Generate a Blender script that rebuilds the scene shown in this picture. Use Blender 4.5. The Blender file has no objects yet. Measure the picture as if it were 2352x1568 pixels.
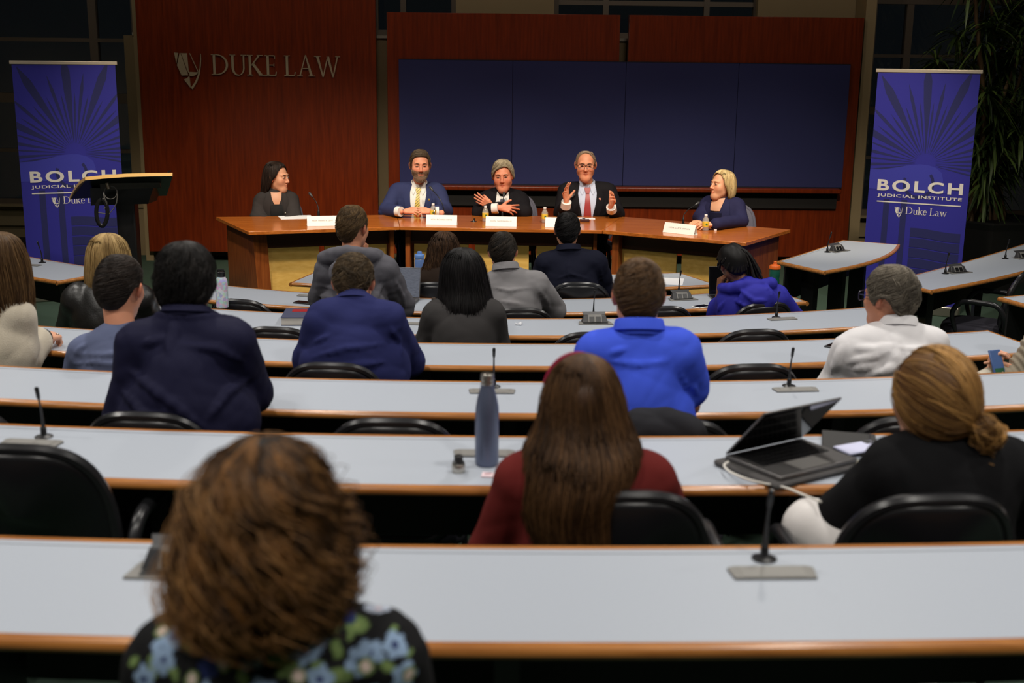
import bpy, bmesh, math, random
import numpy as np
from mathutils import Vector, Matrix
rng = np.random.default_rng(7)
random.seed(7)
scene = bpy.context.scene
COL = scene.collection
R = math.radians
# ------------------------------------------------------------------ camera
F, PITCH, ROLL, CZ = 2760.0, R(13.3), R(0.68), 2.19
cp, sp = math.cos(PITCH), math.sin(PITCH)
cr, sr = math.cos(ROLL), math.sin(ROLL)
LR = np.array([1., 0, 0]); LU = np.array([0, sp, cp]); LF = np.array([0, cp, -sp])
CAMP = np.array([0, 0, CZ])
def ray(px, py):
    u0, v0 = px - 1176., py - 784.
    u = u0 * cr + v0 * sr; v = -u0 * sr + v0 * cr
    return LF + LR * (u / F) - LU * (v / F)
def at_z(px, py, z):
    d = ray(px, py); return CAMP + d * ((z - CZ) / d[2])
def at_Y(px, py, Y):
    d = ray(px, py); return CAMP + d * (Y / d[1])
def on_plane(px, py, p0, n):
    d = ray(px, py); return CAMP + d * (np.dot(np.asarray(p0) - CAMP, n) / np.dot(d, n))
cam = bpy.data.cameras.new('camera'); camo = bpy.data.objects.new('camera', cam); COL.objects.link(camo)
right = LR * cr + LU * sr; up = -LR * sr + LU * cr
M = Matrix.Identity(4)
for i in range(3):
    M[i][0] = right[i]; M[i][1] = up[i]; M[i][2] = -LF[i]; M[i][3] = CAMP[i]
camo.matrix_world = M
cam.sensor_width = 36; cam.lens = F / 2352 * 36; cam.clip_start = .05; cam.clip_end = 200
cam.dof.use_dof = True; cam.dof.focus_distance = 8.6; cam.dof.aperture_fstop = 3.0
scene.camera = camo
# ------------------------------------------------------------------ materials
MATS = {}
def new_mat(name):
    m = bpy.data.materials.new(name); m.use_nodes = True
    nt = m.node_tree; b = nt.nodes['Principled BSDF']
    MATS[name] = m
    return m, nt, b
def srgb(r, g, b):
    f = lambda c: (c / 255 / 12.92) if c / 255 <= .04045 else ((c / 255 + .055) / 1.055) ** 2.4
    return (f(r), f(g), f(b), 1)
def bump_noise(nt, b, scale, strength, dist=.01, stretch=None, detail=3):
    tc = nt.nodes.new('ShaderNodeTexCoord'); mp = nt.nodes.new('ShaderNodeMapping')
    if stretch: mp.inputs['Scale'].default_value = stretch
    n = nt.nodes.new('ShaderNodeTexNoise'); n.inputs['Scale'].default_value = scale; n.inputs['Detail'].default_value = detail
    bp = nt.nodes.new('ShaderNodeBump'); bp.inputs['Strength'].default_value = strength; bp.inputs['Distance'].default_value = dist
    nt.links.new(tc.outputs['Object'], mp.inputs[0]); nt.links.new(mp.outputs[0], n.inputs['Vector'])
    nt.links.new(n.outputs['Fac'], bp.inputs['Height']); nt.links.new(bp.outputs[0], b.inputs['Normal'])
    return n, mp
def plain(name, c, rough=.5, metal=0, spec=.5, var=.0, nscale=8, bump=0, bscale=200, trans=0, ior=1.45, sub=0, stretch=None, sheen=0):
    if name in MATS: return MATS[name]
    m, nt, b = new_mat(name)
    b.inputs['Base Color'].default_value = c; b.inputs['Roughness'].default_value = rough
    b.inputs['Metallic'].default_value = metal; b.inputs['Specular IOR Level'].default_value = spec
    if trans: b.inputs['Transmission Weight'].default_value = trans; b.inputs['IOR'].default_value = ior
    if sub:
        b.inputs['Subsurface Weight'].default_value = sub; b.inputs['Subsurface Radius'].default_value = (.012, .004, .002)
        b.inputs['Subsurface Scale'].default_value = 1
    if sheen: b.inputs['Sheen Weight'].default_value = sheen; b.inputs['Sheen Roughness'].default_value = .5
    if var:
        tc = nt.nodes.new('ShaderNodeTexCoord'); mp = nt.nodes.new('ShaderNodeMapping')
        if stretch: mp.inputs['Scale'].default_value = stretch
        n = nt.nodes.new('ShaderNodeTexNoise'); n.inputs['Scale'].default_value = nscale; n.inputs['Detail'].default_value = 5
        rp = nt.nodes.new('ShaderNodeMix'); rp.data_type = 'RGBA'
        rp.inputs['A'].default_value = tuple(min(1, x * (1 - var)) for x in c[:3]) + (1,)
        rp.inputs['B'].default_value = tuple(min(1, x * (1 + var)) for x in c[:3]) + (1,)
        nt.links.new(tc.outputs['Object'], mp.inputs[0]); nt.links.new(mp.outputs[0], n.inputs['Vector'])
        nt.links.new(n.outputs['Fac'], rp.inputs['Factor']); nt.links.new(rp.outputs['Result'], b.inputs['Base Color'])
    if bump: bump_noise(nt, b, bscale, bump, .004)
    return m
def wood(name, c0, c1, rough=.35, axis='Z', scale=6, bump=.05, coat=0, spec=.5):
    m, nt, b = new_mat(name)
    tc = nt.nodes.new('ShaderNodeTexCoord'); mp = nt.nodes.new('ShaderNodeMapping')
    mp.inputs['Scale'].default_value = {'Z': (9, 9, .5), 'X': (.5, 9, 9), 'Y': (9, .5, 9)}[axis]
    n = nt.nodes.new('ShaderNodeTexNoise'); n.inputs['Scale'].default_value = scale; n.inputs['Detail'].default_value = 6; n.inputs['Roughness'].default_value = .6
    rp = nt.nodes.new('ShaderNodeValToRGB'); rp.color_ramp.elements[0].position = .3; rp.color_ramp.elements[1].position = .72
    rp.color_ramp.elements[0].color = c0; rp.color_ramp.elements[1].color = c1
    nt.links.new(tc.outputs['Object'], mp.inputs[0]); nt.links.new(mp.outputs[0], n.inputs['Vector'])
    nt.links.new(n.outputs['Fac'], rp.inputs[0]); nt.links.new(rp.outputs[0], b.inputs['Base Color'])
    b.inputs['Roughness'].default_value = rough; b.inputs['Coat Weight'].default_value = coat; b.inputs['Coat Roughness'].default_value = .15
    b.inputs['Specular IOR Level'].default_value = spec
    return m
def vcol_mat(name, rough=.5, spec=.5, sub=0, sheen=0, bump=0, bscale=300, aniso=0):
    if name in MATS: return MATS[name]
    m, nt, b = new_mat(name)
    a = nt.nodes.new('ShaderNodeAttribute'); a.attribute_name = 'Col'
    nt.links.new(a.outputs['Color'], b.inputs['Base Color'])
    b.inputs['Roughness'].default_value = rough; b.inputs['Specular IOR Level'].default_value = spec
    if sub:
        b.inputs['Subsurface Weight'].default_value = sub; b.inputs['Subsurface Radius'].default_value = (.012, .004, .002); b.inputs['Subsurface Scale'].default_value = 1
    if sheen: b.inputs['Sheen Weight'].default_value = sheen
    if bump: bump_noise(nt, b, bscale, bump, .003)
    return m
# ------------------------------------------------------------------ objects
def tag(o, label=None, cat=None, group=None, kind=None):
    if label: o['label'] = label
    if cat: o['category'] = cat
    if group: o['group'] = group
    if kind: o['kind'] = kind
    return o
def thing(name, label, cat, loc=(0, 0, 0), rotz=0, group=None):
    o = bpy.data.objects.new(name, None); COL.objects.link(o); o.empty_display_size = .05
    o.location = tuple(float(x) for x in loc); o.rotation_euler = (0, 0, rotz)
    return tag(o, label, cat, group)
def local(root, v):
    """world point(s) to the frame of a root empty"""
    v = np.asarray(v, float); l = np.array(root.location[:]); a = -root.rotation_euler[2]
    q = v - l; c, s = math.cos(a), math.sin(a)
    return np.stack([q[..., 0] * c - q[..., 1] * s, q[..., 0] * s + q[..., 1] * c, q[..., 2]], -1)
def mesh_obj(name, V, Fc, mat, parent=None, smooth=True, world=False, colors=None, autosmooth=None, mats=None, midx=None):
    V = np.asarray(V, float)
    if world and parent is not None: V = local(parent, V)
    me = bpy.data.meshes.new(name)
    if isinstance(Fc, np.ndarray):
        k = Fc.shape[1]; nf = len(Fc)
        me.vertices.add(len(V)); me.vertices.foreach_set('co', V.astype(np.float32).ravel())
        me.loops.add(nf * k); me.loops.foreach_set('vertex_index', Fc.astype(np.int32).ravel())
        me.polygons.add(nf); me.polygons.foreach_set('loop_start', np.arange(0, nf * k, k, dtype=np.int32))
        me.update(calc_edges=True)
    else:
        me.from_pydata([tuple(v) for v in V], [], [tuple(f) for f in Fc]); me.update()
    if colors is not None:
        ca = me.color_attributes.new('Col', 'FLOAT_COLOR', 'POINT')
        c = np.ones((len(V), 4), np.float32); c[:, :3] = np.asarray(colors)[:, :3]; ca.data.foreach_set('color', c.ravel())
    if mats:
        for m_ in mats: me.materials.append(m_)
        if midx is not None: me.polygons.foreach_set('material_index', np.asarray(midx, np.int32))
    elif mat: me.materials.append(mat)
    if smooth:
        me.polygons.foreach_set('use_smooth', np.ones(len(me.polygons), bool))
        if autosmooth:
            me.set_sharp_from_angle(angle=R(autosmooth))
    me.validate()
    o = bpy.data.objects.new(name, me); COL.objects.link(o)
    if parent is not None: o.parent = parent
    return o
class MB:
    """collects verts / faces of one part"""
    def __init__(s): s.V = []; s.F = []; s.C = []
    def add(s, V, Fc, col=None):
        b = len(s.V); s.V += [tuple(map(float, v)) for v in V]; s.F += [tuple(int(i) + b for i in f) for f in Fc]
        if col is not None: s.C += [col] * len(V)
        return s
    def box(s, c, size, rz=0, col=None):
        x, y, z = [d / 2 for d in size]; ca, sa = math.cos(rz), math.sin(rz); V = []
        for dz in (-z, z):
            for dx, dy in ((-x, -y), (x, -y), (x, y), (-x, y)):
                V.append((c[0] + dx * ca - dy * sa, c[1] + dx * sa + dy * ca, c[2] + dz))
        return s.add(V, [(3, 2, 1, 0), (4, 5, 6, 7), (0, 1, 5, 4), (1, 2, 6, 5), (2, 3, 7, 6), (3, 0, 4, 7)], col)
    def prism(s, poly, z0, z1, col=None):
        """poly: list of (x,y) counter-clockwise"""
        n = len(poly)
        V = [(x, y, z0) for x, y in poly] + [(x, y, z1) for x, y in poly]
        return s.add(V, [tuple(range(n))[::-1], tuple(range(n, 2 * n))] + [(i, (i + 1) % n, n + (i + 1) % n, n + i) for i in range(n)], col)
    def slab(s, P, n, th, col=None):
        """planar polygon P (3D) given thickness th along -n"""
        P = [np.asarray(p, float) for p in P]; n = np.asarray(n, float); k = len(P)
        V = P + [p - n * th for p in P]
        return s.add(V, [tuple(range(k)), tuple(range(k, 2 * k))[::-1]] + [(i, k + i, k + (i + 1) % k, (i + 1) % k) for i in range(k)], col)
    def tube(s, pts, r, n=8, caps=True, col=None, flat=1.0):
        pts = [np.asarray(p, float) for p in pts]; m = len(pts); rs = r if hasattr(r, '__len__') else [r] * m
        V = []; prev = None
        for i, p in enumerate(pts):
            t = pts[min(i + 1, m - 1)] - pts[max(i - 1, 0)]; t = t / (np.linalg.norm(t) + 1e-9)
            if prev is None:
                a = np.array([0, 0, 1.]) if abs(t[2]) < .9 else np.array([1., 0, 0])
            else: a = prev
            a = a - t * a.dot(t); a /= np.linalg.norm(a) + 1e-9; prev = a; b = np.cross(t, a)
            for k in range(n):
                w = 2 * math.pi * k / n
                V.append(p + a * math.cos(w) * rs[i] + b * math.sin(w) * rs[i] * flat)
        Fs = [(i * n + k, i * n + (k + 1) % n, (i + 1) * n + (k + 1) % n, (i + 1) * n + k) for i in range(m - 1) for k in range(n)]
        if caps: Fs += [tuple(range(n))[::-1], tuple((m - 1) * n + k for k in range(n))]
        return s.add(V, Fs, col)
    def lathe(s, prof, c=(0, 0, 0), n=24, col=None):
        V = []; m = len(prof)
        for r, z in prof:
            for k in range(n):
                w = 2 * math.pi * k / n; V.append((c[0] + r * math.cos(w), c[1] + r * math.sin(w), c[2] + z))
        Fs = [(i * n + k, i * n + (k + 1) % n, (i + 1) * n + (k + 1) % n, (i + 1) * n + k) for i in range(m - 1) for k in range(n)]
        if prof[0][0] > 1e-5: Fs.append(tuple(range(n))[::-1])
        if prof[-1][0] > 1e-5: Fs.append(tuple((m - 1) * n + k for k in range(n)))
        return s.add(V, Fs, col)
    def sphere(s, c, r, n=10, col=None, sc=(1, 1, 1)):
        prof = [(math.sin(math.pi * i / n), -math.cos(math.pi * i / n)) for i in range(n + 1)]
        V = []; m = n * 2
        for a, b in prof:
            for k in range(m):
                w = 2 * math.pi * k / m; V.append((c[0] + r * sc[0] * a * math.cos(w), c[1] + r * sc[1] * a * math.sin(w), c[2] + r * sc[2] * b))
        return s.add(V, [(i * m + k, i * m + (k + 1) % m, (i + 1) * m + (k + 1) % m, (i + 1) * m + k) for i in range(n) for k in range(m)], col)
    def sweep(s, prof, frames, closed_prof=True, caps=True, col=None):
        """prof: (a,b) points; frames: list of (origin, dirA, dirB)"""
        n = len(prof); V = []
        for o, A, B in frames:
            for a, b in prof: V.append(np.asarray(o) + np.asarray(A) * a + np.asarray(B) * b)
        m = len(frames); kk = n if closed_prof else n - 1
        Fs = [(i * n + k, (i + 1) * n + k, (i + 1) * n + (k + 1) % n, i * n + (k + 1) % n) for i in range(m - 1) for k in range(kk)]
        if caps and closed_prof: Fs += [tuple(range(n)), tuple((m - 1) * n + k for k in range(n))[::-1]]
        return s.add(V, Fs, col)
    def build(s, name, mat, parent=None, smooth=False, world=False, bevel=0, auto=40, seg=2):
        o = mesh_obj(name, s.V, s.F, mat, parent, smooth or bool(bevel), world, s.C if s.C else None, auto if (smooth or bevel) else None)
        bm = bmesh.new(); bm.from_mesh(o.data)
        bmesh.ops.remove_doubles(bm, verts=bm.verts, dist=1e-6); bmesh.ops.recalc_face_normals(bm, faces=bm.faces); bm.to_mesh(o.data); bm.free()
        if bevel:
            md = o.modifiers.new('bevel', 'BEVEL'); md.width = bevel; md.segments = seg; md.limit_method = 'ANGLE'; md.angle_limit = R(40)
        return o
def dup(root, loc, rotz, label=None, group=None, cat=None):
    r = root.copy(); COL.objects.link(r); r.location = tuple(float(x) for x in loc); r.rotation_euler = (0, 0, rotz)
    if label: r['label'] = label
    if group: r['group'] = group
    for ch in list(root.children):
        c = ch.copy(); COL.objects.link(c); c.parent = r
        for g in list(ch.children):
            d = g.copy(); COL.objects.link(d); d.parent = c
    return r
# ------------------------------------------------------------------ signed-distance modelling
def nz(v): v = np.asarray(v, float); return v / (np.linalg.norm(v) + 1e-12)
class SDF:
    def __init__(s): s.p = []
    def cap(s, a, b, ra, rb=None, k=.02, flat=None, op='u'):
        a = np.asarray(a, float); b = np.asarray(b, float); rb = ra if rb is None else rb
        s.p.append(('c', a, b, ra, rb, k, flat, op)); return s
    def ell(s, c, r, k=.02, rot=None, op='u'):
        s.p.append(('e', np.asarray(c, float), np.asarray(r, float), rot, None, k, None, op)); return s
    def half(s, c, n, k=.005):
        """cut away everything on the side of n"""
        s.p.append(('h', np.asarray(c, float), nz(n), None, None, k, None, 's')); return s
    def one(s, p, P):
        if p[0] == 'c':
            _, a, b, ra, rb, k, flat, op = p
            if flat is not None:
                n, f = flat
                mid = (a + b) / 2
                P = P + ((P - mid) @ n)[..., None] * n * (1 / f - 1)
                a = a + n * ((a - mid) @ n) * (1 / f - 1); b = b + n * ((b - mid) @ n) * (1 / f - 1)
            ab = b - a; l2 = ab @ ab + 1e-12
            t = np.clip(((P - a) @ ab) / l2, 0, 1)
            return np.linalg.norm(P - a - t[..., None] * ab, axis=-1) - (ra + t * (rb - ra))
        if p[0] == 'e':
            q = P - p[1]
            if p[3] is not None: q = q @ p[3]
            k0 = np.linalg.norm(q / p[2], axis=-1); k1 = np.linalg.norm(q / p[2] ** 2, axis=-1)
            return np.where(k1 > 1e-9, k0 * (k0 - 1) / (k1 + 1e-9), -p[2].min())
        return -((P - p[1]) @ p[2])
    def bounds(s, p):
        if p[0] == 'c':
            m = max(p[3], p[4]); return np.minimum(p[1], p[2]) - m, np.maximum(p[1], p[2]) + m
        if p[0] == 'e':
            m = p[2].max() if p[3] is not None else p[2]; return p[1] - m, p[1] + m
        return None
    @staticmethod
    def comb(f, d, k, op):
        if op == 'u':
            h = np.clip(.5 + .5 * (f - d) / k, 0, 1); return f * (1 - h) + d * h - k * h * (1 - h)
        h = np.clip(.5 - .5 * (f + d) / k, 0, 1); return f * (1 - h) - d * h + k * h * (1 - h)
    def eval(s, P):
        f = np.full(P.shape[:-1], 1.0)
        for p in s.p: f = s.comb(f, s.one(p, P), p[5], p[7])
        return f
    def mesh(s, res, disp=None, lo=None, hi=None):
        bs = [s.bounds(p) for p in s.p if p[7] == 'u']
        L = np.min([b[0] for b in bs], 0) - 3 * res - .02; H = np.max([b[1] for b in bs], 0) + 3 * res + .02
        if lo is not None: L = np.maximum(L, lo)
        if hi is not None: H = np.minimum(H, hi)
        n = np.ceil((H - L) / res).astype(int) + 1
        ax = [L[i] + res * np.arange(n[i]) for i in range(3)]
        f = np.full(tuple(n), .08, np.float32)
        for p in s.p:
            b = s.bounds(p)
            if b is None: sl = tuple(slice(0, n[i]) for i in range(3))
            else:
                m = p[5] + 3 * res + .012
                i0 = np.clip(((b[0] - m - L) / res).astype(int), 0, n); i1 = np.clip(((b[1] + m - L) / res).astype(int) + 2, 0, n)
                if np.any(i1 <= i0): continue
                sl = tuple(slice(i0[i], i1[i]) for i in range(3))
            g = np.stack(np.meshgrid(*[ax[i][sl[i]] for i in range(3)], indexing='ij'), -1)
            f[sl] = s.comb(f[sl], s.one(p, g), p[5], p[7])
        if disp is not None:
            idx = np.nonzero(np.abs(f) < .04)
            P = np.stack([ax[i][idx[i]] for i in range(3)], -1)
            f[idx] += disp(P)
        return surface_nets(f, L, res)
def surface_nets(f, L, res):
    f[0] = f[-1] = .05; f[:, 0] = f[:, -1] = .05; f[:, :, 0] = f[:, :, -1] = .05
    ins = f < 0
    n = f.shape
    c = [ins[i:n[0] - 1 + i, j:n[1] - 1 + j, k:n[2] - 1 + k] for i in (0, 1) for j in (0, 1) for k in (0, 1)]
    tot = sum(x.astype(np.int8) for x in c)
    act = (tot > 0) & (tot < 8)
    idx = np.argwhere(act)
    vid = -np.ones(act.shape, np.int64); vid[act] = np.arange(len(idx))
    acc = np.zeros((len(idx), 3)); cnt = np.zeros(len(idx))
    corners = [(i, j, k) for i in (0, 1) for j in (0, 1) for k in (0, 1)]
    val = np.stack([f[idx[:, 0] + i, idx[:, 1] + j, idx[:, 2] + k] for i, j, k in corners], 1)
    for a in range(8):
        for b in range(a + 1, 8):
            ca, cb = np.array(corners[a]), np.array(corners[b])
            if np.abs(ca - cb).sum() != 1: continue
            fa, fb = val[:, a], val[:, b]; m = (fa < 0) != (fb < 0)
            t = np.where(m, fa / np.where(m, fa - fb, 1), 0)
            acc += np.where(m[:, None], ca + t[:, None] * (cb - ca), 0); cnt += m
    V = L + (idx + acc / cnt[:, None]) * res
    Q = []
    for axis in range(3):
        sl0 = [slice(None)] * 3; sl1 = [slice(None)] * 3; sl0[axis] = slice(0, -1); sl1[axis] = slice(1, None)
        a0, a1 = ins[tuple(sl0)], ins[tuple(sl1)]
        e = np.argwhere(a0 != a1)
        o = [k for k in range(3) if k != axis]
        e = e[(e[:, o[0]] > 0) & (e[:, o[1]] > 0) & (e[:, o[0]] < n[o[0]] - 1) & (e[:, o[1]] < n[o[1]] - 1)]
        if not len(e): continue
        flip = a0[tuple(e.T)]
        def cell(d0, d1):
            q = e.copy(); q[:, o[0]] += d0; q[:, o[1]] += d1; return vid[tuple(q.T)]
        q = np.stack([cell(-1, -1), cell(0, -1), cell(0, 0), cell(-1, 0)], 1)
        if axis == 1: flip = ~flip
        q[~flip] = q[~flip][:, ::-1]
        Q.append(q)
    return V, np.concatenate(Q)
def join(*ms):
    V = []; Q = []; b = 0
    for v, q in ms:
        V.append(v); Q.append(q + b); b += len(v)
    return np.concatenate(V), np.concatenate(Q)
def fold(S, lines, r=.006, k=.008, inset=.0):
    r = r * 1.7
    """soft cloth ridges lying on the surface of S along the given picture polylines (x, y)"""
    caps = []
    for ln in lines:
        pts = []
        for (x0, y0), (x1, y1) in zip(ln[:-1], ln[1:]):
            for t in np.linspace(0, 1, 5)[:-1]: pts.append((x0 + (x1 - x0) * t, y0 + (y1 - y0) * t))
        pts.append(ln[-1]); D = np.array([nz(ray(*p)) for p in pts]); t = np.full(len(D), .9)
        for _ in range(120): t = t + np.clip(S.eval(CAMP + D * t[:, None]), -.03, .25) * .9
        P = CAMP + D * t[:, None] + D * r * inset; n = len(P)
        ok = np.abs(S.eval(CAMP + D * t[:, None])) < .01
        for i in range(n - 1):
            if ok[i] and ok[i + 1] and np.linalg.norm(P[i] - P[i + 1]) < .12:
                w0, w1 = [max(.15, math.sin(math.pi * (.08 + .84 * q / (n - 1)))) for q in (i, i + 1)]; caps.append((P[i], P[i + 1], r * w0, r * w1))
    for a, b, ra, rb in caps: S.cap(a, b, ra, rb, k)
def wrinkle(seed, amp, freq, stretch=(1, 1, 1), sharp=1):
    r = np.random.default_rng(seed); K = r.normal(size=(7, 3)); K /= np.linalg.norm(K, axis=1)[:, None]
    K = K * np.asarray(stretch) * freq * r.uniform(.6, 1.7, (7, 1)); ph = r.uniform(0, 6.3, 7)
    K2 = r.normal(size=(3, 3)) * freq * .35; p2 = r.uniform(0, 6.3, 3)
    def fn(P):
        w = np.sin(P @ K2.T + p2) @ np.array([1.1, .9, .8]); o = 0
        for i in range(7):
            q = np.sin(P @ K[i] + ph[i] + w * 1.2)
            o = o + (.45 * q + .55 * ((1 - np.abs(q)) ** 2 * 2.2 - .8))
        return amp * o / 2.9
    return fn
def noise3(seed, freq):
    r = np.random.default_rng(seed); K = r.normal(size=(10, 3)) * freq; ph = r.uniform(0, 6.3, 10)
    return lambda P: np.sin(np.asarray(P) @ K.T + ph).sum(-1) / 4.5
# ================================================================== row geometry
RX, D0, RS, R0, RK, RW = -.2353, 1.9677, 1.1, 16.555, 2.0607, .42
RH = [1.019, 1.126, 1.252, 1.36, 1.473, 1.579]
ZT = [CZ - h for h in RH]                      # desk-top heights, row 0 nearest the camera
def arcY(i, X, off=0.):
    """Y of the concentric curve `off` metres beyond the near edge of row i"""
    d = D0 + RS * i + off; r = R0 - RK * (d - D0)
    return d + r - math.sqrt(max(.01, r * r - (X - RX) ** 2))
def arc_t(i, X, off=0.):
    return math.atan((X - RX) / math.sqrt(max(.01, (R0 - RK * RS * i) ** 2 - (X - RX) ** 2)))
def row_pt(i, px, py):
    return at_z(px, py, ZT[i])
def rowX(i, px, off=0.):
    """X where the column px of the picture meets that curve"""
    X = 0.
    for _ in range(12):
        Y = arcY(i, X, off); c = np.array([X, Y, ZT[i]]) - CAMP
        q = (c @ right) / (c @ (-np.array([M[0][2], M[1][2], M[2][2]])))
        X += ((px - 1176) / F - q) * Y
    return X
# ================================================================== materials of the place
mBeige = plain('beige paint', srgb(150, 130, 98), .75, var=.05, nscale=3)
mBeigeD = plain('beige ledge', srgb(150, 134, 104), .7)
mFrame = plain('window frame metal', srgb(112, 100, 90), .5, .2)
mWall = wood('cherry veneer', srgb(96, 31, 7), srgb(132, 48, 12), .3, 'Z', 5, spec=.5)
mTable = wood('cherry table top', srgb(150, 76, 24), srgb(204, 118, 46), .22, 'X', 5, coat=.3)
mTableD = wood('cherry table legs', srgb(112, 52, 20), srgb(156, 84, 36), .35, 'Z', 5)
mMaple = wood('maple panel', srgb(206, 160, 80), srgb(226, 184, 104), .35, 'X', 4)
mNose = wood('oak nosing', srgb(146, 88, 40), srgb(200, 134, 68), .28, 'X', 7, coat=.25)
mLam = plain('grey laminate', srgb(170, 177, 188), .42, var=.025, nscale=120)
mSeam = plain('dark seam', srgb(70, 72, 78), .6)
mBlack = plain('black metal', (.006, .006, .007, 1), .45)
mModesty = plain('black board', (.0045, .0045, .005, 1), .7)
mCarpet = plain('green carpet', srgb(58, 80, 66), .95, var=.35, nscale=260, bump=.6, bscale=500)
mDarkBase = plain('dark baseboard', srgb(46, 38, 30), .6)
mVinyl = plain('black vinyl', (.010, .010, .012, 1), .32, spec=.5)
mRim = plain('black vinyl rim', (.016, .016, .018, 1), .28)
mFabricSeat = plain('charcoal seat fabric', srgb(44, 42, 52), .9, var=.2, nscale=300)
mGreyPl = plain('grey plastic', srgb(128, 126, 122), .45)
mDkPl = plain('dark grey plastic', srgb(58, 58, 60), .4)
mBlkPl = plain('black plastic', (.008, .008, .009, 1), .35)
mSilver = plain('brushed silver', srgb(176, 168, 156), .35, .9)
mLetters = plain('brushed letters', srgb(176, 160, 134), .5, .15)
mWhite = plain('white card', srgb(240, 238, 234), .6)
mPaper = plain('white paper', srgb(236, 236, 240), .7)
mFelt = plain('navy felt', srgb(56, 59, 104), .92, spec=.15, var=.1, nscale=400)
mBanner = plain('blue banner print', srgb(52, 50, 152), .6, spec=.3)
mBannerD = plain('dark blue banner print', srgb(44, 46, 98), .6, spec=.3)
mBannerM = plain('mid blue banner print', srgb(62, 64, 168), .6, spec=.3)
mBannerW = plain('white banner print', srgb(232, 226, 218), .6)
mGlass, nt_, b_ = new_mat('night window glass')
b_.inputs['Base Color'].default_value = (.9, .95, .95, 1); b_.inputs['Roughness'].default_value = .02
b_.inputs['Transmission Weight'].default_value = 1; b_.inputs['IOR'].default_value = 1.45
# ================================================================== floor and shell
def tier_bounds():
    return [(i, RW + .06) for i in range(5)]
V = []; Fq = []
XS = np.linspace(-7.2, 7.2, 61)
lines = [(lambda X: -3.2, ZT[0] - .74)]
for i in range(6):
    zf = ZT[i] - .74
    lines.append(((lambda X, i=i: arcY(i, X, RW + .06)), zf))
    if i < 5: lines.append(((lambda X, i=i: arcY(i, X, RW + .06)), ZT[i + 1] - .74))
lines.append(((lambda X: arcY(5, X, RW + .06)), -.17)); lines.append(((lambda X: 9.25), -.17))
lines.append(((lambda X: 9.25), 0.)); lines.append(((lambda X: 14.2), 0.))
for fn, z in lines:
    for X in XS: V.append((X, max(fn(X), -3.2) if fn(X) < 14.2 else 14.2, z))
n = len(XS)
V = [(x, min(y, 9.25) if k // n < len(lines) - 1 else y, z) for k, (x, y, z) in enumerate(V)]
for a in range(len(lines) - 1):
    for k in range(n - 1): Fq.append((a * n + k, a * n + k + 1, (a + 1) * n + k + 1, (a + 1) * n + k))
tag(mesh_obj('floor', V, Fq, mCarpet, smooth=False), kind='structure')
WM = .02; WY = 12.9
e1 = nz([1, WM, 0]); wn = nz([WM, -1, 0]); ez = np.array([0, 0, 1.])
WP0 = np.array([0, WY, 0])
def wpt(s, z, off=0.): return WP0 + e1 * s + ez * z + wn * off
def wsz(px, py, off=0.):
    p = on_plane(px, py, WP0 + wn * off, wn); return (p - WP0) @ e1, p[2]
def wrect(mb, s0, s1, z0, z1, off, th):
    """box on the wall plane, front face at `off` towards the room"""
    P = [wpt(s0, z0, off), wpt(s1, z0, off), wpt(s1, z1, off), wpt(s0, z1, off)]
    return mb.slab(P, wn, th)
BK = -.42        # the beige wall stands this far behind the wood panels
def struct(mb, name, mat, parent=None, **k):
    o = mb.build(name, mat, parent, **k)
    if parent is None: tag(o, kind='structure')
    return o
zs = wsz(876, 88, BK)[1]
sL = wsz(318, 300, BK)[0]; sR = wsz(1996, 20, BK)[0]
struct(wrect(MB(), sL - .1, sR, -.2, zs, BK, .2), 'wall_front', mBeige)
m = MB()
for a, b in ((1047, 1273), (1742, 1990)):
    wrect(m, wsz(a, 10, BK)[0], wsz(b, 10, BK)[0], zs + .002, 4.4, BK - .02, .2)
struct(m, 'column_front', mBeige)
m = MB(); wrect(m, sL, sR, zs + .001, zs + .03, BK + .03, .14); struct(m, 'trim_1', plain('pale sill', srgb(190, 182, 168), .6))
# upper windows behind the panels
def window(name, spans, z0, z1, off, bars_v, bars_h, fw=.06):
    f = MB()
    s0, s1 = spans
    for s in bars_v: wrect(f, s - fw / 2, s + fw / 2, z0, z1, off, .09)
    for z, w in bars_h: wrect(f, s0, s1, z - w / 2, z + w / 2, off - .005 if w < .06 else off + .004, .08)
    fo = struct(f, name, mFrame)
    g = MB(); wrect(g, s0, s1, z0, z1, off - .05, .008); g.build('pane', mGlass, fo)
    return fo
s = lambda px, py=12: wsz(px, py, BK - .12)[0]
zt = wsz(1350, 6, BK - .12)[1]
window('window_1', (s(840), s(1047)), zs + .03, 4.3, BK - .12, [s(862), s(926), s(1043)], [(zs + .06, .06), (4.2, .1)])
window('window_2', (s(1273), s(1742)), zs + .03, 4.3, BK - .12, [s(1277), s(1392), s(1624), s(1738)], [(zs + .06, .06), (zt, .05)])
OFFW = -.5
def wl(px, py): return wsz(px, py, OFFW)
zb = wl(60, 470)[1]
window('window_3', (wl(-260, 300)[0], wl(330, 300)[0]), zb, 4.3, OFFW,
       [wl(-250, 100)[0], wl(213, 70)[0], wl(322, 250)[0]],
       [(zb + .03, .07), (wl(30, 224)[1], .105), (wl(30, 90)[1], .04), (wl(30, 345)[1], .04), (4.25, .1)], .085)
window('window_4', (wl(1985, 250)[0], wl(2560, 250)[0]), zb - .04, 4.3, OFFW,
       [wl(1990, 250)[0], wl(2088, 70)[0], wl(2322, 200)[0], wl(2550, 200)[0]],
       [(zb, .07), (wl(2010, 254)[1], .085), (wl(2010, 128)[1], .035), (wl(2010, 362)[1], .035), (wl(2010, 2)[1], .06)], .075)
m = MB()
zl = wl(60, 545)[1]
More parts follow.
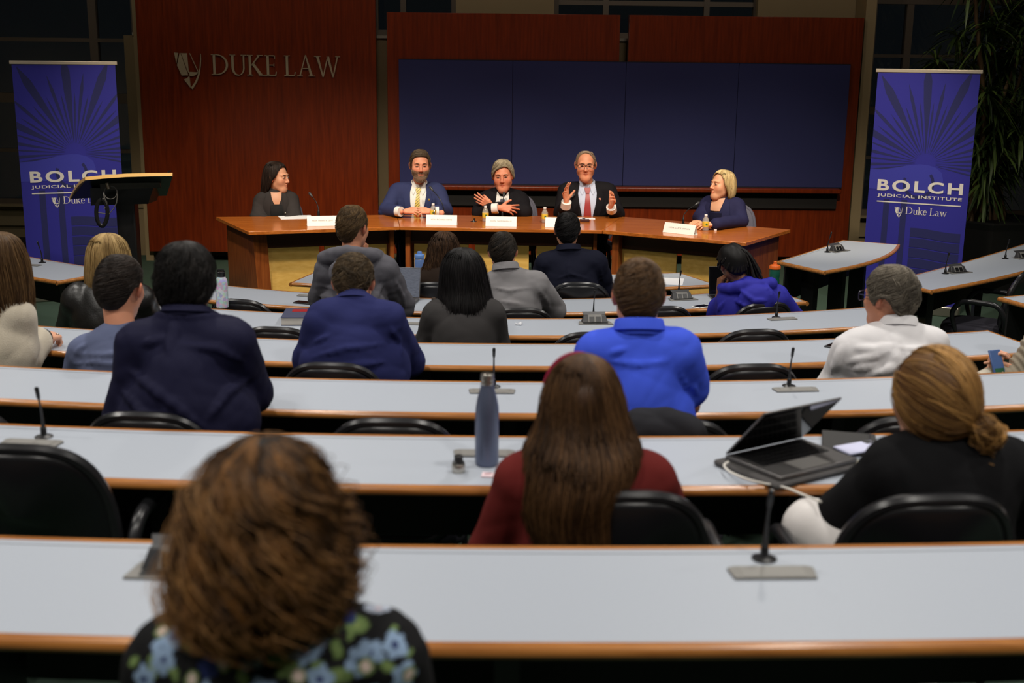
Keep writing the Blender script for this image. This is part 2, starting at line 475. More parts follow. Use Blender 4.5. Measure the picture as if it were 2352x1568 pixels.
for a, b, zz in ((-260, 350, zb), (1950, 2560, zb - .04)):
    s0, s1 = wl(a, 500)[0], wl(b, 500)[0]
    wrect(m, s0, s1, zl, zz, OFFW - .02, .2); wrect(m, s0, s1, zz - .01, zz + .012, OFFW + .1, .12)
    wrect(m, s0, s1 - .05, zz - .23, zz - .06, OFFW + .012, .04)
struct(m, 'wall_window_base', mBeigeD)
m = MB(); wrect(m, wl(-260, 500)[0], wl(350, 500)[0], 0, zl, OFFW - .01, .2); wrect(m, wl(1950, 500)[0], wl(2560, 500)[0], 0, zl, OFFW - .01, .2)
struct(m, 'baseboard_front', mDarkBase)
# pale jamb strips beside the wood panels
m = MB(); a = wsz(313, 20, -.05)[0]
wrect(m, a - .05, a + .03, -.02, 4.4, -.06, .36); wrect(m, wsz(1983, 60, -.05)[0] + .02, wsz(1983, 60, -.05)[0] + .13, -.02, 4.4, -.06, .36)
struct(m, 'trim_2', plain('pale jamb', srgb(158, 138, 104), .6))
# outer shell
struct(MB().box((-7.25, 5, 1.9), (.1, 19, 5.2)), 'wall_left', mBeige); struct(MB().box((7.25, 5, 1.9), (.1, 19, 5.2)), 'wall_right', mBeige)
struct(MB().box((0, -3.25, 1.9), (14.6, .1, 5.2)), 'wall_rear', mBeige)
struct(MB().box((0, 5.2, 4.55), (14.6, 17, .1)), 'ceiling', plain('dim ceiling', srgb(120, 116, 110), .9))
m = MB(); wrect(m, -7.3, wl(-260, 300)[0], 0, 4.5, OFFW, .2); wrect(m, wl(2560, 300)[0], 7.3, 0, 4.5, OFFW, .2); wrect(m, -7.3, 7.3, 4.3, 4.6, OFFW + .05, .2)
struct(m, 'wall_front_ends', mBeige)
# ------------------------------------------------------------------ wood wall panels
def panel(name, pxl, pyl, pxr, pyr, zb_, zt_, off, th, label):
    o = wrect(MB(), wsz(pxl, pyl, off)[0], wsz(pxr, pyr, off)[0], zb_, zt_, off, th).build(name, mWall, bevel=.004)
    return tag(o, kind='structure')
zpb = wsz(430, 578, 0)[1]
panel('wall_panel_left', 327, 300, 866, 300, zpb, 4.4, 0, .1, '')
panel('wall_panel_middle', 890.5, 250, 1424, 80, zpb, wsz(1150, 31, 0)[1], 0, .1, '')
panel('wall_panel_right', 1444.5, 80, 1966, 300, zpb, wsz(1700, 37.5, 0)[1], 0, .1, '')
# ------------------------------------------------------------------ tack boards and ledge
fx = [916.5, 1176.5, 1434.5, 1691, 1945]
bt = wsz(1300, 141, .03)[1]; bb = wsz(1300, 424.5, .03)[1]
names = ['leftmost navy tack board panel, behind the man in the blue suit', 'second navy tack board panel, above the man with folded arms',
         'third navy tack board panel, right of the red tie speaker', 'rightmost of the four navy tack board panels, above the blonde woman']
for k in range(4):
    a, b = wsz(fx[k], 280, .03)[0] + .002, wsz(fx[k + 1], 280, .03)[0] - .002
    r = thing('tack_board', names[k], 'notice board', wpt((a + b) / 2, bb, .03), 0, 'navy tack boards on the wall')
    P = wrect(MB(), a, b, bb, bt, .03, .028); P.build('felt_panel', mFelt, r, world=True, bevel=.003)
    for z0_, z1_ in ((bt + .0005, bt + .007), (bb - .008, bb - .0005)): wrect(MB(), a, b, z0_, z1_, .032, .03).build('edge_trim', plain('dark trim', srgb(30, 28, 40), .5), r, world=True)
a, b = wsz(921, 430, .1)[0], wsz(1932, 434, .1)[0]
zl0 = wsz(1300, 427, .1)[1]
zl0 = min(zl0, bb - .009); m = MB(); wrect(m, a, b, zl0 - .05, zl0, .13, .129); lo = m.build('ledge', mWall, bevel=.012)
tag(lo, 'long cherry wood ledge running under the navy tack boards', 'shelf')
m = MB(); wrect(m, a + .02, b - .02, zl0 - .22, zl0 - .051, .035, .034); m.build('ledge_shadow', plain('painted ledge shadow', (.006, .004, .004, 1), .8), lo)  # black strip painting in the shadow the ledge casts on the panels
# ================================================================== lettering
def arc(cx, cy, rx, ry, a0, a1, n=14): return [(cx + rx * math.cos(R(a0 + (a1 - a0) * k / n)), cy + ry * math.sin(R(a0 + (a1 - a0) * k / n))) for k in range(n + 1)]
def band(o, i): return [[o[k], o[k + 1], i[k + 1], i[k]] for k in range(len(o) - 1)]
def rect(x0, y0, x1, y1): return [(x0, y0), (x1, y0), (x1, y1), (x0, y1)]
def serif(x0, x1, y): return rect(x0, y, x1, y + .035) if y < .5 else rect(x0, y - .035, x1, y)
GL = {}
T = .125
GL['D'] = (.98, [rect(.1, 0, .1 + T, 1), serif(0, .3, 0), serif(0, .3, 1)] + band(arc(.3, .5, .62, .5, -90, 90), arc(.3, .5, .5, .46, -90, 90)) + [rect(.22, 0, .31, .04), rect(.22, .96, .31, 1)])
GL['U'] = (.92, [rect(.1, .36, .1 + T, 1), serif(0, .32, 1), rect(.73, .36, .81, 1), serif(.62, .92, 1)] + band(arc(.455, .36, .355, .38, 180, 360), arc(.4775, .36, .2525, .34, 180, 360)))
GL['K'] = (.95, [rect(.1, 0, .1 + T, 1), serif(0, .32, 0), serif(0, .32, 1), [(.22, .5), (.28, .47), (.72, .98), (.62, .98)], serif(.55, .88, 1), [(.26, .55), (.38, .6), (.85, .02), (.66, .02)], serif(.62, 1.0, 0)])
GL['E'] = (.72, [rect(.1, 0, .1 + T, 1), rect(0, 0, .6, .045), rect(0, .955, .56, 1), rect(.2, .5, .5, .54), [(.54, 0), (.6, 0), (.64, .2), (.6, .2)], [(.52, 1), (.56, 1), (.56, .82), (.535, .82)], rect(.48, .44, .51, .6)])
GL['L'] = (.68, [rect(.1, 0, .1 + T, 1), rect(0, 0, .58, .045), serif(0, .32, 1), [(.53, 0), (.58, 0), (.63, .2), (.59, .2)]])
GL['A'] = (.92, [[(.12, .02), (.19, .02), (.5, 1.02), (.45, 1.02)], [(.45, 1.04), (.5, 1.04), (.86, .02), (.71, .02)], rect(.27, .36, .66, .40), serif(.0, .3, 0), serif(.62, .97, 0)])
GL['W'] = (1.3, [[(.1, 1), (.24, 1), (.5, 0), (.44, -.03)], [(.44, -.03), (.5, -.03), (.78, .98), (.72, .98)], [(.68, .98), (.82, .98), (1.05, 0), (.99, -.03)], [(.99, -.03), (1.05, -.03), (1.32, 1), (1.25, 1)], serif(0, .34, 1), serif(1.16, 1.42, 1)])
t = .11
GL['u'] = (.62, [rect(.08, .2, .08 + t, .62), serif(0, .19, .62), rect(.43, 0, .43 + t, .62), serif(.35, .54, .62), serif(.43, .62, 0)] + band(arc(.28, .2, .2, .21, 180, 340), arc(.3, .2, .11, .16, 180, 340)))
GL['k'] = (.62, [rect(.08, 0, .08 + t, 1.02), serif(0, .28, 0), [(.18, .3), (.24, .28), (.5, .61), (.42, .61)], serif(.36, .6, .62), [(.22, .36), (.3, .4), (.6, .02), (.46, .02)], serif(.42, .68, 0), serif(0, .19, 1.02)])
GL['e'] = (.55, band(arc(.27, .31, .25, .33, 5, 320), arc(.29, .31, .16, .28, 5, 320)) + [rect(.1, .33, .52, .37)])
GL['a'] = (.56, band(arc(.25, .42, .2, .22, 0, 150), arc(.23, .42, .12, .18, 0, 150)) + [rect(.35, .06, .35 + t, .44), serif(.36, .58, 0)] + band(arc(.22, .17, .2, .18, 40, 330), arc(.24, .17, .11, .13, 40, 330)))
GL['w'] = (.9, [[(.08, .62), (.2, .62), (.36, .02), (.3, -.02)], [(.3, -.02), (.35, -.02), (.5, .6), (.46, .6)], [(.42, .6), (.54, .6), (.7, .02), (.64, -.02)], [(.64, -.02), (.69, -.02), (.88, .62), (.82, .62)], serif(0, .28, .62), serif(.74, .96, .62)])
GL[' '] = (.3, [])
def serif_text(txt, gap=.06):
    x = 0; out = []
    for ch in txt:
        w, ps = GL[ch]; out.append([[(x + a, b) for a, b in p] for p in ps]); x += w + (gap if ch != ' ' else 0)
    return out, x
def put_polys(mb, polys, org, ax, ay, nrm, th):
    for p in polys: mb.slab([np.asarray(org) + np.asarray(ax) * a + np.asarray(ay) * b for a, b in p], nrm, th)
    return mb
_S = lambda *p: [((x - 165) / 1060, (1225 - y) / 1060) for x, y in p]
SHIELD = [_S((165, 250), (275, 258), (212, 535)), _S((312, 262), (335, 262), (520, 850), (340, 858), (228, 590)), _S((350, 262), (510, 262), (540, 750), (530, 800)),
          _S((540, 755), (800, 765), (775, 800), (720, 840), (640, 870), (560, 865)), _S((575, 258), (590, 258), (805, 755), (785, 755)),
          _S((395, 965), (470, 935), (548, 870), (570, 1190)),
          _S((870, 270), (888, 270), (890, 420), (865, 425)), _S((865, 425), (890, 420), (872, 600), (835, 660)), _S((835, 660), (872, 600), (830, 820), (770, 870)), _S((770, 870), (830, 820), (760, 1010), (690, 1030)), _S((690, 1030), (760, 1010), (620, 1225), (575, 1180))]
mWO = .004
def sign_part(mb, name, parent): return mb.build(name, mLetters, parent, world=True)
o0 = wpt(*wsz(486, 171.5, .02), .02)
sg = thing('wall_sign', 'large brushed metal law school name with shield on the cherry wall panel', 'sign', o0)
p1_ = wpt(*wsz(778, 176.3, .02), .02); axu = nz(p1_ - o0); ayu = nz(wpt(0, 1) - wpt(0, 0))
hL = np.linalg.norm(wpt(*wsz(500, 124.5, .02), .02) - wpt(*wsz(500, 171.5, .02), .02))
gl, wT = serif_text('DUKE LAW', .03)
sx = np.linalg.norm(p1_ - o0) / wT
for ch, ps in zip('DUKE LAW', gl):
    if ps: sign_part(put_polys(MB(), ps, o0, axu * sx, ayu * hL, wn, .014), 'letter_' + ch.lower(), sg)
q = MB(); os_ = wpt(*wsz(404, 204.5, .02), .02); hs = np.linalg.norm(wpt(*wsz(404, 121, .02), .02) - os_)
put_polys(q, SHIELD, os_, axu * hs * 1.09, ayu * hs * 1.09, wn, .014); sign_part(q, 'shield_emblem', sg)
def text_mesh(txt, bold=0., space=1.0):
    cu = bpy.data.curves.new('t', 'FONT'); cu.body = txt; cu.size = 1; cu.offset = bold; cu.space_character = space; cu.resolution_u = 4
    o = bpy.data.objects.new('t', cu); COL.objects.link(o)
    me = bpy.data.meshes.new_from_object(o.evaluated_get(bpy.context.evaluated_depsgraph_get()))
    V = np.array([v.co[:] for v in me.vertices]); Fs = [tuple(p.vertices) for p in me.polygons]
    bpy.data.objects.remove(o); bpy.data.curves.remove(cu); bpy.data.meshes.remove(me)
    lo, hi = V.min(0), V.max(0); V = V - lo; return V, Fs, hi - lo
def put_text(name, txt, org, ax, ay, nrm, w, h, mat, parent, bold=0., space=1.0, world=True):
    V, Fs, sz = text_mesh(txt, bold, space)
    P = np.asarray(org) + np.outer(V[:, 0] / sz[0] * w, ax) + np.outer(V[:, 1] / sz[1] * h, ay) + np.asarray(nrm) * .0006
    return mesh_obj(name, P, Fs, mat, parent, False, world)
# ================================================================== banners
def banner(pxl, pxr, pyt, Y, yaw, label):
    c = at_Y((pxl + pxr) / 2, pyt, Y); H = c[2]; W = .85
    r = thing('banner_stand', label, 'banner', (c[0], c[1], 0), yaw, 'blue roll-up banners')
    n = np.array([0, -1, 0]); X = np.array([1, 0, 0]); Z = ez
    m = MB(); m.box((0, 0, .045), (W + .04, .1, .09)); m.build('base', mSilver, r, bevel=.01)
    m = MB(); m.box((0, .06, H / 2), (.02, .02, H - .05)); m.build('support_pole', mSilver, r)
    m = MB(); m.box((0, 0, H - .012), (W + .035, .022, .03)); m.build('top_rail', plain('pale rail', srgb(214, 200, 180), .4, .4), r, bevel=.004)
    m = MB()
    m.slab([(-W / 2, -.004, .08), (W / 2, -.004, .08), (W / 2, -.004, H - .02), (-W / 2, -.004, H - .02)], n, .003)
    sh = m.build('printed_sheet', mBanner, r)
    SH = H - .1; P = lambda u, v, o=.0012: np.array([(u - .5) * W, -.004 - o, H - .02 - v * SH])
    def poly(mb, pts, o): mb.slab([P(u, v, o) for u, v in pts][::-1], n, .0005)
    g = MB(); cu, cv = .55, .385; A = SH / W
    def clip(pl, x0, x1, y0, y1):
        for ax_, lim, sg in ((0, x0, 1), (0, x1, -1), (1, y0, 1), (1, y1, -1)):
            out = []
            for i in range(len(pl)):
                a, b = pl[i - 1], pl[i]; fa, fb = (a[ax_] - lim) * sg, (b[ax_] - lim) * sg
                if (fa >= 0) != (fb >= 0):
                    t_ = fa / (fa - fb); out.append((a[0] + (b[0] - a[0]) * t_, a[1] + (b[1] - a[1]) * t_))
                if fb >= 0: out.append(b)
            pl = out
            if len(pl) < 3: return []
        return pl
    angs = []
    for a in (-3, 22, 52, -30, -62): angs.append((a, 3.0, 1.18 if abs(a) < 60 else 1.0))
    for a in (-46, -16, 9, 37, -79, 70, 84, -93, 96): angs.append((a, 1.5, .96))
    for a in (-54, -38, -23, -9.5, 3, 15.5, 29.5, 44.5, 61, 77, -70.5, -86, 90, -99, 102): angs.append((a, 1.1, .72))
    for a, wd, ln in angs:
        rr = [.12, .3 * ln, .62 * ln, .82 * ln, ln]; ws = [.35, .8, 1.1, .95, .05]
        L = [(cu + q_ * .86 * math.sin(R(a - wd * w_)), cv - q_ * .86 * math.cos(R(a - wd * w_)) / A) for q_, w_ in zip(rr, ws)]
        Rr = [(cu + q_ * .86 * math.sin(R(a + wd * w_)), cv - q_ * .86 * math.cos(R(a + wd * w_)) / A) for q_, w_ in zip(rr, ws)]
        for i in range(4):
            pl = clip([L[i], Rr[i], Rr[i + 1], L[i + 1]], .001, .999, .003, .45)
            if len(pl) >= 3: poly(g, pl, .0009)
    g.build('ray_print', mBannerD, r)
    g = MB()
    top = [(0, .42), (.12, .418), (.25, .408), (.38, .395), (.5, .388), (.58, .39), (.66, .40), (.72, .42), (.74, .45)]
    for i in range(len(top) - 1): poly(g, [top[i], top[i + 1], (top[i + 1][0], .47), (top[i][0], .47)], .0016)
    poly(g, rect(.0, .47, .78, .505)[::-1], .0016)
    g.build('capital_print', mBannerM, r)
    g = MB()
    for o_, i_ in ((1, .72),): 
        for p in band(arc(.5, .47, .16, .16 / A, -40, 200), arc(.5, .47, .13, .13 / A, -40, 200)): poly(g, p[::-1], .002)
    for p in (rect(.165, .545, .225, .87), rect(.345, .545, .405, .885)): poly(g, p, .002)
    for k in range(5):
        v0 = .67 + k * .0447
        for i in range(10):
            u0, u1 = .46 + i * .05, .46 + (i + 1) * .05
            f = lambda u: .006 * math.sin(u * 8 + .6)
            poly(g, [(u0, v0 + f(u0)), (u1, v0 + f(u1)), (u1, v0 + .0395 + f(u1)), (u0, v0 + .0395 + f(u0))], .002)
    g.build('column_print', mBannerD, r)
    yb = lambda v: P(0, v)[2]
    put_text('title_print', 'BOLCH', (-.35, -.0075, yb(.51)), X, Z, n, .725, .1, mBannerW, r, .03, 1.25, world=False)
    put_text('subtitle_print', 'JUDICIAL INSTITUTE', (-.345, -.0075, yb(.54)), X, Z, n, .72, .036, mBannerW, r, .018, 1.1, world=False)
    g = MB(); poly(g, rect(.095, .555, .935, .56), .0035)
    gl, wT = serif_text('Duke Law', .02)
    o_ = np.array([-.09, -.0075, yb(.606)]); k_ = .35 / wT
    for ps in gl: put_polys(g, ps, o_, X * k_, Z * .066, n, .0004)
    put_polys(g, SHIELD, np.array([-.185, -.0075, yb(.623)]), X * .1, Z * .1, n, .0004)
    g.build('emblem_print', mBannerW, r)
    return r
banner(41, 252, 141, 10.75, R(22), 'blue roll-up banner on the left, partly behind the lectern')
banner(2035, 2231, 160, 10.6, R(-29), 'blue roll-up banner on the right, in front of the potted plant')
# ================================================================== lectern
LY = 10.0
c = at_Y(294, 500, LY)
lect = thing('lectern', 'black lectern with curved wood-edged slanted top and a black cable loop', 'lectern', (c[0], LY, 0))
W_ = lambda px, py, Y: at_Y(px, py, Y)
m = MB(); m.box((c[0], LY, .5), (.155, .12, 1.0)); m.build('column', mBlkPl, lect, world=True, bevel=.01)
m = MB(); m.box((c[0], LY, .02), (.6, .5, .04)); m.build('base', mBlkPl, lect, world=True, bevel=.01)
top_pts = [(199, 407), (240, 403), (290, 399.5), (345, 398), (397, 397.5)]
Yt, Yb = LY + .18, LY - .22
def lpt(u, v):
    """u 0..1 along the desk, v 0 front(high, far) .. 1 near(low)"""
    return None
# slanted top: near (low) curved edge faces the stage side; seen from its underside
A = [W_(x, y, LY - .25) for x, y in top_pts]           # high edge, towards the audience
B = [W_(x, y, LY + .25) for x, y in ((163, 452), (215, 449), (275, 447), (330, 446), (383, 444))]
tv = nz(np.cross(A[-1] - A[0], B[0] - A[0])); tv = tv if tv[2] > 0 else -tv
m = MB()
for k in range(4): m.slab([A[k], A[k + 1], B[k + 1], B[k]], tv, .02)
m.build('desk_top', mBlkPl, lect, world=True)
m = MB()
def edge_strip(m, P, outn):
    fr = [(p, tv * -1, outn) for p in P]
    m.sweep([(-.004, 0), (.024, 0), (.024, .012), (-.004, .012)], fr)
edge_strip(m, A, nz([0, -1, 0]))
lp = [W_(199, 407, LY - .25), W_(186, 417, LY - .1), W_(174, 432, LY + .08), W_(163, 452, LY + .25)]
edge_strip(m, lp, nz([-1, 0, 0]))
m.build('wood_edge', plain('pale wood edge', srgb(222, 176, 100), .35), lect, world=True)
m = MB(); q = [W_(207, 432, LY - .08), W_(352, 432, LY - .08), W_(340, 468, LY - .06), W_(209, 472, LY - .06)]
m.slab(q, (0, -1, 0), .25); m.build('storage_box', mBlkPl, lect, world=True)
m = MB(); q = [W_(229, 421, LY - .11), W_(367, 419, LY - .11), W_(369, 431, LY - .1), W_(231, 436, LY - .1)]
m.slab(q, (0, -1, 0), .02); m.build('screen_back', plain('dim grey panel', srgb(84, 78, 74), .5), lect, world=True)
m = MB(); lp = [W_(235 + 13 * math.sin(t) + (2 if t > 3 else 0) - t * .6, 489 - 30 * math.cos(t), LY - .2) for t in np.linspace(.0, 6.28, 26)]
m.tube(lp, .017, 8, flat=.45); m.build('cable_loop', mBlkPl, lect, world=True, smooth=True)
m = MB(); m.tube([W_(238, 442, LY - .2), W_(240, 455, LY - .22), W_(246, 470, LY - .2), W_(240, 480, LY - .2)], .006, 6)
m.tube([W_(254 + 15 * math.sin(t), 442 - 15 * math.cos(t), LY - .2) for t in np.linspace(0, 5.6, 18)], .004, 5)
m.tube([W_(270, 446, LY - .2), W_(268, 465, LY - .2), W_(262, 478, LY - .2), W_(250, 492, LY - .2), W_(226, 488, LY - .2)], .004, 5)
m.build('thin_cable', plain('grey cable', srgb(90, 88, 86), .4), lect, world=True, smooth=True)
m = MB(); m.tube([W_(246, 420, LY - .19), W_(250, 434, LY - .2)], [.016, .013], 10); m.build('clip', mSilver, lect, world=True, smooth=True)
m = MB(); m.tube([W_(386, 400, LY - .26), W_(387, 394, LY - .2), W_(392, 392, LY - .1)], .006, 6); m.build('strap', mBlkPl, lect, world=True)
# ================================================================== panel table (three units)
TZ = .74
tp = lambda x, y: at_z(x, y, TZ)
J1n, J1f, J2n, J2f = tp(918, 520.5), tp(911, 493), tp(1383, 529), tp(1428, 497.5)
L0, L1, R0_, R1 = tp(571, 532), tp(496, 498), tp(1713, 557), tp(1816, 527)
def table_unit(label, P, legs, panels, apron, ends):
    """P: near-left, near-right, far-right, far-left"""
    c = sum(P) / 4
    r = thing('panel_table', label, 'table', (c[0], c[1], 0), 0, 'joined wood tables of the speakers')
    m = MB(); m.slab(P, ez, .03); m.build('table_top', mTable, r, world=True, bevel=.003)
    a = nz(P[1] - P[0]); nrm = np.array([a[1], -a[0], 0.])       # towards audience
    def strip(px0, px1, z0, z1, inset, th, mat, name):
        # vertical panel parallel to the near edge, between picture columns measured on that plane
        p0 = P[0] - nrm * inset
        f = lambda px: p0 + a * ((on_plane(px, 560, p0, nrm) - p0) @ a)
        A_, B_ = f(px0), f(px1)
        m = MB(); m.slab([np.array([A_[0], A_[1], z0]), np.array([B_[0], B_[1], z0]), np.array([B_[0], B_[1], z1]), np.array([A_[0], A_[1], z1])], nrm, th)
        return m.build(name, mat, r, world=True, bevel=.002)
    for A_, B_, ia, ib, th in ends:
        d = nz(B_ - A_); inn = nz(c - (A_ + B_) / 2); p0, p1 = A_ + d * ia + inn * .06, B_ - d * ib + inn * .06; n_ = np.array([d[1], -d[0], 0]); n_ = n_ if n_ @ inn < 0 else -n_
        q0 = p0 + inn * .05 + d * .04; m = MB(); m.add([(*(p0)[:2], TZ - .03), (*(p1)[:2], TZ - .03), (*(p1)[:2], 0), (*(q0)[:2], 0)] + [(*(p0 - n_ * th)[:2], TZ - .03), (*(p1 - n_ * th)[:2], TZ - .03), (*(p1 - n_ * th)[:2], 0), (*(q0 - n_ * th)[:2], 0)], [(0, 1, 2, 3), (7, 6, 5, 4), (0, 4, 5, 1), (1, 5, 6, 2), (2, 6, 7, 3), (3, 7, 4, 0)]); m.build('end_panel', mTableD, r, world=True, bevel=.002)
    for q in legs: strip(q[0], q[1], 0, TZ - .03, q[2], q[3], mTableD, 'leg')
    strip(apron[0], apron[1], TZ - .17, TZ - .03, .16, .02, plain('dark apron', srgb(66, 28, 14), .4), 'apron')
    for q in panels: strip(q[0], q[1], .04, TZ - .17, .165, .02, mMaple, 'front_panel')
    return r
table_unit('left unit of the cherry speakers table, in front of the woman in the dark suit', [L0, J1n, J1f, L1],
           [(896, 906, .1, .5)], [(590, 733), (745, 888)], (590, 896), [(L0, L1, .1, .12, .12)])
table_unit('middle unit of the cherry speakers table, in front of the three men', [J1n + np.array([.003, 0, 0]), J2n, J2f, J1f + np.array([.003, 0, 0])],
           [(931, 942, .1, .5), (1363, 1371, .1, .5)], [(951, 1076), (1091, 1215), (1232, 1361)], (942, 1363), [])
table_unit('right unit of the cherry speakers table, in front of the blonde woman', [J2n + np.array([.003, 0, 0]), R0_, R1, J2f + np.array([.003, 0, 0])],
           [(1406, 1421, .08, .5)], [(1421, 1555), (1567, 1700)], (1421, 1700), [(R0_, R1, .08, .1, .1)])
# ================================================================== curved desks
NOSE = [(0, .0012), (.006, .002), (.0075, -.0005), (.009, .0018), (.0135, .0008), (.018, -.0035), (.0215, -.009), (.0225, -.014), (.0215, -.019), (.018, -.024), (.012, -.0265), (0, -.027)]
def offset_frames(pts, side):
    """frames along a 2-D path; dirA = horizontal normal on `side` (+1 left of travel, -1 right)"""
    P = np.asarray(pts, float); out = []
    for i in range(len(P)):
        t = nz(P[min(i + 1, len(P) - 1)] - P[max(i - 1, 0)]); out.append((P[i], np.array([-t[1], t[0], 0]) * side, ez))
    return out
def desk(label, near, far, z, floor_z, legs=(), group='curved grey desks', modesty=True, seg_end=(True, True), chamfer=0):
    near = np.asarray(near, float); far = np.asarray(far, float); k = len(near)
    c = (near[k // 2] + far[k // 2]) / 2
    r = thing('curved_desk', label, 'desk', (c[0], c[1], floor_z), 0, group)
    z3 = lambda p, zz: np.array([p[0], p[1], zz])
    m = MB(); V = [z3(p, z) for p in near] + [z3(p, z) for p in far] + [z3(p, z - .026) for p in near] + [z3(p, z - .026) for p in far]
    F_ = []
    for i in range(k - 1):
        F_ += [(i, i + 1, k + i + 1, k + i), (2 * k + i, 3 * k + i, 3 * k + i + 1, 2 * k + i + 1), (i, 2 * k + i, 2 * k + i + 1, i + 1), (k + i, k + i + 1, 3 * k + i + 1, 3 * k + i)]
    F_ += [(0, k, 3 * k, 2 * k), (k - 1, 3 * k - 1, 4 * k - 1, 2 * k - 1)]
    m.add(V, F_); m.build('desk_top', mLam, r, world=True, smooth=True, auto=30)
    m = MB(); m.sweep(NOSE, offset_frames([z3(p, z) for p in near], -1)); m.build('front_nosing', mNose, r, world=True, smooth=True, auto=50)
    m = MB(); m.sweep([(0, .0012), (.015, .0012), (.017, -.003), (.017, -.026), (0, -.026)], offset_frames([z3(p, z) for p in far], 1)); m.build('back_trim', mNose, r, world=True)
    for e, ii, sd in ((seg_end[0], 0, 1), (seg_end[1], -1, -1)):
        if e:
            a, b = near[ii], far[ii]; d = nz(b - a)
            P = [z3(a - d * .022, z), z3(a, z), z3((a + b) / 2, z), z3(b + d * .016, z)]
            m = MB(); m.sweep(NOSE, offset_frames(P, sd)); m.build('end_nosing', mNose, r, world=True, smooth=True, auto=50)
    m = MB(); w = [far[i] + nz(near[i] - far[i]) * .022 for i in range(k)]; w2 = [far[i] + nz(near[i] - far[i]) * .0245 for i in range(k)]
    V = [z3(p, z + .0004) for p in w] + [z3(p, z + .0004) for p in w2]
    m.add(V, [(i, k + i, k + i + 1, i + 1) for i in range(k - 1)]); m.build('seam', mSeam, r, world=True)
    if modesty:
        m = MB(); a = [far[i] + nz(near[i] - far[i]) * .05 for i in range(k)]; b = [far[i] + nz(near[i] - far[i]) * .066 for i in range(k)]
        P = [(z3(p, z), None) for p in a]
        V = [z3(p, z - .027) for p in a] + [z3(p, z - .29) for p in a] + [z3(p, z - .027) for p in b] + [z3(p, z - .29) for p in b]; F_ = []
        for i in range(k - 1):
            F_ += [(i, i + 1, k + i + 1, k + i), (2 * k + i, 3 * k + i, 3 * k + i + 1, 2 * k + i + 1), (i, 2 * k + i, 2 * k + i + 1, i + 1), (k + i, k + i + 1, 3 * k + i + 1, 3 * k + i)]
        F_ += [(0, k, 3 * k, 2 * k), (k - 1, 2 * k - 1, 4 * k - 1, 3 * k - 1)]
        m.add(V, F_); m.build('modesty_panel', mModesty, r, world=True)
    for u in legs:
        i = min(k - 2, int(u * (k - 1))); f = u * (k - 1) - i
        a = near[i] * (1 - f) + near[i + 1] * f; b = far[i] * (1 - f) + far[i + 1] * f; d = nz(b - a); mid = a + (b - a) * .55; an = math.atan2(d[1], d[0])
        m = MB(); m.box((mid[0], mid[1], (z - .027 + floor_z) / 2), (.12, .05, z - .027 - floor_z), an); m.box((mid[0], mid[1], floor_z + .015), (.4, .055, .03), an)
        m.build('leg', mBlack, r, world=True)
    return r
def row_desk(i, label, X0, X1, legs, ends):
    xs = np.linspace(X0, X1, 49)
    near = [(x, arcY(i, x)) for x in xs]
    far = []
    for x in xs:
        t = arc_t(i, x); far.append((x - math.sin(t) * RW * .9, arcY(i, x - math.sin(t) * RW * .9, RW)))
    return desk(label, near, far, ZT[i], ZT[i] - .74, legs, 'long curved grey desk rows', True, ends)
fl = [z - .74 for z in ZT]
row_desk(0, 'nearest curved desk row, in front of the woman in the floral blouse', -2.6, 2.6, (.06, .3, .5, .72, .93), (False, False))
row_desk(1, 'second curved desk row, holding the open laptop and steel water bottle', -3.0, 3.0, (.1, .33, .55, .64, .88), (False, False))
row_desk(2, 'third curved desk row, in front of the man in the bright blue polo', -3.2, 3.2, (.1, .3, .5, .7, .9), (False, False))
row_desk(3, 'fourth curved desk row, in front of the man in the white shirt', -3.4, rowX(3, 2398), (.1, .3, .5, .7, .9), (False, True))
row_desk(4, 'fifth curved desk row, holding the thick blue book and crumpled wrapper', rowX(4, 205), rowX(4, 2100), (.08, .3, .5, .7, .92), (True, True))
row_desk(5, 'sixth curved desk row, in front of the person in the blue hooded top', rowX(5, 410), rowX(5, 1848), (.08, .3, .5, .7, .92), (True, True))
# front straight desk with cut corners
GZ = CZ - 1.62; GFL = -.17
g = lambda x, y: at_z(x, y, GZ)[:2]
gn = [g(672, 648.5), g(800, 656), g(957, 659.5), g(1250, 664), g(1500, 660.5), g(1640, 653)]
gf = [g(728, 624), g(820, 628.5), g(962, 631), g(1250, 632), g(1480, 629.5), g(1560, 627)]
desk('front desk below the speakers table, with cut corners, holding the blue bottle', gn, gf, GZ, GFL, (.15, .5, .85), 'front and side desks', True, (True, True))
# side wings
def wing(label, zt, near, far, fz, legs, ends=(True, True)):
    g = lambda q: at_z(q[0], q[1], zt)[:2]
    def res(L, n=13):
        P = np.array([g(q) for q in L]); d = np.r_[0, np.cumsum(np.linalg.norm(np.diff(P, axis=0), axis=1))]; u = np.linspace(0, d[-1], n)
        # smooth through quadratic fit along the chord
        px = np.polyfit(d, P[:, 0], min(2, len(L) - 1)); py = np.polyfit(d, P[:, 1], min(2, len(L) - 1))
        return np.stack([np.polyval(px, u), np.polyval(py, u)], 1)
    return desk(label, res(near), res(far), zt, fz, legs, 'front and side desks', True, ends)
WZ1 = .74
wing('short curved side desk right of the speakers table, nearest the blue banner', WZ1, [(1892, 622), (1985, 603), (2060, 562)], [(1791, 600), (1870, 576), (1938, 552)], 0, (.12, .45, .8))
WZ2 = .66
wing('curved side desk on the right with two microphones, above the empty chair', WZ2, [(2137, 666), (2250, 645), (2420, 601)], [(2050, 645), (2200, 607), (2400, 545)], -.129, (.1, .42, .75))
WZ3 = ZT[3]
wing('side desk cut off by the right frame edge, behind the empty chair', WZ3, [(2420, 716), (2600, 690), (2800, 650)], [(2302, 683), (2450, 668), (2600, 640)], ZT[3] - .74, (.1, .5))
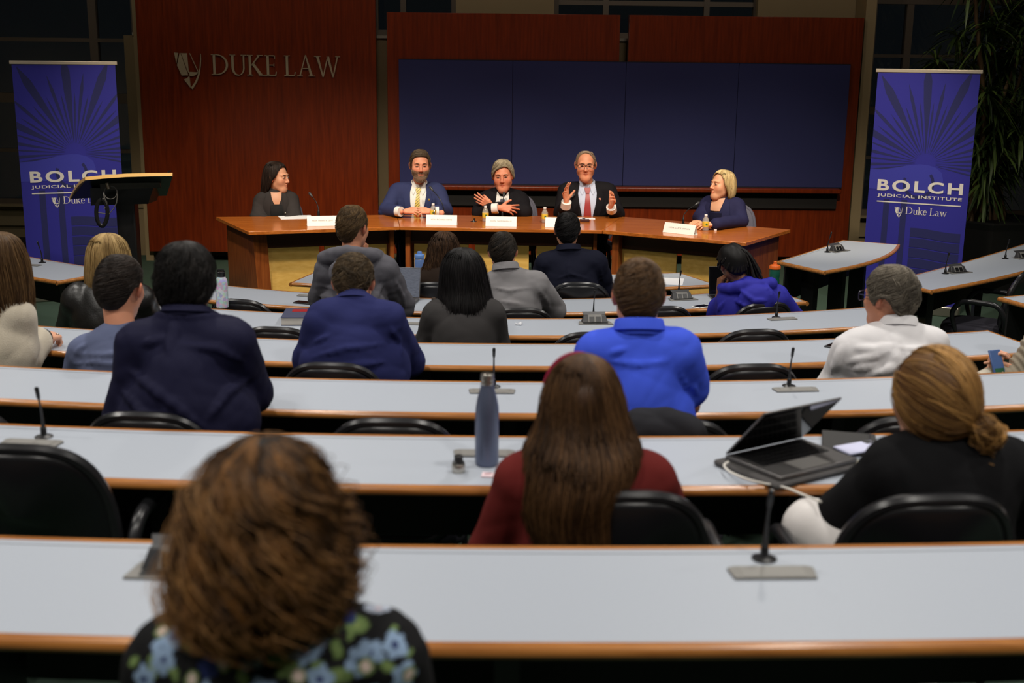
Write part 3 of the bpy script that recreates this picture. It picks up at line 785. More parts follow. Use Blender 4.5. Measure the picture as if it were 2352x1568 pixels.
wing('curved side desk on the left with a microphone, below the left banner', .66, [(-120, 600), (20, 626), (134, 645)], [(-60, 565), (80, 593), (262, 622)], -.08, (.3, .85))
# ================================================================== chairs
def chair_back_shape(n=28):
    """outline of the backrest, (x, z) from the lower left, counter-clockwise"""
    pts = []
    for k in range(n + 1):
        a = math.pi * (1 - k / n); e = .62
        x = .215 * math.copysign(abs(math.cos(a)) ** e, math.cos(a)); z = .60 + .272 * abs(math.sin(a)) ** .75
        pts.append((x, z))
    pts += [(.2, .50), (.12, .455), (-.12, .455), (-.2, .50)]
    return pts
def by(x, z): return -.2 - (z - .45) * .18 + x * x * .9
def smooth_path(P, n):
    P = np.asarray(P, float); d = np.r_[0, np.cumsum(np.linalg.norm(np.diff(P, axis=0), axis=1))]; u = np.linspace(0, d[-1], n); m = np.gradient(P, d, axis=0)
    i = np.clip(np.searchsorted(d, u, 'right') - 1, 0, len(d) - 2); h = d[i + 1] - d[i]; t = ((u - d[i]) / h)[:, None]; h = h[:, None]
    return list((2 * t**3 - 3 * t**2 + 1) * P[i] + (t**3 - 2 * t**2 + t) * h * m[i] + (-2 * t**3 + 3 * t**2) * P[i + 1] + (t**3 - t**2) * h * m[i + 1])
def make_chair(name, label, group, shell, rim, seatm):
    r = thing(name, label, 'chair', (0, 0, 0), 0, group)
    o = chair_back_shape(); m = MB(); k = len(o)
    rings = []
    for sc, yo in ((1, .0), (.97, -.016), (.9, -.022), (.6, -.024), (.25, -.024)):
        rings.append([(x * sc, by(x, z) + yo, .64 + (z - .64) * sc) for x, z in o])
    back = [[(x * sc, by(x, z) + yo, .64 + (z - .64) * sc) for x, z in o] for sc, yo in ((1.0, .012), (.9, .03), (.5, .034))]
    V = [p for ring in rings[::-1] + back for p in ring]; nr = len(rings) + len(back)
    F_ = [(a * k + i, a * k + (i + 1) % k, (a + 1) * k + (i + 1) % k, (a + 1) * k + i) for a in range(nr - 1) for i in range(k)] + [tuple(range(k))[::-1], tuple((nr - 1) * k + i for i in range(k))]
    m.add(V, F_); m.build('backrest', shell, r, smooth=True, auto=60)
    m = MB(); lp = [(x * 1.005, by(x, z) - .002, .64 + (z - .64) * 1.005) for x, z in o]; m.tube(lp + [lp[0], lp[1]], .0175, 8); m.build('back_rim', rim, r, smooth=True)
    m = MB(); V = []
    for zz, sc in ((.40, .9), (.41, 1.), (.44, 1.02), (.465, .98), (.475, .85)):
        for q in range(32):
            a = 2 * math.pi * q / 32; ca, sa = math.cos(a), math.sin(a)
            V.append((.235 * sc * math.copysign(abs(ca) ** .6, ca), .03 + .225 * sc * math.copysign(abs(sa) ** .6, sa), zz))
    F_ = [(a * 32 + i, a * 32 + (i + 1) % 32, (a + 1) * 32 + (i + 1) % 32, (a + 1) * 32 + i) for a in range(4) for i in range(32)] + [tuple(range(32))[::-1], tuple(128 + i for i in range(32))]
    m.add(V, F_); m.build('seat', seatm, r, smooth=True, auto=60)
    for s in (-1, 1):
        ap = smooth_path([(s * .21, -.2, .47), (s * .255, -.21, .56), (s * .265, -.16, .645), (s * .265, -.03, .665), (s * .262, .1, .65), (s * .25, .15, .58), (s * .235, .12, .44)], 22); m = MB(); m.tube(ap, list(.013 + .007 * np.sin(np.linspace(0, math.pi, 22)) ** .6), 10)
        m.build('armrest', rim, r, smooth=True)
        m = MB(); m.tube([(s * .2, -.16, .41), (s * .225, -.22, .012)], .012, 8); m.build('leg', mBlack, r, smooth=True)
        m = MB(); m.tube([(s * .2, .2, .41), (s * .225, .24, .012)], .012, 8); m.build('leg', mBlack, r, smooth=True)
    return r
CH = make_chair('black_chair', 'x', 'black vinyl chairs at the desk rows', mVinyl, mRim, mFabricSeat)
ch_used = [False]
def place_chair(loc, rz, label, proto=CH, used=ch_used):
    if not used[0]:
        used[0] = True; proto.location = tuple(loc); proto.rotation_euler = (0, 0, rz); proto['label'] = label; return proto
    return dup(proto, loc, rz, label)
def row_chair(i, px, label, back=.40, rz=None, dz=0):
    """chair of desk row i whose back centre shows at column px"""
    X = rowX(i, px, -back - .28); t = arc_t(i, X)
    # the back stands .24 behind the chair's own origin
    Y = arcY(i, X, -back)
    place_chair((X, Y, fl[i] + dz), -t * 0 + (t if rz is None else rz), label)
    return X, Y
# (row, column of the back's centre, label)
CHAIRS = [(1, 60, 'empty black chair at the second desk row, its armrest beside the curly haired woman'),
 (1, 1420, 'black chair under the woman in the maroon top'),
 (1, 2125, 'black chair under the woman in the black sweater'),
 (2, 345, 'black chair under the big man in the navy shirt'),
 (2, 900, 'empty black chair at the third desk row, left of the steel water bottle'),
 (2, 1530, 'black chair under the man in the bright blue polo, draped with a dark jacket'),
 (2, 2075, 'black chair at the third desk row, partly behind the blonde bun'),
 (2, -95, 'black chair cut off at the left frame edge, third desk row'),
 (3, 768, 'black chair under the man in the navy sweatshirt'),
 (3, 1345, 'black chair at the fourth desk row, mostly behind the long brown hair'),
 (3, 1712, 'empty black chair right of the man in the bright blue polo'),
 (4, 648, 'empty black chair between the big navy shirt and the navy sweatshirt, fifth row'),
 (4, 1350, 'empty black chair behind the head of the man in the bright blue polo'),
 (4, 1713, 'empty black chair below the person in the blue hooded top'),
 (5, 575, 'empty black chair behind the pastel water bottle'),
 (5, 1190, 'black chair under the man in the grey quarter-collar shirt'),
 (5, 1500, 'black chair just right of the blue polo man\'s head, sixth row'),
 (5, 1728, 'black chair under the person in the blue hooded top')]
for i, px, lb in CHAIRS: row_chair(i, px, lb, {60: -.1, 1420: .16, 2125: .2}.get(px, .285))
gY = lambda x: at_z(x, 661, GZ)[1]
for px, lb in ((1000, 'black chair under the woman with long wavy brown hair at the front desk'), (1331, 'black chair under the man in the navy suit at the front desk')):
    q = at_Y(px, 668, gY(px) - .56); place_chair((q[0], gY(px) - .29, GFL), 0, lb)
q = at_z(2242, 738, .35); place_chair((q[0] + .03, q[1], -.129), R(58), 'empty black chair on the right aisle, seat and curved armrest in full view')
# ================================================================== microphones, plates, outlets
def make_mic():
    r = thing('desk_microphone', 'x', 'microphone', (0, 0, 0), 0, 'gooseneck microphones')
    MB().lathe([(0, 0), (.034, 0), (.034, .004), (.024, .009), (.012, .014), (.011, .05), (.0095, .052), (0, .052)]).build('base', mBlkPl, r, smooth=True)
    MB().tube([(0, 0, .05), (0, 0, .09), (0, -.006, .15), (0, -.016, .2)], [.0075, .006, .0042, .004], 8).build('gooseneck', mBlkPl, r, smooth=True)
    MB().tube([(0, -.016, .198), (0, -.019, .215), (0, -.027, .262), (0, -.0285, .268)], [.0045, .0075, .0085, .005], 10).build('capsule', mBlkPl, r, smooth=True)
    return r
MIC = make_mic(); mic_used = [False]
def mic(loc, rz, label, sc=.6, proto=MIC):
    if not mic_used[0]: mic_used[0] = True; o = proto; o.location = tuple(map(float, loc)); o.rotation_euler = (0, 0, rz); o['label'] = label
    else: o = dup(proto, loc, rz, label)
    o.scale = (sc * 1.3, sc * 1.3, sc); return o
def make_plate():
    r = thing('cable_cover_plate', 'x', 'cable cover', (0, 0, 0), 0, 'grey cable cover plates')
    m = MB(); a, b, c_ = .084, .0, .0
    m.prism([(-.084, -.028), (.084, -.028), (.09, .022), (.075, .03), (-.075, .03), (-.09, .022)], 0, .006); m.build('plate', mGreyPl, r, bevel=.002)
    m = MB(); m.prism([(-.064, -.024), (.064, -.024), (.066, .024), (-.066, .024)], .006, .0068); m.build('lid', plain('grey plastic lid', srgb(136, 134, 130), .4), r)
    return r
PL = make_plate(); pl_used = [False]
def plate(loc, rz, label): return place_chair(loc, rz, label, PL, pl_used)
def make_outlet():
    r = thing('power_outlet_box', 'x', 'power outlet', (0, 0, 0), 0, 'open desk power outlets')
    MB().prism([(-.1, -.035), (.1, -.035), (.088, .045), (-.088, .045)], 0, .006).build('base_plate', mGreyPl, r, bevel=.002)
    m = MB(); m.add([(-.075, .0, .006), (.075, .0, .006), (.075, .045, .006), (-.075, .045, .006), (-.062, .02, .045), (.062, .02, .045), (.062, .04, .045), (-.062, .04, .045)],
                    [(0, 1, 5, 4), (1, 2, 6, 5), (2, 3, 7, 6), (3, 0, 4, 7), (4, 5, 6, 7), (3, 2, 1, 0)]); m.build('housing', mDkPl, r, bevel=.002)
    m = MB(); m.add([(-.04, -.004, .008), (.04, -.004, .008), (.04, .016, .043), (-.04, .016, .043), (-.04, .03, .008), (.04, .03, .008), (.04, .03, .047), (-.04, .03, .047)],
                    [(0, 1, 2, 3), (1, 5, 6, 2), (4, 0, 3, 7), (3, 2, 6, 7), (5, 4, 7, 6), (0, 4, 5, 1)]); fp = m.build('face_plate', mGreyPl, r, bevel=.0015)
    for s in (-1, 1):
        m = MB(); xc = s * .0185; d = nz([0, .02, .035]); o = np.array([xc, .0053, .0245]) + np.array([0, -.0012, .0004])
        m.slab([o + np.array([x_, 0, 0]) + d * y_ for x_, y_ in ((-.014, -.015), (.014, -.015), (.014, .015), (-.014, .015))], nz([0, -.035, .02]), .003); so = m.build('socket', mBlkPl, r)
    m = MB(); m.slab([(-.062, .0405, .044), (.062, .0405, .044), (.068, .06, .058), (-.068, .06, .058)], (0, -1, .3), .004); m.build('flip_lid', mDkPl, r)
    m = MB(); m.slab([(-.07, -.03, .0068), (.07, -.03, .0068), (.072, -.002, .0068), (-.072, -.002, .0068)], (0, 0, 1), .0006); m.build('well', mBlkPl, r)
    return r
OU = make_outlet(); ou_used = [False]
def outlet(loc, rz, label): return place_chair(loc, rz, label, OU, ou_used)
def on_row(i, px, py): p = at_z(px, py, ZT[i] + .0005); return p, arc_t(i, p[0])
for i, px, py, lb in ((0, 1755, 1283, 'microphone on the nearest desk row, rising above the grey plate'), (1, 101, 1003, 'microphone on the second desk row, far left'),
                      (2, 1134, 888, 'microphone behind the steel water bottle'), (2, 1812, 886, 'microphone on the third desk row, behind the open laptop'),
                      (4, 1363, 727, 'microphone behind the power outlet on the fifth desk row'), (4, 1783, 729, 'microphone in front of the person in the blue hooded top'),
                      (5, 1559, 672, 'microphone behind the power outlet beside the white phone')):
    p, t = on_row(i, px, py); mic(p, t, lb)
for i, px, py, lb in ((0, 1775, 1318, 'grey cover plate on the nearest desk row, below its microphone'), (1, 72, 1019, 'grey cover plate at the far left of the second desk row'),
                      (1, 1112, 1043, 'grey cover plate behind the steel water bottle, second desk row'), (2, 1130, 900, 'grey cover plate on the third desk row, left of the long brown hair'),
                      (2, 1828, 896, 'grey cover plate on the third desk row, behind the open laptop'), (4, 1797, 733, 'grey cover plate below the blue hooded top, fifth desk row'),
                      (4, 940, 744, 'grey cover plate beside the navy sweatshirt, fifth desk row'), (5, 712, 680, 'grey cover plate between the navy sweatshirt and pastel bottle, sixth desk row')):
    p, t = on_row(i, px, py); plate(p, t, lb)
for i, px, py, lb in ((0, 408, 1316, 'open power outlet on the nearest desk row, half behind the curly hair'), (4, 1367, 743, 'open power outlet left of the blue polo man, fifth desk row'),
                      (5, 1568, 688, 'open power outlet above the white phone, sixth desk row')):
    p, t = on_row(i, px, py); outlet(p, t, lb)
for z, px, py, kx, ky, a, lb in ((WZ1, 1900, 579, 1928, 577, 40, 'on the short side desk beside the speakers table'), (WZ2, 2171, 628, 2203, 626, 22, 'on the right side desk above the empty chair, the lower one'), (WZ2, 2309, 594, 2354, 593, 28, 'on the right side desk, cut by the right frame edge')):
    mic(at_z(px, py, z + .0005), R(a) + (.6 if kx < 2000 else 0), 'microphone ' + lb); outlet(at_z(kx, ky, z + .0005), R(a), 'power outlet ' + lb)
mic(at_z(97, 603, .6605), R(-70), 'microphone on the left side desk, in front of the left banner'); plate(at_z(68, 609, .6605), R(-15), 'grey cover plate on the left side desk')
# ================================================================== people: engine
def rotz(a): c, s = math.cos(a), math.sin(a); return np.array([[c, -s, 0], [s, c, 0], [0, 0, 1.]])
def rotx(a): c, s = math.cos(a), math.sin(a); return np.array([[1., 0, 0], [0, c, -s], [0, s, c]])
def roty(a): c, s = math.cos(a), math.sin(a); return np.array([[c, 0, s], [0, 1., 0], [-s, 0, c]])
def head_rot(yaw, nod=0, tilt=0): return rotz(R(yaw)) @ rotx(-R(nod)) @ roty(R(tilt))
def head_sdf(H, Rh, hs=1., fem=False, jaw=1.):
    S = SDF(); g = lambda x, y, z: H + Rh @ (np.array([x, y, z]) * hs)
    f = .93 if fem else 1.
    E = lambda c, r, k=.02, op='u': S.ell(g(*c), np.array(r) * hs, k * hs, Rh, op)
    C = lambda a, b, ra, rb, k=.012, op='u': S.cap(g(*a), g(*b), ra * hs, rb * hs, k * hs, None, op)
    E((0, -.012, .032), (.076, .098, .088)); E((0, .028, -.03), (.06 * f, .066, .082), .03)
    C((0, .066, -.1), (0, .062, -.104), .02 * jaw, .02 * jaw, .03)
    for s in (-1, 1):
        C((s * .043 * f * (.6 + .4 * jaw), .008, -.055), (s * .016, .06, -.098), .02 * (.5 + .5 * jaw), .018, .045)
        E((s * .040 * f, .058, -.024), (.026, .024, .026), .035)
        C((s * .012, .089, .03), (s * .042, .077, .029), .01, .009, .014)
        S.ell(g(s * .031, .101, .008), np.array([.016, .014, .011]) * hs, .012 * hs, Rh, 's')
        E((s * .031, .080, .008), (.0135, .0125, .0115), .004)
        E((s * .0815, -.004, .0), (.011, .018, .032), .007); E((s * .089, -.014, .008), (.006, .013, .023), .006)
    C((0, .09, .018), (0, .112, -.026), .0075, .011, .010)
    for s in (-1, 1): E((s * .0105, .101, -.031), (.0085, .010, .008), .006)
    C((-.020, .083, -.0585), (0, .0945, -.0555), .0045, .006, .005); C((.020, .083, -.0585), (0, .0945, -.0555), .0045, .006, .005)
    C((-.018, .083, -.066), (0, .092, -.0685), .005, .0068, .005); C((.018, .083, -.066), (0, .092, -.0685), .005, .0068, .005)
    S.cap(g(-.022, .094, -.0622), g(.022, .094, -.0622), .0018 * hs, .0018 * hs, .003, None, 's')
    return S, g
def torso(S, L, inf=0., cd=.125, ww=.15, hw=.18, k=.05, legs=False, arms=True, sleeve=2.0, arm_r=1.0, neck=True, shr=.058):
    up = nz(L['NB'] - L['HP']); rg = nz(L['SR'] - L['SL']); fw = nz(np.cross(up, rg)); rg = np.cross(fw, up)
    Rt = np.stack([rg, fw, up], 1); sw = np.linalg.norm(L['SR'] - L['SL']) / 2; ms = (L['SL'] + L['SR']) / 2
    L['fw'], L['up'], L['rg'], L['ms'], L['sw'] = fw, up, rg, ms, sw
    a, b = ms + (L['SL'] - ms) * .82, ms + (L['SR'] - ms) * .82
    S.cap(a, b, shr + inf, shr + inf, k)
    S.ell(ms - up * .14 + fw * .005, np.array([sw * .85 + inf, cd + inf, .20]), k, Rt)
    S.ell(L['HP'] + up * .2, np.array([ww + inf, cd * .98 + inf, .2]), k, Rt)
    S.ell(L['HP'] + up * .02, np.array([hw + inf, .13 + inf, .14]), k, Rt)
    if neck:
        for s in ('SL', 'SR'): S.cap(L['NB'] - up * .022, ms + (L[s] - ms) * .8 + up * .008, .040 + inf, .044 + inf, .045)
    if arms:
        for s, e, w in (('SL', 'EL', 'WL'), ('SR', 'ER', 'WR')):
            ra, rb, rc = (.054 * arm_r + inf), (.044 * arm_r + inf), (.034 * arm_r + inf)
            if sleeve >= 1: S.cap(L[s], L[e], ra, rb, .022)
            else: S.cap(L[s], L[s] + (L[e] - L[s]) * sleeve, ra, rb + .006, .022)
            if sleeve > 1: S.cap(L[e], L[e] + (L[w] - L[e]) * min(1, sleeve - 1), rb, rc, .03)
    return S
def leg_sdf(S, L, inf=0.):
    fz = L['floor']
    f2 = nz(np.array([L['fw'][0], L['fw'][1], 0])); r2 = np.array([f2[1], -f2[0], 0])
    for s in (-1, 1):
        hip = L['HP'] + r2 * s * .09 - ez * .02
        kn = L.get('KN%d' % s); kn = np.array([*(L['HP'] + r2 * s * .12 + f2 * L.get('thigh', .40))[:2], fz + .555]) if kn is None else kn
        an = L.get('AN%d' % s); an = np.array([*(kn + f2 * .03)[:2], fz + .09]) if an is None else an
        S.cap(hip, kn, .085 + inf, .062 + inf, .04); S.cap(kn, an, .058 + inf, .042 + inf, .03)
        L['FT%d' % s] = an; L['F2'] = f2
    return S
FING = [((.040, .025, .020), .088, .027, .0086), ((.045, .028, .021), .092, .0085, .0088), ((.041, .026, .021), .088, -.0105, .0085), ((.032, .020, .018), .080, -.028, .0076)]
def hand_sdf(wr, d, pn, side, curls, spread=(.12, .02, -.08, -.2), thumb=(.75, .6, .25, .3), sc=1.0, back=.045):
    """d wrist-to-knuckles, pn out of the palm, side +1 right hand; curls: per finger joint bends"""
    S = SDF(); d = nz(d); pn = nz(pn - d * (pn @ d)); lat = np.cross(d, pn) * side
    S.cap(wr - d * back * sc, wr + d * .012 * sc, .030 * sc, .024 * sc, .012, (pn, .72))
    for (seg, l, o, r), cu, sp_ in zip(FING, curls, spread):
        kn = wr + (d * l + lat * o - pn * .003) * sc
        S.cap(wr + (d * .012 + lat * o * .55) * sc, kn, .0145 * sc, .0115 * sc, .010 * sc)
        dd = nz(d * math.cos(sp_) + lat * math.sin(sp_)); nn = pn.copy(); p = kn
        for j, (sl_, cc) in enumerate(zip(seg, cu)):
            dd, nn = dd * math.cos(cc) + nn * math.sin(cc), nn * math.cos(cc) - dd * math.sin(cc)
            q = p + dd * sl_ * sc; S.cap(p, q, (r - .0007 * j) * sc, (r - .0007 * (j + 1)) * sc, .0028 * sc); p = q
    a, b, c_, fl_ = thumb
    t = nz(lat * a + d * b + pn * c_); p0 = wr + (d * .018 + lat * .022 + pn * .004) * sc
    S.cap(wr + d * .01 * sc, p0 + t * .03 * sc, .016 * sc, .0135 * sc, .012 * sc)
    p = p0
    for j, sl_ in enumerate((.040, .031, .025)):
        q = p + t * sl_ * sc; S.cap(p, q, (.0118 - .001 * j) * sc, (.0108 - .001 * j) * sc, .004 * sc); p = q
        t = nz(t * math.cos(fl_) + nz(d * .6 + pn * .5 - lat * .3) * math.sin(fl_))
    return S
OPEN = [(.15, .15, .1)] * 4; RELAX = [(.45, .5, .3), (.5, .55, .3), (.55, .6, .35), (.6, .6, .35)]; FIST = [(1.3, 1.5, .9)] * 4; CURL = [(.7, .9, .5)] * 4
def vnormal(V, Q):
    n = np.cross(V[Q[:, 2]] - V[Q[:, 0]], V[Q[:, 3]] - V[Q[:, 1]]); o = np.zeros_like(V)
    for k in range(4): np.add.at(o, Q[:, k], n)
    return o / (np.linalg.norm(o, axis=1)[:, None] + 1e-12)
# ---------------------------------------------------------------- hair
def catmull(A, n=160):
    A = np.asarray(A, float); d = np.r_[0, np.cumsum(np.linalg.norm(np.diff(A[:, :3], axis=0), axis=1) + 1e-6)]; u = np.linspace(0, d[-1], n); out = []
    m = np.gradient(A, d, axis=0)
    i = np.clip(np.searchsorted(d, u, 'right') - 1, 0, len(d) - 2); h = (d[i + 1] - d[i]); t = ((u - d[i]) / h)[:, None]; h = h[:, None]
    return (2 * t**3 - 3 * t**2 + 1) * A[i] + (t**3 - 2 * t**2 + t) * h * m[i] + (-2 * t**3 + 3 * t**2) * A[i + 1] + (t**3 - t**2) * h * m[i + 1], d[-1]
class Hair:
    def __init__(s, H, Rh, hs, prof, low, seed=1):
        """prof rows: z, rx, ry_front, ry_back, cx, cy (head frame, metres); low: (angle from the front, z) hair line"""
        p = np.asarray(prof, float); top = p[0].copy(); p = p.copy()
        s.T, s.len = catmull(p); s.u = np.linspace(0, 1, len(s.T)); s.H, s.Rh, s.hs = H, Rh, hs
        a = np.radians([l[0] for l in low]); s.la, s.lz = a, np.array([l[1] for l in low]); s.sym = min(l[0] for l in low) >= 0
        s.r = np.random.default_rng(seed)
    def zlow(s, phi):
        ph = (phi + math.pi) % (2 * math.pi) - math.pi
        return np.interp(np.abs(ph) if s.sym else ph, s.la, s.lz)
    def send(s, phi):
        z = s.zlow(phi); return np.interp(-z, -s.T[:, 0], s.u)
    def at(s, phi, u, rho=1., dz=0.):
        c = [np.interp(u, s.u, s.T[:, k]) for k in range(6)]
        cphi, sphi = np.cos(phi), np.sin(phi)
        return np.stack([c[4] + c[1] * rho * sphi, c[5] + rho * np.where(cphi > 0, c[2], c[3]) * cphi, c[0] + dz + 0 * phi], -1)
    def world(s, P): return s.H + (P * s.hs) @ s.Rh.T
    def base(s, rho=.95, nphi=80, ns=44, bump=.0, seed=3):
        phi = np.linspace(0, 2 * math.pi, nphi, endpoint=False)[:, None]; t = np.linspace(.0, 1, ns)[None, :]
        u = t * s.send(phi)[:, :]; P = s.at(phi + 0 * t, u, rho)
        if bump:
            nf = noise3(seed, 55); P = P * (1 + bump * nf(P * np.array([1, 1, .35])))[..., None]
        P[..., 2] -= .007
        V = s.world(P.reshape(-1, 3)); i = np.arange(nphi)[:, None]; j = np.arange(ns - 1)[None, :]; i2 = (i + 1) % nphi
        Q = np.stack([i * ns + j, i2 * ns + j, i2 * ns + j + 1, i * ns + j + 1], -1).reshape(-1, 4)
        return V, Q
    def strands(s, nl, per, m, length, rad, c0, c1, root=(0, 1), phi_rng=None, lift=(.0, .02), swirl=0., curl=(0, 0), clump=.012, drift=.25, rootpow=1., tipfade=.35, hl=1.6, len_var=.3, jit=.02, over=0., jl=.0, tip=0.):
        r = s.r
        lo, hi = phi_rng if phi_rng else (-math.pi, math.pi)
        p0 = r.uniform(lo, hi, nl); u0 = (root[0] + (root[1] - root[0]) * r.uniform(0, 1, nl) ** rootpow)
        p0 = p0[:, None] + r.normal(0, clump / .09, (nl, per)); u0 = u0[:, None] + r.normal(0, .015, (nl, per))
        end = s.send(p0) + over; u0 = np.clip(u0, 0.004, 1) * end
        ln = length / s.len / s.hs * (1 + len_var * r.uniform(-1, 1, (nl, 1))) * r.uniform(.85, 1.1, (nl, per))
        t = np.linspace(0, 1, m)[None, None, :]
        dr = r.normal(0, drift, (nl, 1, 1)); ph = p0[..., None] + (swirl + dr) * t
        u = np.minimum(u0[..., None] + ln[..., None] * t, np.minimum(s.send(ph) + over, 1.) + (.012 * r.uniform(-1.5, 1, (nl, per)))[..., None])
        lf = lift[0] + lift[1] * t ** 1.5 * r.uniform(.3, 1.3, (nl, 1, 1)) + r.normal(0, jit, (nl, per, 1)) + r.normal(0, jl, (nl, 1, 1)) * np.clip(t * 3, .3, 1)
        P = s.at(ph, u, 1 + lf)
        if curl[0] > 0:
            w = curl[1] * r.uniform(.7, 1.4, (nl, 1, 1)); q = r.uniform(0, 6.3, (nl, 1, 1)) + r.normal(0, .25, (nl, per, 1)); A = curl[0] * r.uniform(.5, 1.3, (nl, 1, 1)) * np.clip((u - .12) * 4, 0, 1)
            arcL = (u - u0[..., None]) * s.len
            tx, ty = np.cos(ph), -np.sin(ph)
            P[..., 0] += A * np.cos(arcL * w + q) * tx + A * .7 * np.sin(arcL * w + q) * np.sin(ph)
            P[..., 1] += A * np.cos(arcL * w + q) * ty + A * .7 * np.sin(arcL * w + q) * np.cos(ph)
            P[..., 2] += A * .4 * np.sin(arcL * w * 1.1 + q)
        W = s.world(P.reshape(-1, 3)).reshape(nl * per, m, 3)
        f = r.uniform(0, 1, (nl, 1)) ** hl * .8 + r.uniform(0, .2, (nl, per))
        col = np.asarray(c0)[:3] + (np.asarray(c1)[:3] - np.asarray(c0)[:3]) * f.reshape(-1, 1)
        prof = np.minimum(1, np.linspace(1.25, tipfade, m) + .0); return tubes(W, rad * s.hs * prof[None, :] * np.ones((len(W), 1)), col[:, None, :] * (1 + tip * (np.linspace(0, 1, m) - .4))[None, :, None])
def tubes(P, r, col, k=3):
    n, m, _ = P.shape
    T = np.gradient(P, axis=1); T /= np.linalg.norm(T, axis=2, keepdims=True) + 1e-9
    ref = np.where(np.abs(T[..., 2:3]) < .8, np.array([0, 0, 1.]), np.array([1., 0, 0])); A = np.cross(T, ref); A /= np.linalg.norm(A, axis=2, keepdims=True) + 1e-9; B = np.cross(T, A)
    V = np.stack([P + (A * math.cos(2 * math.pi * q / k) + B * math.sin(2 * math.pi * q / k)) * r[..., None] for q in range(k)], 2)
    C = np.repeat(col[:, :, None, :], k, 2)
    i = np.arange(n)[:, None, None]; j = np.arange(m - 1)[None, :, None]; q = np.arange(k)[None, None, :]; b = i * m * k
    Q = np.stack([b + j * k + q, b + j * k + (q + 1) % k, b + (j + 1) * k + (q + 1) % k, b + (j + 1) * k + q], -1).reshape(-1, 4)
    return V.reshape(-1, 3), Q, C.reshape(-1, 3)
def merge(parts):
    V, Q, C = [], [], []; b = 0
    for v, q, c in parts: V.append(v); Q.append(q + b); C.append(c); b += len(v)
    return np.concatenate(V), np.concatenate(Q), np.concatenate(C)
mHair = vcol_mat('hair', .52, .25); mHairCurl = mHair
mSkin = vcol_mat('skin', .5, .4, sub=.12)
mEye = vcol_mat('eye', .15, .5)
mShoe = plain('dark shoes', (.01, .009, .008, 1), .4)
def cloth(name, c, rough=.85, sheen=0., bump=.25, bscale=900, var=.08): return plain(name, c, rough, spec=.12, var=var, nscale=500, bump=bump, bscale=bscale, sheen=sheen if sheen >= .4 else 0)
HEADP = [(.122, .001, .001, .001, 0, -.012), (.117, .030, .04, .04, 0, -.012), (.10, .054, .066, .068, 0, -.012), (.07, .072, .086, .092, 0, -.012), (.03, .081, .097, .104, 0, -.012), (-.01, .082, .1, .101, 0, -.012), (-.05, .073, .09, .088, 0, -.012), (-.085, .062, .08, .068, 0, -.012), (-.12, .056, .07, .058, 0, -.012)]
def grow(prof, top, side, back=None, low=None, front=.55):
    """thicken the close-cropped head profile: `top` metres above, `side` beside, `back` behind, `low` near the nape"""
    back = side if back is None else back; low = side * .3 if low is None else low; o = []
    for z, rx, rf, rb, cx, cy in prof:
        w = np.clip((z + .09) / .1, 0, 1); t = np.clip((z - .02) / .1, 0, 1); a = low + (side - low) * w
        k = 1 if rx > .002 else 0
        o.append((z + top * t, rx + a * k, rf + a * k * front, rb + (low + (back - low) * w) * k, cx, cy))
    return o
LOWM = [(0, .072), (40, .066), (58, .045), (72, -.005), (80, -.022), (92, .022), (112, .018), (128, -.04), (150, -.068), (180, -.074)]
def short_hair(root, L, c0, c1, top=.022, side=.014, back=.016, low=.004, n=1100, length=.05, rad=.0011, seed=1, lift=(.0, .10), swirl=.5, drift=.16, lowline=LOWM, curl=(0, 0), per=6, hl=1.3, name='hair', jl=.022, jit=.008):
    h = Hair(L['H'], L['Rh'], L['hs'], grow(HEADP, top, side, back, low), lowline, seed)
    b = h.base(.985, bump=.018, seed=seed); c = np.asarray(c0)[:3]
    nf = noise3(seed, 90); f = .5 + .5 * nf(b[0]); cb = c * .75 + (np.asarray(c1)[:3] - c) * np.clip(f, 0, 1)[:, None] * .25
    parts = [(b[0], b[1], cb), h.strands(n, per, 7, length, rad * .72, c0, c1, lift=lift, swirl=swirl, drift=drift, jit=jit, curl=curl, hl=hl, clump=.007, jl=jl)]
    V, Q, C = merge(parts); return mesh_obj(name, V, Q, mHair, root, True, True, C)
def long_hair(root, L, prof, low, c0, c1, nl=260, per=10, m=14, rad=.0011, length=.5, seed=1, curl=(0, 0), lift=(0, .02), rootpow=1.2, root_rng=(0, .55), hl=1.6, jit=.025, basebump=.02, extra=None, over=.0, drift=.25, base_rho=.93, clump=.012, jl=.012, tip=.35):
    h = Hair(L['H'], L['Rh'], L['hs'], prof, low, seed)
    b = h.base(base_rho, bump=basebump, seed=seed); c = np.asarray(c0)[:3]
    cb = np.repeat((c * .8)[None], len(b[0]), 0)
    parts = [(b[0], b[1], cb), h.strands(nl, per, m, length, rad, c0, c1, root=root_rng, rootpow=rootpow, curl=curl, lift=lift, hl=hl, jit=jit, over=over, drift=drift, clump=clump, jl=jl, tip=tip)]
    if extra: parts.append(h.strands(*extra[0], **extra[1]))
    V, Q, C = merge(parts); return mesh_obj('hair', V, Q, mHair, root, True, True, C)
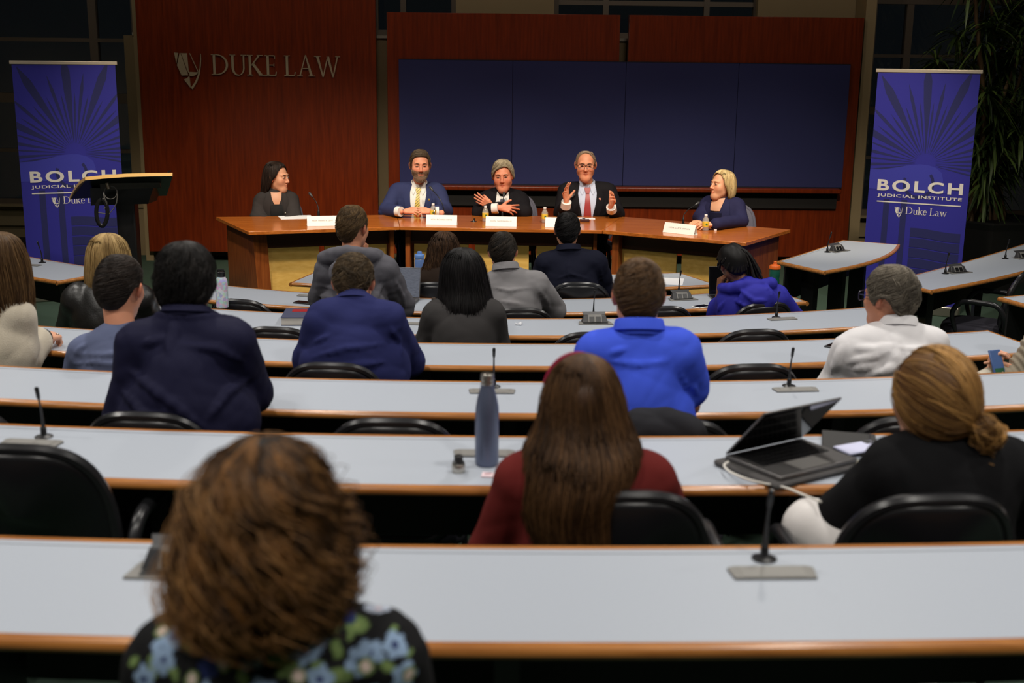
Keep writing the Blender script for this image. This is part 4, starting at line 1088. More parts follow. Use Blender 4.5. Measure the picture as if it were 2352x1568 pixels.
# ---------------------------------------------------------------- assembling a person
def person(label, Y, pts, floor, skin=srgb(214, 150, 118), yaw=0, nod=0, tilt=0, hs=1., fem=False, group=None, cd=.125, ww=.15, hw=.17, hres=.006, scalp=None, lowline=LOWM, hands=(), feat=None, jaw=1., legs=True, body_arm=.85):
    L = {'floor': floor}
    for k, v in pts.items(): L[k] = v if isinstance(v, (np.ndarray, float)) else at_Y(v[0], v[1], Y + (v[2] if len(v) > 2 else 0))
    L['H'] = L.pop('hc'); L['Rh'] = head_rot(yaw, nod, tilt); L['hs'] = hs
    ms = (L['SL'] + L['SR']) / 2
    if 'HP' not in L:
        fw = nz(np.cross(ez, L['SR'] - L['SL'])); q = ms - fw * .04; L['HP'] = np.array([q[0], q[1], floor + .60])
    up = nz(L['NB'] - L['HP']); rg = nz(L['SR'] - L['SL']); fw = nz(np.cross(up, rg))
    for s, e, w in (('SL', 'EL', 'WL'), ('SR', 'ER', 'WR')):
        if e not in L: L[e] = L[s] - up * .25 + fw * .12 + (L[s] - ms) * .18
        if w not in L: L[w] = L[e] + fw * .2 - (L[s] - ms) * .35 + ez * .02
    dk = [(fl[i] == floor, ZT[i], (lambda X, i=i: arcY(i, X))) for i in range(6)] + [(floor == GFL, GZ, lambda X: at_z(1176 + X * F / 8.5, 661, GZ)[1])]
    for hit, zt_, ny in dk:
        if hit:
            for q, mz in (('EL', .058), ('ER', .058), ('WL', .045), ('WR', .045)):
                if L[q][1] > ny(L[q][0]) - .05: L[q] = np.array([L[q][0], L[q][1], max(L[q][2], zt_ + mz)]) if zt_ + mz - L[q][2] < .09 else np.array([L[q][0], ny(L[q][0]) - .085, L[q][2]])
    root = thing('person', label, 'person', (L['HP'][0], L['HP'][1], floor), 0, group)
    S, g = head_sdf(L['H'], L['Rh'], hs, fem, jaw)
    nb = L['NB'] - up * .04
    S.cap(L['H'] + L['Rh'] @ np.array([0, -.022, -.06]) * hs, nb, (.046 if fem else .054) * hs, (.05 if fem else .058) * hs, .03)
    hd = S.mesh(hres)
    B = torso(SDF(), L, -.006, cd - .006, ww, hw, arm_r=body_arm)
    if legs: leg_sdf(B, L, -.006)
    bd = B.mesh(.014)
    ms_ = [hd, bd]
    for hsd in hands: ms_.append(hsd.mesh(.0036))
    V, Q = join(*ms_)
    lp = ((V - L['H']) @ L['Rh']) / hs
    C = np.repeat(np.asarray(skin)[None, :3], len(V), 0)
    nf = noise3(5, 60); C = C * (1 + .05 * nf(V))[:, None]
    inh = np.arange(len(V)) < len(hd[0])
    x, y, z = lp.T
    lips = inh & (np.abs(x) < .024) & (y > .078) & (np.abs(z + .062) < .0085 * (1 - np.abs(x) / .035))
    C[lips] = C[lips] * np.array([.80, .52, .52])
    ck = np.exp(-(((np.abs(x) - .042) / .02) ** 2 + ((z + .025) / .02) ** 2)) * (y > .04) * inh
    C = C * (1 - ck[:, None] * np.array([.02, .18, .2]))
    nose = np.exp(-((x / .014) ** 2 + ((z + .02) / .02) ** 2)) * (y > .09) * inh; C = C * (1 - nose[:, None] * np.array([.02, .14, .14]))
    ear = inh & (np.abs(x) > .077) & (np.abs(z) < .04); C[ear] = C[ear] * np.array([.98, .8, .78])
    if scalp is not None:
        ph = np.arctan2(x, y + .012); zl = np.interp(np.abs(ph), np.radians([l[0] for l in lowline]), [l[1] for l in lowline])
        m_ = inh & (z > zl + .004) & (np.abs(x) < .079); C[m_] = np.asarray(scalp)[:3]
    if feat: C = feat(C, lp, inh)
    mesh_obj('body', V, Q, mSkin, root, True, True, C)
    L['root'] = root; L['g'] = g; L['bV'], L['bN'], L['lp'], L['inh'] = V, vnormal(V, Q), lp, inh
    return L
def garment(L, name, mat, inf=.012, res=.009, cd=.125, ww=.15, hw=.17, sleeve=2., disp=None, extra=None, arm_r=1., k=.05, neck=True, colors=None, arms=True, shr=.058):
    S = torso(SDF(), L, inf, cd, ww, hw, k, sleeve=sleeve, arm_r=arm_r, neck=neck, arms=arms, shr=shr)
    if extra: extra(S)
    L['ST'] = torso(SDF(), L, inf, cd, ww, hw, k, neck=neck, arms=False, shr=shr).cap(L['NB'] - L['up'] * .03, L['NB'] + L['up'] * .12, .056 + inf * .5, .056 + inf * .5, .03)
    V, Q = S.mesh(res, disp); L['S'] = S
    return mesh_obj(name, V, Q, mat, L['root'], True, True, colors(V, Q) if colors else None)
def trousers(L, mat, inf=.012, shoes=True, res=.014):
    S = leg_sdf(SDF(), L, inf); S.ell(L['HP'] + ez * .02, np.array([.175, .13, .12]), .05)
    V, Q = S.mesh(res, wrinkle(9, .003, 30)); mesh_obj('trousers', V, Q, mat, L['root'], True, True)
    if shoes:
        for s in (-1, 1):
            S = SDF(); a = L['FT%d' % s]; f = L['F2']; fz = L['floor']; b = np.array([a[0], a[1], fz + .045])
            S.cap(b - f * .04, b + f * .12 - ez * .008, .042, .034, .02).half((a[0], a[1], fz + .002), (0, 0, -1))
            V, Q = S.mesh(.01); mesh_obj('shoe', V, Q, mShoe, L['root'], True, True)
def collar(L, mat, c, up, rx, ry, h, flare=.012, fold=.7, gap=0., name='collar', fw=None, th=.004, n=40):
    """band round the neck; gap = half-angle left open at the front"""
    fw = L['fw'] if fw is None else fw; up = nz(up); rgt = nz(np.cross(fw, up)); f = np.cross(up, rgt)
    ang = np.linspace(gap, 2 * math.pi - gap, n); fr = []
    for a in ang:
        d = rgt * math.sin(a) * rx + f * math.cos(a) * ry; fr.append((np.asarray(c) + d, nz(d), up))
    prof = [(0, -.01), (0, h), (.004, h + .004), (th + .004, h), (flare + th, h * (1 - fold)), (flare, h * (1 - fold) - .003), (th, h - .006), (th, -.01)]
    m = MB(); m.sweep(prof, fr); return m.build(name, mat, L['root'], world=True, smooth=True, auto=60)
def project(S, P, d, far=.5):
    """march from P + d*far along -d to the surface of S"""
    P = np.asarray(P, float); t = np.zeros(len(P)); o = P + d * far
    for _ in range(60):
        f = S.eval(o - d * t[:, None]); t = t + np.clip(f, -.01, .2) * .9
        if np.all(np.abs(f) < .0006): break
    return o - d * t[:, None]
def patch(L, name, mat, A, B, off=.004, nv=14, nu=6, S=None, d=None, org=None, th=.003, smooth=True):
    """strip between two outlines A and B given as (x, z) in the chest frame (metres from the neck base)"""
    S = S or L['ST']; d = L['fw'] if d is None else d; up = L['up']; rgt = np.cross(d, up); up = np.cross(rgt, d); org = L['NB'] if org is None else org
    def rs(L_):
        L_ = np.asarray(L_, float); s = np.r_[0, np.cumsum(np.linalg.norm(np.diff(L_, axis=0), axis=1))]; u = np.linspace(0, s[-1], nv); return np.stack([np.interp(u, s, L_[:, 0]), np.interp(u, s, L_[:, 1])], 1)
    a, b = rs(A), rs(B); t = np.linspace(0, 1, nu)[None, :, None]; G = (a[:, None] * (1 - t) + b[:, None] * t).reshape(-1, 2)
    P = org + G[:, :1] * rgt + G[:, 1:] * up
    P0_ = P; P = project(S, P, d); bad = np.abs(S.eval(P)) > .004; h_ = (P - P0_) @ d
    if bad.any() and not bad.all():
        gi = np.nonzero(~bad)[0]
        for b_ in np.nonzero(bad)[0]: P[b_] = P0_[b_] + d * h_[gi[np.argmin(np.linalg.norm(P0_[gi] - P0_[b_], axis=1))]]
    T = P + d * off; Bk = P + d * (off - th)
    n = len(P); i = np.arange(nv - 1)[:, None]; j = np.arange(nu - 1)[None, :]; q = np.stack([i * nu + j, i * nu + j + 1, (i + 1) * nu + j + 1, (i + 1) * nu + j], -1).reshape(-1, 4)
    rim = [k for k in range(nu)] + [k * nu + nu - 1 for k in range(1, nv)] + [(nv - 1) * nu + k for k in range(nu - 2, -1, -1)] + [k * nu for k in range(nv - 2, 0, -1)]
    Fs = [tuple(x) for x in q] + [tuple(x[::-1] + n) for x in q] + [(rim[k], n + rim[k], n + rim[(k + 1) % len(rim)], rim[(k + 1) % len(rim)]) for k in range(len(rim))]
    m = MB(); m.add(np.concatenate([T, Bk]), Fs); return m.build(name, mat, L['root'], world=True, smooth=smooth, auto=50)
# ================================================================== audience
SK = srgb(208, 148, 118); SKP = srgb(222, 164, 134); SKD = srgb(150, 98, 70)
AUD = 'audience seated at the desks'
def rowYpx(i, px, off): return arcY(i, rowX(i, px, off), off)
def prof_px(rows, hcx, hcy, sc, back=1.0, fr=1.0, cyb=-.012):
    """rows: picture y, left x, right x -> hair profile"""
    o = []
    for y, a, b in rows:
        w = (b - a) / 2 * sc; o.append(((hcy - y) * sc, max(w, .001), max(w * fr, .001), max(w * back, .001), ((a + b) / 2 - hcx) * sc, cyb))
    return o
# ---- a: curly haired woman in the floral blouse
Y = 1.66
La = person('woman with big curly brown hair and dark floral blouse, nearest the camera', Y, dict(hc=(618, 1178, .02), NB=(622, 1455), SL=(398, 1530), SR=(872, 1516), EL=(350, 1720, .02), ER=(925, 1710, .02)), fl[0], SKP, yaw=-3, fem=True, group=AUD, ww=.14, hw=.17, scalp=srgb(60, 36, 20))
fr_ = np.random.default_rng(21)
FLC = [(375, 1490, 0), (400, 1465, 0), (378, 1515, 0), (520, 1500, 0), (575, 1505, 0), (683, 1475, 0), (722, 1468, 0), (700, 1495, 0), (850, 1500, 0), (825, 1520, 0), (870, 1395, 1), (908, 1480, 0), (795, 1410, 2), (640, 1455, 2), (480, 1530, 2), (735, 1560, 0), (930, 1550, 0), (330, 1560, 0), (600, 1590, 0), (470, 1600, 0), (870, 1600, 0)]
FLP = [(374, 1450), (442, 1560), (518, 1522), (685, 1552), (938, 1548), (340, 1425), (840, 1530), (560, 1420), (760, 1440)]
FLG = [(430, 1475, 18), (350, 1530, 22), (400, 1540, 20), (650, 1505, 30), (775, 1490, 18), (820, 1435, 22), (805, 1455, 14), (660, 1535, 20), (780, 1550, 25), (560, 1555, 18), (305, 1520, 14), (340, 1400, 8), (730, 1525, 12), (900, 1450, 14), (890, 1530, 16), (500, 1470, 12), (940, 1500, 10), (610, 1440, 10)]
def floral(V, Q):
    S = La['S']; C = np.repeat(np.array(srgb(20, 20, 22)[:3])[None], len(V), 0)
    def c3(px, py):
        d = nz(ray(px, py)); P = CAMP + d * 1.1; t = 0
        for _ in range(80): P = P + d * max(-.02, min(.1, float(S.eval(P[None])[0]))) * .8
        return P
    for x, y, rr in FLG:
        P = c3(x, y); q = V - P; a = fr_.uniform(0, 3.1); e = np.hypot(q[:, 0] * math.cos(a) + q[:, 2] * math.sin(a), (q[:, 2] * math.cos(a) - q[:, 0] * math.sin(a)) * 2.); e = np.hypot(e, q[:, 1] * .7)
        C[e < rr * .00062 * 1.25] = srgb(116, 140, 84)[:3]; C[e < rr * .00062 * .35] = srgb(150, 168, 104)[:3]
    for x, y, kind in FLC:
        P = c3(x, y); q = V - P; r_ = np.linalg.norm(q, axis=1); a = np.arctan2(q[:, 2], q[:, 0]); pet = .0195 * (1 + .16 * np.cos(5 * a + x))
        if kind == 2: C[r_ < pet * .9] = srgb(40, 52, 104)[:3]; continue
        C[r_ < pet] = (srgb(150, 176, 208) if kind == 0 else srgb(196, 206, 226))[:3]; C[r_ < .006] = (srgb(28, 34, 96) if kind == 0 else srgb(226, 200, 206))[:3]
    for x, y in FLP:
        P = c3(x, y); r_ = np.linalg.norm(V - P, axis=1); C[r_ < .013] = srgb(110, 132, 80)[:3]; C[r_ < .0085] = srgb(232, 210, 200)[:3]
    return C
garment(La, 'blouse', vcol_mat('floral blouse', .8, .2), .016, .0042, sleeve=1.9, ww=.14, hw=.17, disp=wrinkle(3, .0035, 22), colors=floral, arm_r=1.1)
trousers(La, plain('dark trousers', (.012, .012, .016, 1), .8))
u_ = .000623
pr = prof_px([(962, 619, 621), (968, 580, 660), (986, 548, 702), (1020, 508, 738), (1080, 474, 766), (1150, 446, 793), (1230, 420, 813), (1310, 402, 820), (1375, 402, 814), (1420, 428, 788), (1452, 500, 720)], 618, 1178, .0006, 1., .9)
pr = [(z, rx, rf, (rb if z > .08 else min(.15, rb + .02)), cx, -.02) for z, rx, rf, rb, cx, cy in pr]
lowL = [(0, .06), (35, .05), (50, -.05), (62, -.12), (180, -.165)]
long_hair(La['root'], La, pr, lowL, srgb(26, 18, 12), srgb(160, 110, 58), nl=460, per=15, m=30, rad=.0009, length=.32, seed=4, curl=(.017, 70), lift=(-.06, .06), rootpow=1., root_rng=(0, .86), hl=2.8, jit=.012, basebump=.06, over=.01, drift=.35, base_rho=.80, clump=.004, jl=.05, tip=.8,
          extra=((150, 4, 30, .34, .0007, srgb(90, 60, 34), srgb(190, 140, 84)), dict(root=(.1, .9), curl=(.026, 60), lift=(.02, .10), jl=.08, jit=.03, drift=.5, clump=.02, over=.04, tip=.6)))
# ---- b: woman in maroon
Y = 2.78
Lb = person('woman with very long straight brown hair and maroon top, seen from behind', Y, dict(hc=(1338, 936, .03), NB=(1340, 1052), SL=(1196, 1108), SR=(1492, 1106), EL=(1132, 1265, .05), ER=(1530, 1190, .14), WL=(1150, 1330, .3), WR=(1500, 1150, .34)), fl[1], SKP, fem=True, group=AUD, ww=.14, hw=.17, scalp=srgb(70, 46, 28))
garment(Lb, 'top', cloth('maroon knit', srgb(104, 36, 34), .9), .014, .008, sleeve=2., ww=.14, hw=.17, disp=wrinkle(4, .003, 20))
trousers(Lb, plain('dark trousers', (.012, .012, .016, 1), .8))
q = .00102
pr = prof_px([(800, 1337, 1339), (806, 1312, 1365), (826, 1280, 1396), (860, 1259, 1418), (900, 1246, 1431), (950, 1238, 1443), (990, 1226, 1458), (1025, 1206, 1474), (1050, 1200, 1474), (1090, 1196, 1458), (1140, 1190, 1446), (1190, 1196, 1444), (1235, 1215, 1436), (1262, 1262, 1410)], 1338, 936, q, 1.0, 1.0)
pr = [(z, rx, min(rf, .11), (rb if z > -.02 else np.interp(-z, [.02, .08, .14, .34], [.115, .14, .185, .20])), cx, (-.012 if z > -.06 else -.03)) for z, rx, rf, rb, cx, _ in pr]
long_hair(Lb['root'], Lb, pr, [(0, .06), (35, .045), (52, -.06), (66, -.16), (85, -.26), (130, -.31), (180, -.335)], srgb(46, 29, 16), srgb(124, 88, 54), nl=330, per=15, m=22, rad=.0010, length=.62, seed=5, curl=(.005, 28), lift=(0, .012), root_rng=(0, .5), rootpow=1.5, hl=1.9, jit=.02, over=.012, drift=.12, base_rho=.95)
hb = [Lb['g'](-.012 + .078 * math.sin(a), .05, .022 + .098 * math.cos(a)) for a in np.linspace(-1.35, 1.2, 22)]
MB().tube(hb, .009, 8, flat=.4).build('headband', plain('magenta band', srgb(150, 22, 60), .5), Lb['root'], world=True, smooth=True)
# ---- c: woman with the bun, black sweater
Y = 2.86
Lc_p = dict(hc=(2142, 920, .03), NB=(2172, 1035), SL=(2052, 1078), SR=(2308, 1078), EL=(1944, 1186, .1), ER=(2390, 1190, .08), WL=(2030, 1250, .28), WR=(2310, 1240, .3))
Lc_p['KN-1'] = at_Y(1866, 1212, Y + .13); Lc_p['AN-1'] = at_Y(1930, 1420, Y + .34)
Lc = person('woman with a low blonde bun and black sweater, beside the open laptop', Y, Lc_p, fl[1], SKP, yaw=18, nod=8, fem=True, group=AUD, ww=.14, hw=.17, scalp=srgb(110, 80, 44))
garment(Lc, 'sweater', cloth('black knit', (.008, .008, .009, 1), .95, .15), .018, .008, sleeve=2., ww=.15, hw=.17, disp=wrinkle(6, .006, 16), arm_r=1.15)
collar(Lc, MATS['black knit'], Lc['NB'] + Lc['up'] * .0, Lc['up'] + Lc['fw'] * .25, .062, .066, .05, .006, .6)
trousers(Lc, cloth('white trousers', srgb(226, 222, 220), .8))
h = Hair(Lc['H'], Lc['Rh'], 1., grow(HEADP, .014, .016, .018, .006), [(0, .07), (45, .06), (62, .0), (78, -.04), (95, -.05), (130, -.075), (180, -.085)], 8)
b = h.base(.99, bump=.012, seed=8); c0, c1 = np.array(srgb(92, 62, 30)[:3]), np.array(srgb(176, 132, 74)[:3])
# strands swept from the hair line to the bun
r_ = np.random.default_rng(9); bun = np.array([.045, -.118, -.052]); n_ = 1300
ph0 = np.repeat(r_.uniform(-math.pi, math.pi, 130), 10) + r_.normal(0, .05, n_); st = h.at(ph0, np.clip(h.send(ph0) * np.repeat(r_.uniform(.1, 1., 130), 10), 0, 1), 1.0); t = np.linspace(0, 1, 14)[None, :, None]
cen = np.array([0, -.012, .01]); a_ = st - cen; e_ = (bun - cen) * np.ones_like(a_) + r_.normal(0, .012, a_.shape)
la_, le_ = np.linalg.norm(a_, axis=1)[:, None, None], np.linalg.norm(e_, axis=1)[:, None, None]; ua, ue = a_[:, None] / la_, e_[:, None] / le_
om = np.arccos(np.clip((ua * ue).sum(-1, keepdims=True), -.98, 1)); W = (np.sin((1 - t) * om) * ua + np.sin(t * om) * ue) / np.sin(om)
# keep each strand on the head surface
zz = W[..., 2]; el = np.array([.097, .121, .130]); Rr = 1 / np.sqrt(((W / el) ** 2).sum(-1)); lk = np.repeat(r_.normal(0, .022, 130), 10)[:, None, None]; P = cen + W * Rr[..., None] * (1 + lk + r_.normal(0, .006, (n_, 1, 1)))
ok = np.linalg.norm(P[:, -1] - bun, axis=1) < .2
fcol = np.clip(np.repeat(r_.uniform(0, 1, 130) ** 1.2, 10) + r_.normal(0, .12, n_), 0, 1); colr = np.repeat((c0 + (c1 - c0) * fcol[:, None])[:, None], 14, 1)
sw_ = tubes(h.world(P.reshape(-1, 3)).reshape(n_, 14, 3), np.full((n_, 14), .0017), colr)
parts = [(b[0], b[1], np.repeat(c0[None] * 1.0, len(b[0]), 0)), sw_]
mesh_obj('hair', *merge(parts)[:2], mHair, Lc['root'], True, True, merge(parts)[2])
# the bun: wound locks
bp = []; m_ = 30
for k in range(70):
    ax = nz(r_.normal(size=3) * np.array([1, .5, 1])); u1 = nz(np.cross(ax, [.3, .8, .1])); u2 = np.cross(ax, u1); tt = np.linspace(r_.uniform(0, 6), r_.uniform(8, 11), m_); rad_ = .034 * r_.uniform(.7, 1.1)
    Pk = np.array([.05, -.128, -.058]) + (u1 * np.cos(tt)[:, None] + u2 * np.sin(tt)[:, None]) * rad_ + ax * r_.uniform(-.018, .018) + np.array([.012, 0, -.012]) * np.linspace(0, 1, m_)[:, None] * r_.uniform(0, 2)
    for z in range(9): bp.append(Pk + r_.normal(0, .0028, 3))
for k in range(90):
    t1 = np.linspace(0, 1, m_)[:, None]; e1_ = np.array([.06, -.115, -.12]) + r_.normal(0, .012, 3); s1_ = np.array([.045, -.125, -.07]) + r_.normal(0, .015, 3)
    bp.append(s1_ * (1 - t1) + e1_ * t1 + np.concatenate([.012 * np.sin(t1 * 7 + k), -.012 * np.cos(t1 * 6 + k), 0 * t1], 1))
bp = np.array(bp); n_ = len(bp); fcol = np.repeat(r_.uniform(0, 1, (n_ + 8) // 9), 9)[:n_] ** 1.2
bt_ = tubes(h.world(bp.reshape(-1, 3)).reshape(n_, m_, 3), np.full((n_, m_), .0012), np.repeat((c0 * .8 + (c1 * 1.05 - c0 * .8) * fcol[:, None])[:, None], m_, 1))
S = SDF().ell(h.world(np.array([.05, -.128, -.06])), np.array([.036, .032, .036]), .01); bv, bq = S.mesh(.005)
mm = merge([bt_, (bv, bq, np.repeat(c0[None] * .7, len(bv), 0))]); mesh_obj('hair_bun', mm[0], mm[1], mHair, Lc['root'], True, True, mm[2])
# ---- d: big man in the navy shirt
Y = 3.86
Ld = person('big man with thick black hair and dark navy shirt, seen from behind', Y, dict(hc=(427, 648, .06), NB=(428, 716), SL=(326, 790), SR=(534, 788), EL=(292, 960, .02), ER=(574, 902, .12), WL=(330, 985, .3), WR=(560, 850, .42)), fl[2], SK, hs=.98, group=AUD, cd=.16, ww=.205, hw=.21, scalp=srgb(16, 14, 14), jaw=1.2)
garment(Ld, 'shirt', cloth('navy shirt', srgb(27, 27, 52), .7, .1), .018, .0075, cd=.165, ww=.215, hw=.215, sleeve=2., disp=(lambda w1, w2: (lambda P: w1(P) + w2(P)))(wrinkle(11, .008, 9, (.6, 1, 1.3)), wrinkle(12, .004, 22)), arm_r=1.15,
        extra=lambda S: (fold(S, [[(396, 745), (392, 780), (388, 815)], [(404, 745), (402, 790)], [(300, 850), (370, 905), (470, 985)], [(285, 900), (330, 950), (420, 990)], [(330, 790), (385, 778)], [(560, 830), (500, 800), (420, 795)], [(570, 870), (520, 905), (480, 960)]], .008), fold(S, [[(290, 728), (360, 722), (430, 728), (500, 724), (560, 735)]], .004)))
collar(Ld, MATS['navy shirt'], Ld['NB'] - Ld['up'] * .004, Ld['up'] + Ld['fw'] * .2, .07, .07, .02, .01, .8)
trousers(Ld, plain('dark trousers', (.012, .012, .016, 1), .8))
short_hair(Ld['root'], Ld, srgb(13, 12, 12), srgb(42, 37, 34), top=.018, side=.008, back=.016, low=.008, n=1500, length=.06, rad=.0013, seed=12, lift=(0, .08), jl=.05, curl=(.005, 90), swirl=.3, lowline=[(0, .07), (40, .06), (60, .02), (75, -.035), (95, -.03), (120, -.075), (150, -.112), (180, -.118)])
# ---- e: man in the bright blue polo
Y = 3.88
Le = person('man with short brown hair and bright blue polo shirt, seen from behind', Y, dict(hc=(1466, 682, .07), NB=(1468, 765), SL=(1372, 812), SR=(1562, 812), EL=(1345, 960, .05), ER=(1584, 930, .10), WL=(1400, 965, .3), WR=(1540, 900, .4)), fl[2], srgb(220, 150, 122), hs=.96, group=AUD, cd=.13, ww=.165, hw=.175, scalp=srgb(58, 42, 28))
garment(Le, 'polo_shirt', cloth('bright blue polo', srgb(66, 92, 222), .8), .018, .0075, ww=.175, hw=.18, sleeve=.64, disp=wrinkle(14, .006, 13, (.6, 1, 1.4)), arm_r=1.08, extra=lambda S: fold(S, [[(1400, 830), (1470, 838), (1530, 828)], [(1560, 850), (1580, 900)], [(1440, 800), (1400, 812)], [(1585, 880), (1600, 905)]], .005))
collar(Le, MATS['bright blue polo'], Le['NB'] + Le['up'] * .004, Le['up'] + Le['fw'] * .2, .072, .074, .040, .012, .85)
trousers(Le, plain('dark trousers', (.012, .012, .016, 1), .8))
short_hair(Le['root'], Le, srgb(54, 38, 24), srgb(122, 90, 58), top=.018, side=.003, back=.006, low=.0, n=1700, length=.026, rad=.0013, seed=15, lift=(.0, .06), swirl=.8, curl=(.003, 120), jl=.02)
# ---- f: man in the white shirt
Y = 5.14
Lf = person('grey haired man with glasses in a white dress shirt, head turned left', Y, dict(hc=(2042, 684, .05), NB=(2062, 760), SL=(1960, 806), SR=(2138, 796), EL=(1908, 900, .05), ER=(2165, 890, .08), WL=(1960, 905, .3), WR=(2110, 900, .35)), fl[3], srgb(206, 142, 112), yaw=38, nod=4, hs=1.06, group=AUD, cd=.135, ww=.19, hw=.19, scalp=srgb(90, 84, 74))
def fold_f(S):
    fold(S, [[(2052, 795), (2010, 803), (1965, 800)], [(2062, 800), (2100, 806), (2150, 800)], [(2056, 796), (2060, 830), (2052, 858)], [(2076, 796), (2088, 828), (2100, 850)], [(2050, 800), (2000, 822), (1950, 830)], [(1935, 800), (1925, 835), (1905, 862)], [(2000, 862), (2050, 845), (2120, 842)], [(2080, 805), (2130, 822), (2160, 826)], [(1960, 850), (2010, 838)], [(2110, 862), (2150, 850)]], .009)
garment(Lf, 'dress_shirt', cloth('white shirt', srgb(226, 224, 226), .75, .1), .020, .0085, ww=.20, hw=.2, sleeve=2., disp=(lambda w1, w2: (lambda P: w1(P) + w2(P)))(wrinkle(16, .011, 9, (.5, 1, 1.5)), wrinkle(17, .004, 22)), arm_r=1.12, extra=fold_f)
collar(Lf, MATS['white shirt'], Lf['NB'] + Lf['up'] * .012, Lf['up'] + Lf['fw'] * .25, .072, .074, .046, .012, .85)
trousers(Lf, plain('dark trousers', (.012, .012, .016, 1), .8))
short_hair(Lf['root'], Lf, srgb(62, 56, 48), srgb(146, 136, 120), top=.018, side=.008, back=.010, low=.004, n=1600, length=.06, rad=.0015, seed=18, lift=(0, .05), jl=.035, swirl=.9, drift=.6, hl=1.1, curl=(.003, 60))
def glasses(L, mat, name='glasses', y=.108, w=.034, hgt=.02):
    m = MB(); g = L['g']
    for s in (-1, 1):
        lp = [g(s * .034 + w * .92 * math.copysign(abs(math.cos(a)) ** .6, math.cos(a)), y - .006 * abs(math.cos(a)), .006 + hgt * math.copysign(abs(math.sin(a)) ** .7, math.sin(a))) for a in np.linspace(0, 2 * math.pi, 25)]
        m.tube(lp, .0022 * L['hs'], 6, caps=False); m.tube([g(s * .064, y - .012, .014), g(s * .083, .05, .014), g(s * .086, -.0, .012), g(s * .084, -.02, -.004)], .002 * L['hs'], 6)
    m.tube([g(-.006, y + .002, .012), g(.006, y + .002, .012)], .002 * L['hs'], 6)
    return m.build(name, mat, L['root'], world=True, smooth=True)
glasses(Lf, plain('dark glasses frame', (.02, .02, .06, 1), .3))
# ---- h: navy sweatshirt
Y = 5.02
Lh = person('man with short brown hair in a navy sweatshirt, hunched over his desk', Y, dict(hc=(812, 652, .14), NB=(814, 690, .04), SL=(744, 738), SR=(888, 738), EL=(716, 830, .1), ER=(932, 830, .16), WL=(770, 800, .4), WR=(900, 860, .2)), fl[3], SK, nod=18, hs=1.0, group=AUD, cd=.15, ww=.2, hw=.2, scalp=srgb(58, 46, 32))
garment(Lh, 'sweatshirt', cloth('navy fleece', srgb(42, 46, 92), .9, .3), .024, .0085, cd=.155, ww=.21, hw=.2, sleeve=2., disp=wrinkle(20, .007, 13, (.5, 1, 1.6)), arm_r=1.12, extra=lambda S: fold(S, [[(720, 820), (800, 800), (880, 790)], [(730, 850), (820, 838), (890, 830)], [(890, 745), (915, 780), (925, 820)], [(720, 790), (760, 770)]], .006))
collar(Lh, MATS['navy fleece'], Lh['NB'] - Lh['up'] * .004, Lh['up'] + Lh['fw'] * .3, .07, .07, .014, .008, .5)
trousers(Lh, plain('dark trousers', (.012, .012, .016, 1), .8))
short_hair(Lh['root'], Lh, srgb(50, 40, 28), srgb(112, 92, 66), top=.014, side=.003, back=.006, low=.001, n=1300, length=.035, rad=.0016, seed=21, lift=(.0, .06), curl=(.005, 90), drift=.8, jl=.03)
# ---- i: grey-blue T-shirt
Y = 4.98
Li = person('man with cropped dark hair in a grey-blue T-shirt, left of the big navy shirt', Y, dict(hc=(276, 661, .06), NB=(284, 776), SL=(196, 812), SR=(362, 812), EL=(176, 880, .08), ER=(385, 890, .08), WL=(230, 850, .36), WR=(340, 850, .36)), fl[3], srgb(216, 150, 118), yaw=-8, nod=6, tilt=4, hs=1.1, group=AUD, ww=.16, hw=.17, scalp=srgb(30, 24, 20))
garment(Li, 't_shirt', cloth('grey-blue jersey', srgb(98, 106, 136), .85), .014, .0085, ww=.17, hw=.17, sleeve=.9, disp=wrinkle(22, .006, 15, (.5, 1, 1.5)), arm_r=1.1, extra=lambda S: fold(S, [[(180, 812), (240, 815), (300, 808)], [(170, 835), (230, 832), (290, 838)], [(300, 775), (330, 782)], [(200, 790), (170, 815)]], .005))
collar(Li, MATS['grey-blue jersey'], Li['NB'] - Li['up'] * .012, Li['up'] + Li['fw'] * .3, .075, .075, .02, .006, .5)
trousers(Li, plain('dark trousers', (.012, .012, .016, 1), .8))
short_hair(Li['root'], Li, srgb(24, 19, 17), srgb(60, 48, 40), top=.010, side=.003, back=.006, low=.001, n=1600, length=.022, rad=.0012, seed=23, lift=(.0, .05), swirl=.8)
# ---- j: cream fleece at the left edge
Y = 5.2
Lj = person('woman with long brown hair in a cream fleece, cut off by the left frame edge', Y, dict(hc=(-6, 625, .05), NB=(-14, 690), SL=(-95, 730), SR=(30, 728), EL=(-120, 820, .05), ER=(46, 826, .06), WL=(-70, 800, .35), WR=(88, 782, .24)), fl[3], SKP, yaw=-12, fem=True, group=AUD, ww=.16, hw=.17, hs=1.05, scalp=srgb(80, 56, 34),
            hands=[hand_sdf(at_Y(98, 778, Y + .26), nz([.25, .9, -.05]), nz([-.3, -.2, -1]), 1, [(.5, .8, .5), (.7, .9, .5), (.9, .9, .5), (1, .9, .5)], thumb=(.2, .8, .5, .3), sc=1.05)])
garment(Lj, 'fleece_pullover', cloth('cream fleece', srgb(206, 196, 176), .95, .4, .8, 300), .028, .009, ww=.17, hw=.18, sleeve=1.9, disp=wrinkle(25, .006, 16), arm_r=1.3)
trousers(Lj, plain('dark trousers', (.012, .012, .016, 1), .8))
MB().tube([at_Y(101, 774, Y + .27) + np.array([.037 * math.cos(a), .0, .037 * math.sin(a)]) for a in np.linspace(0, 6.28, 18)], .005, 6).build('wrist_band', mBlkPl, Lj['root'], world=True, smooth=True)
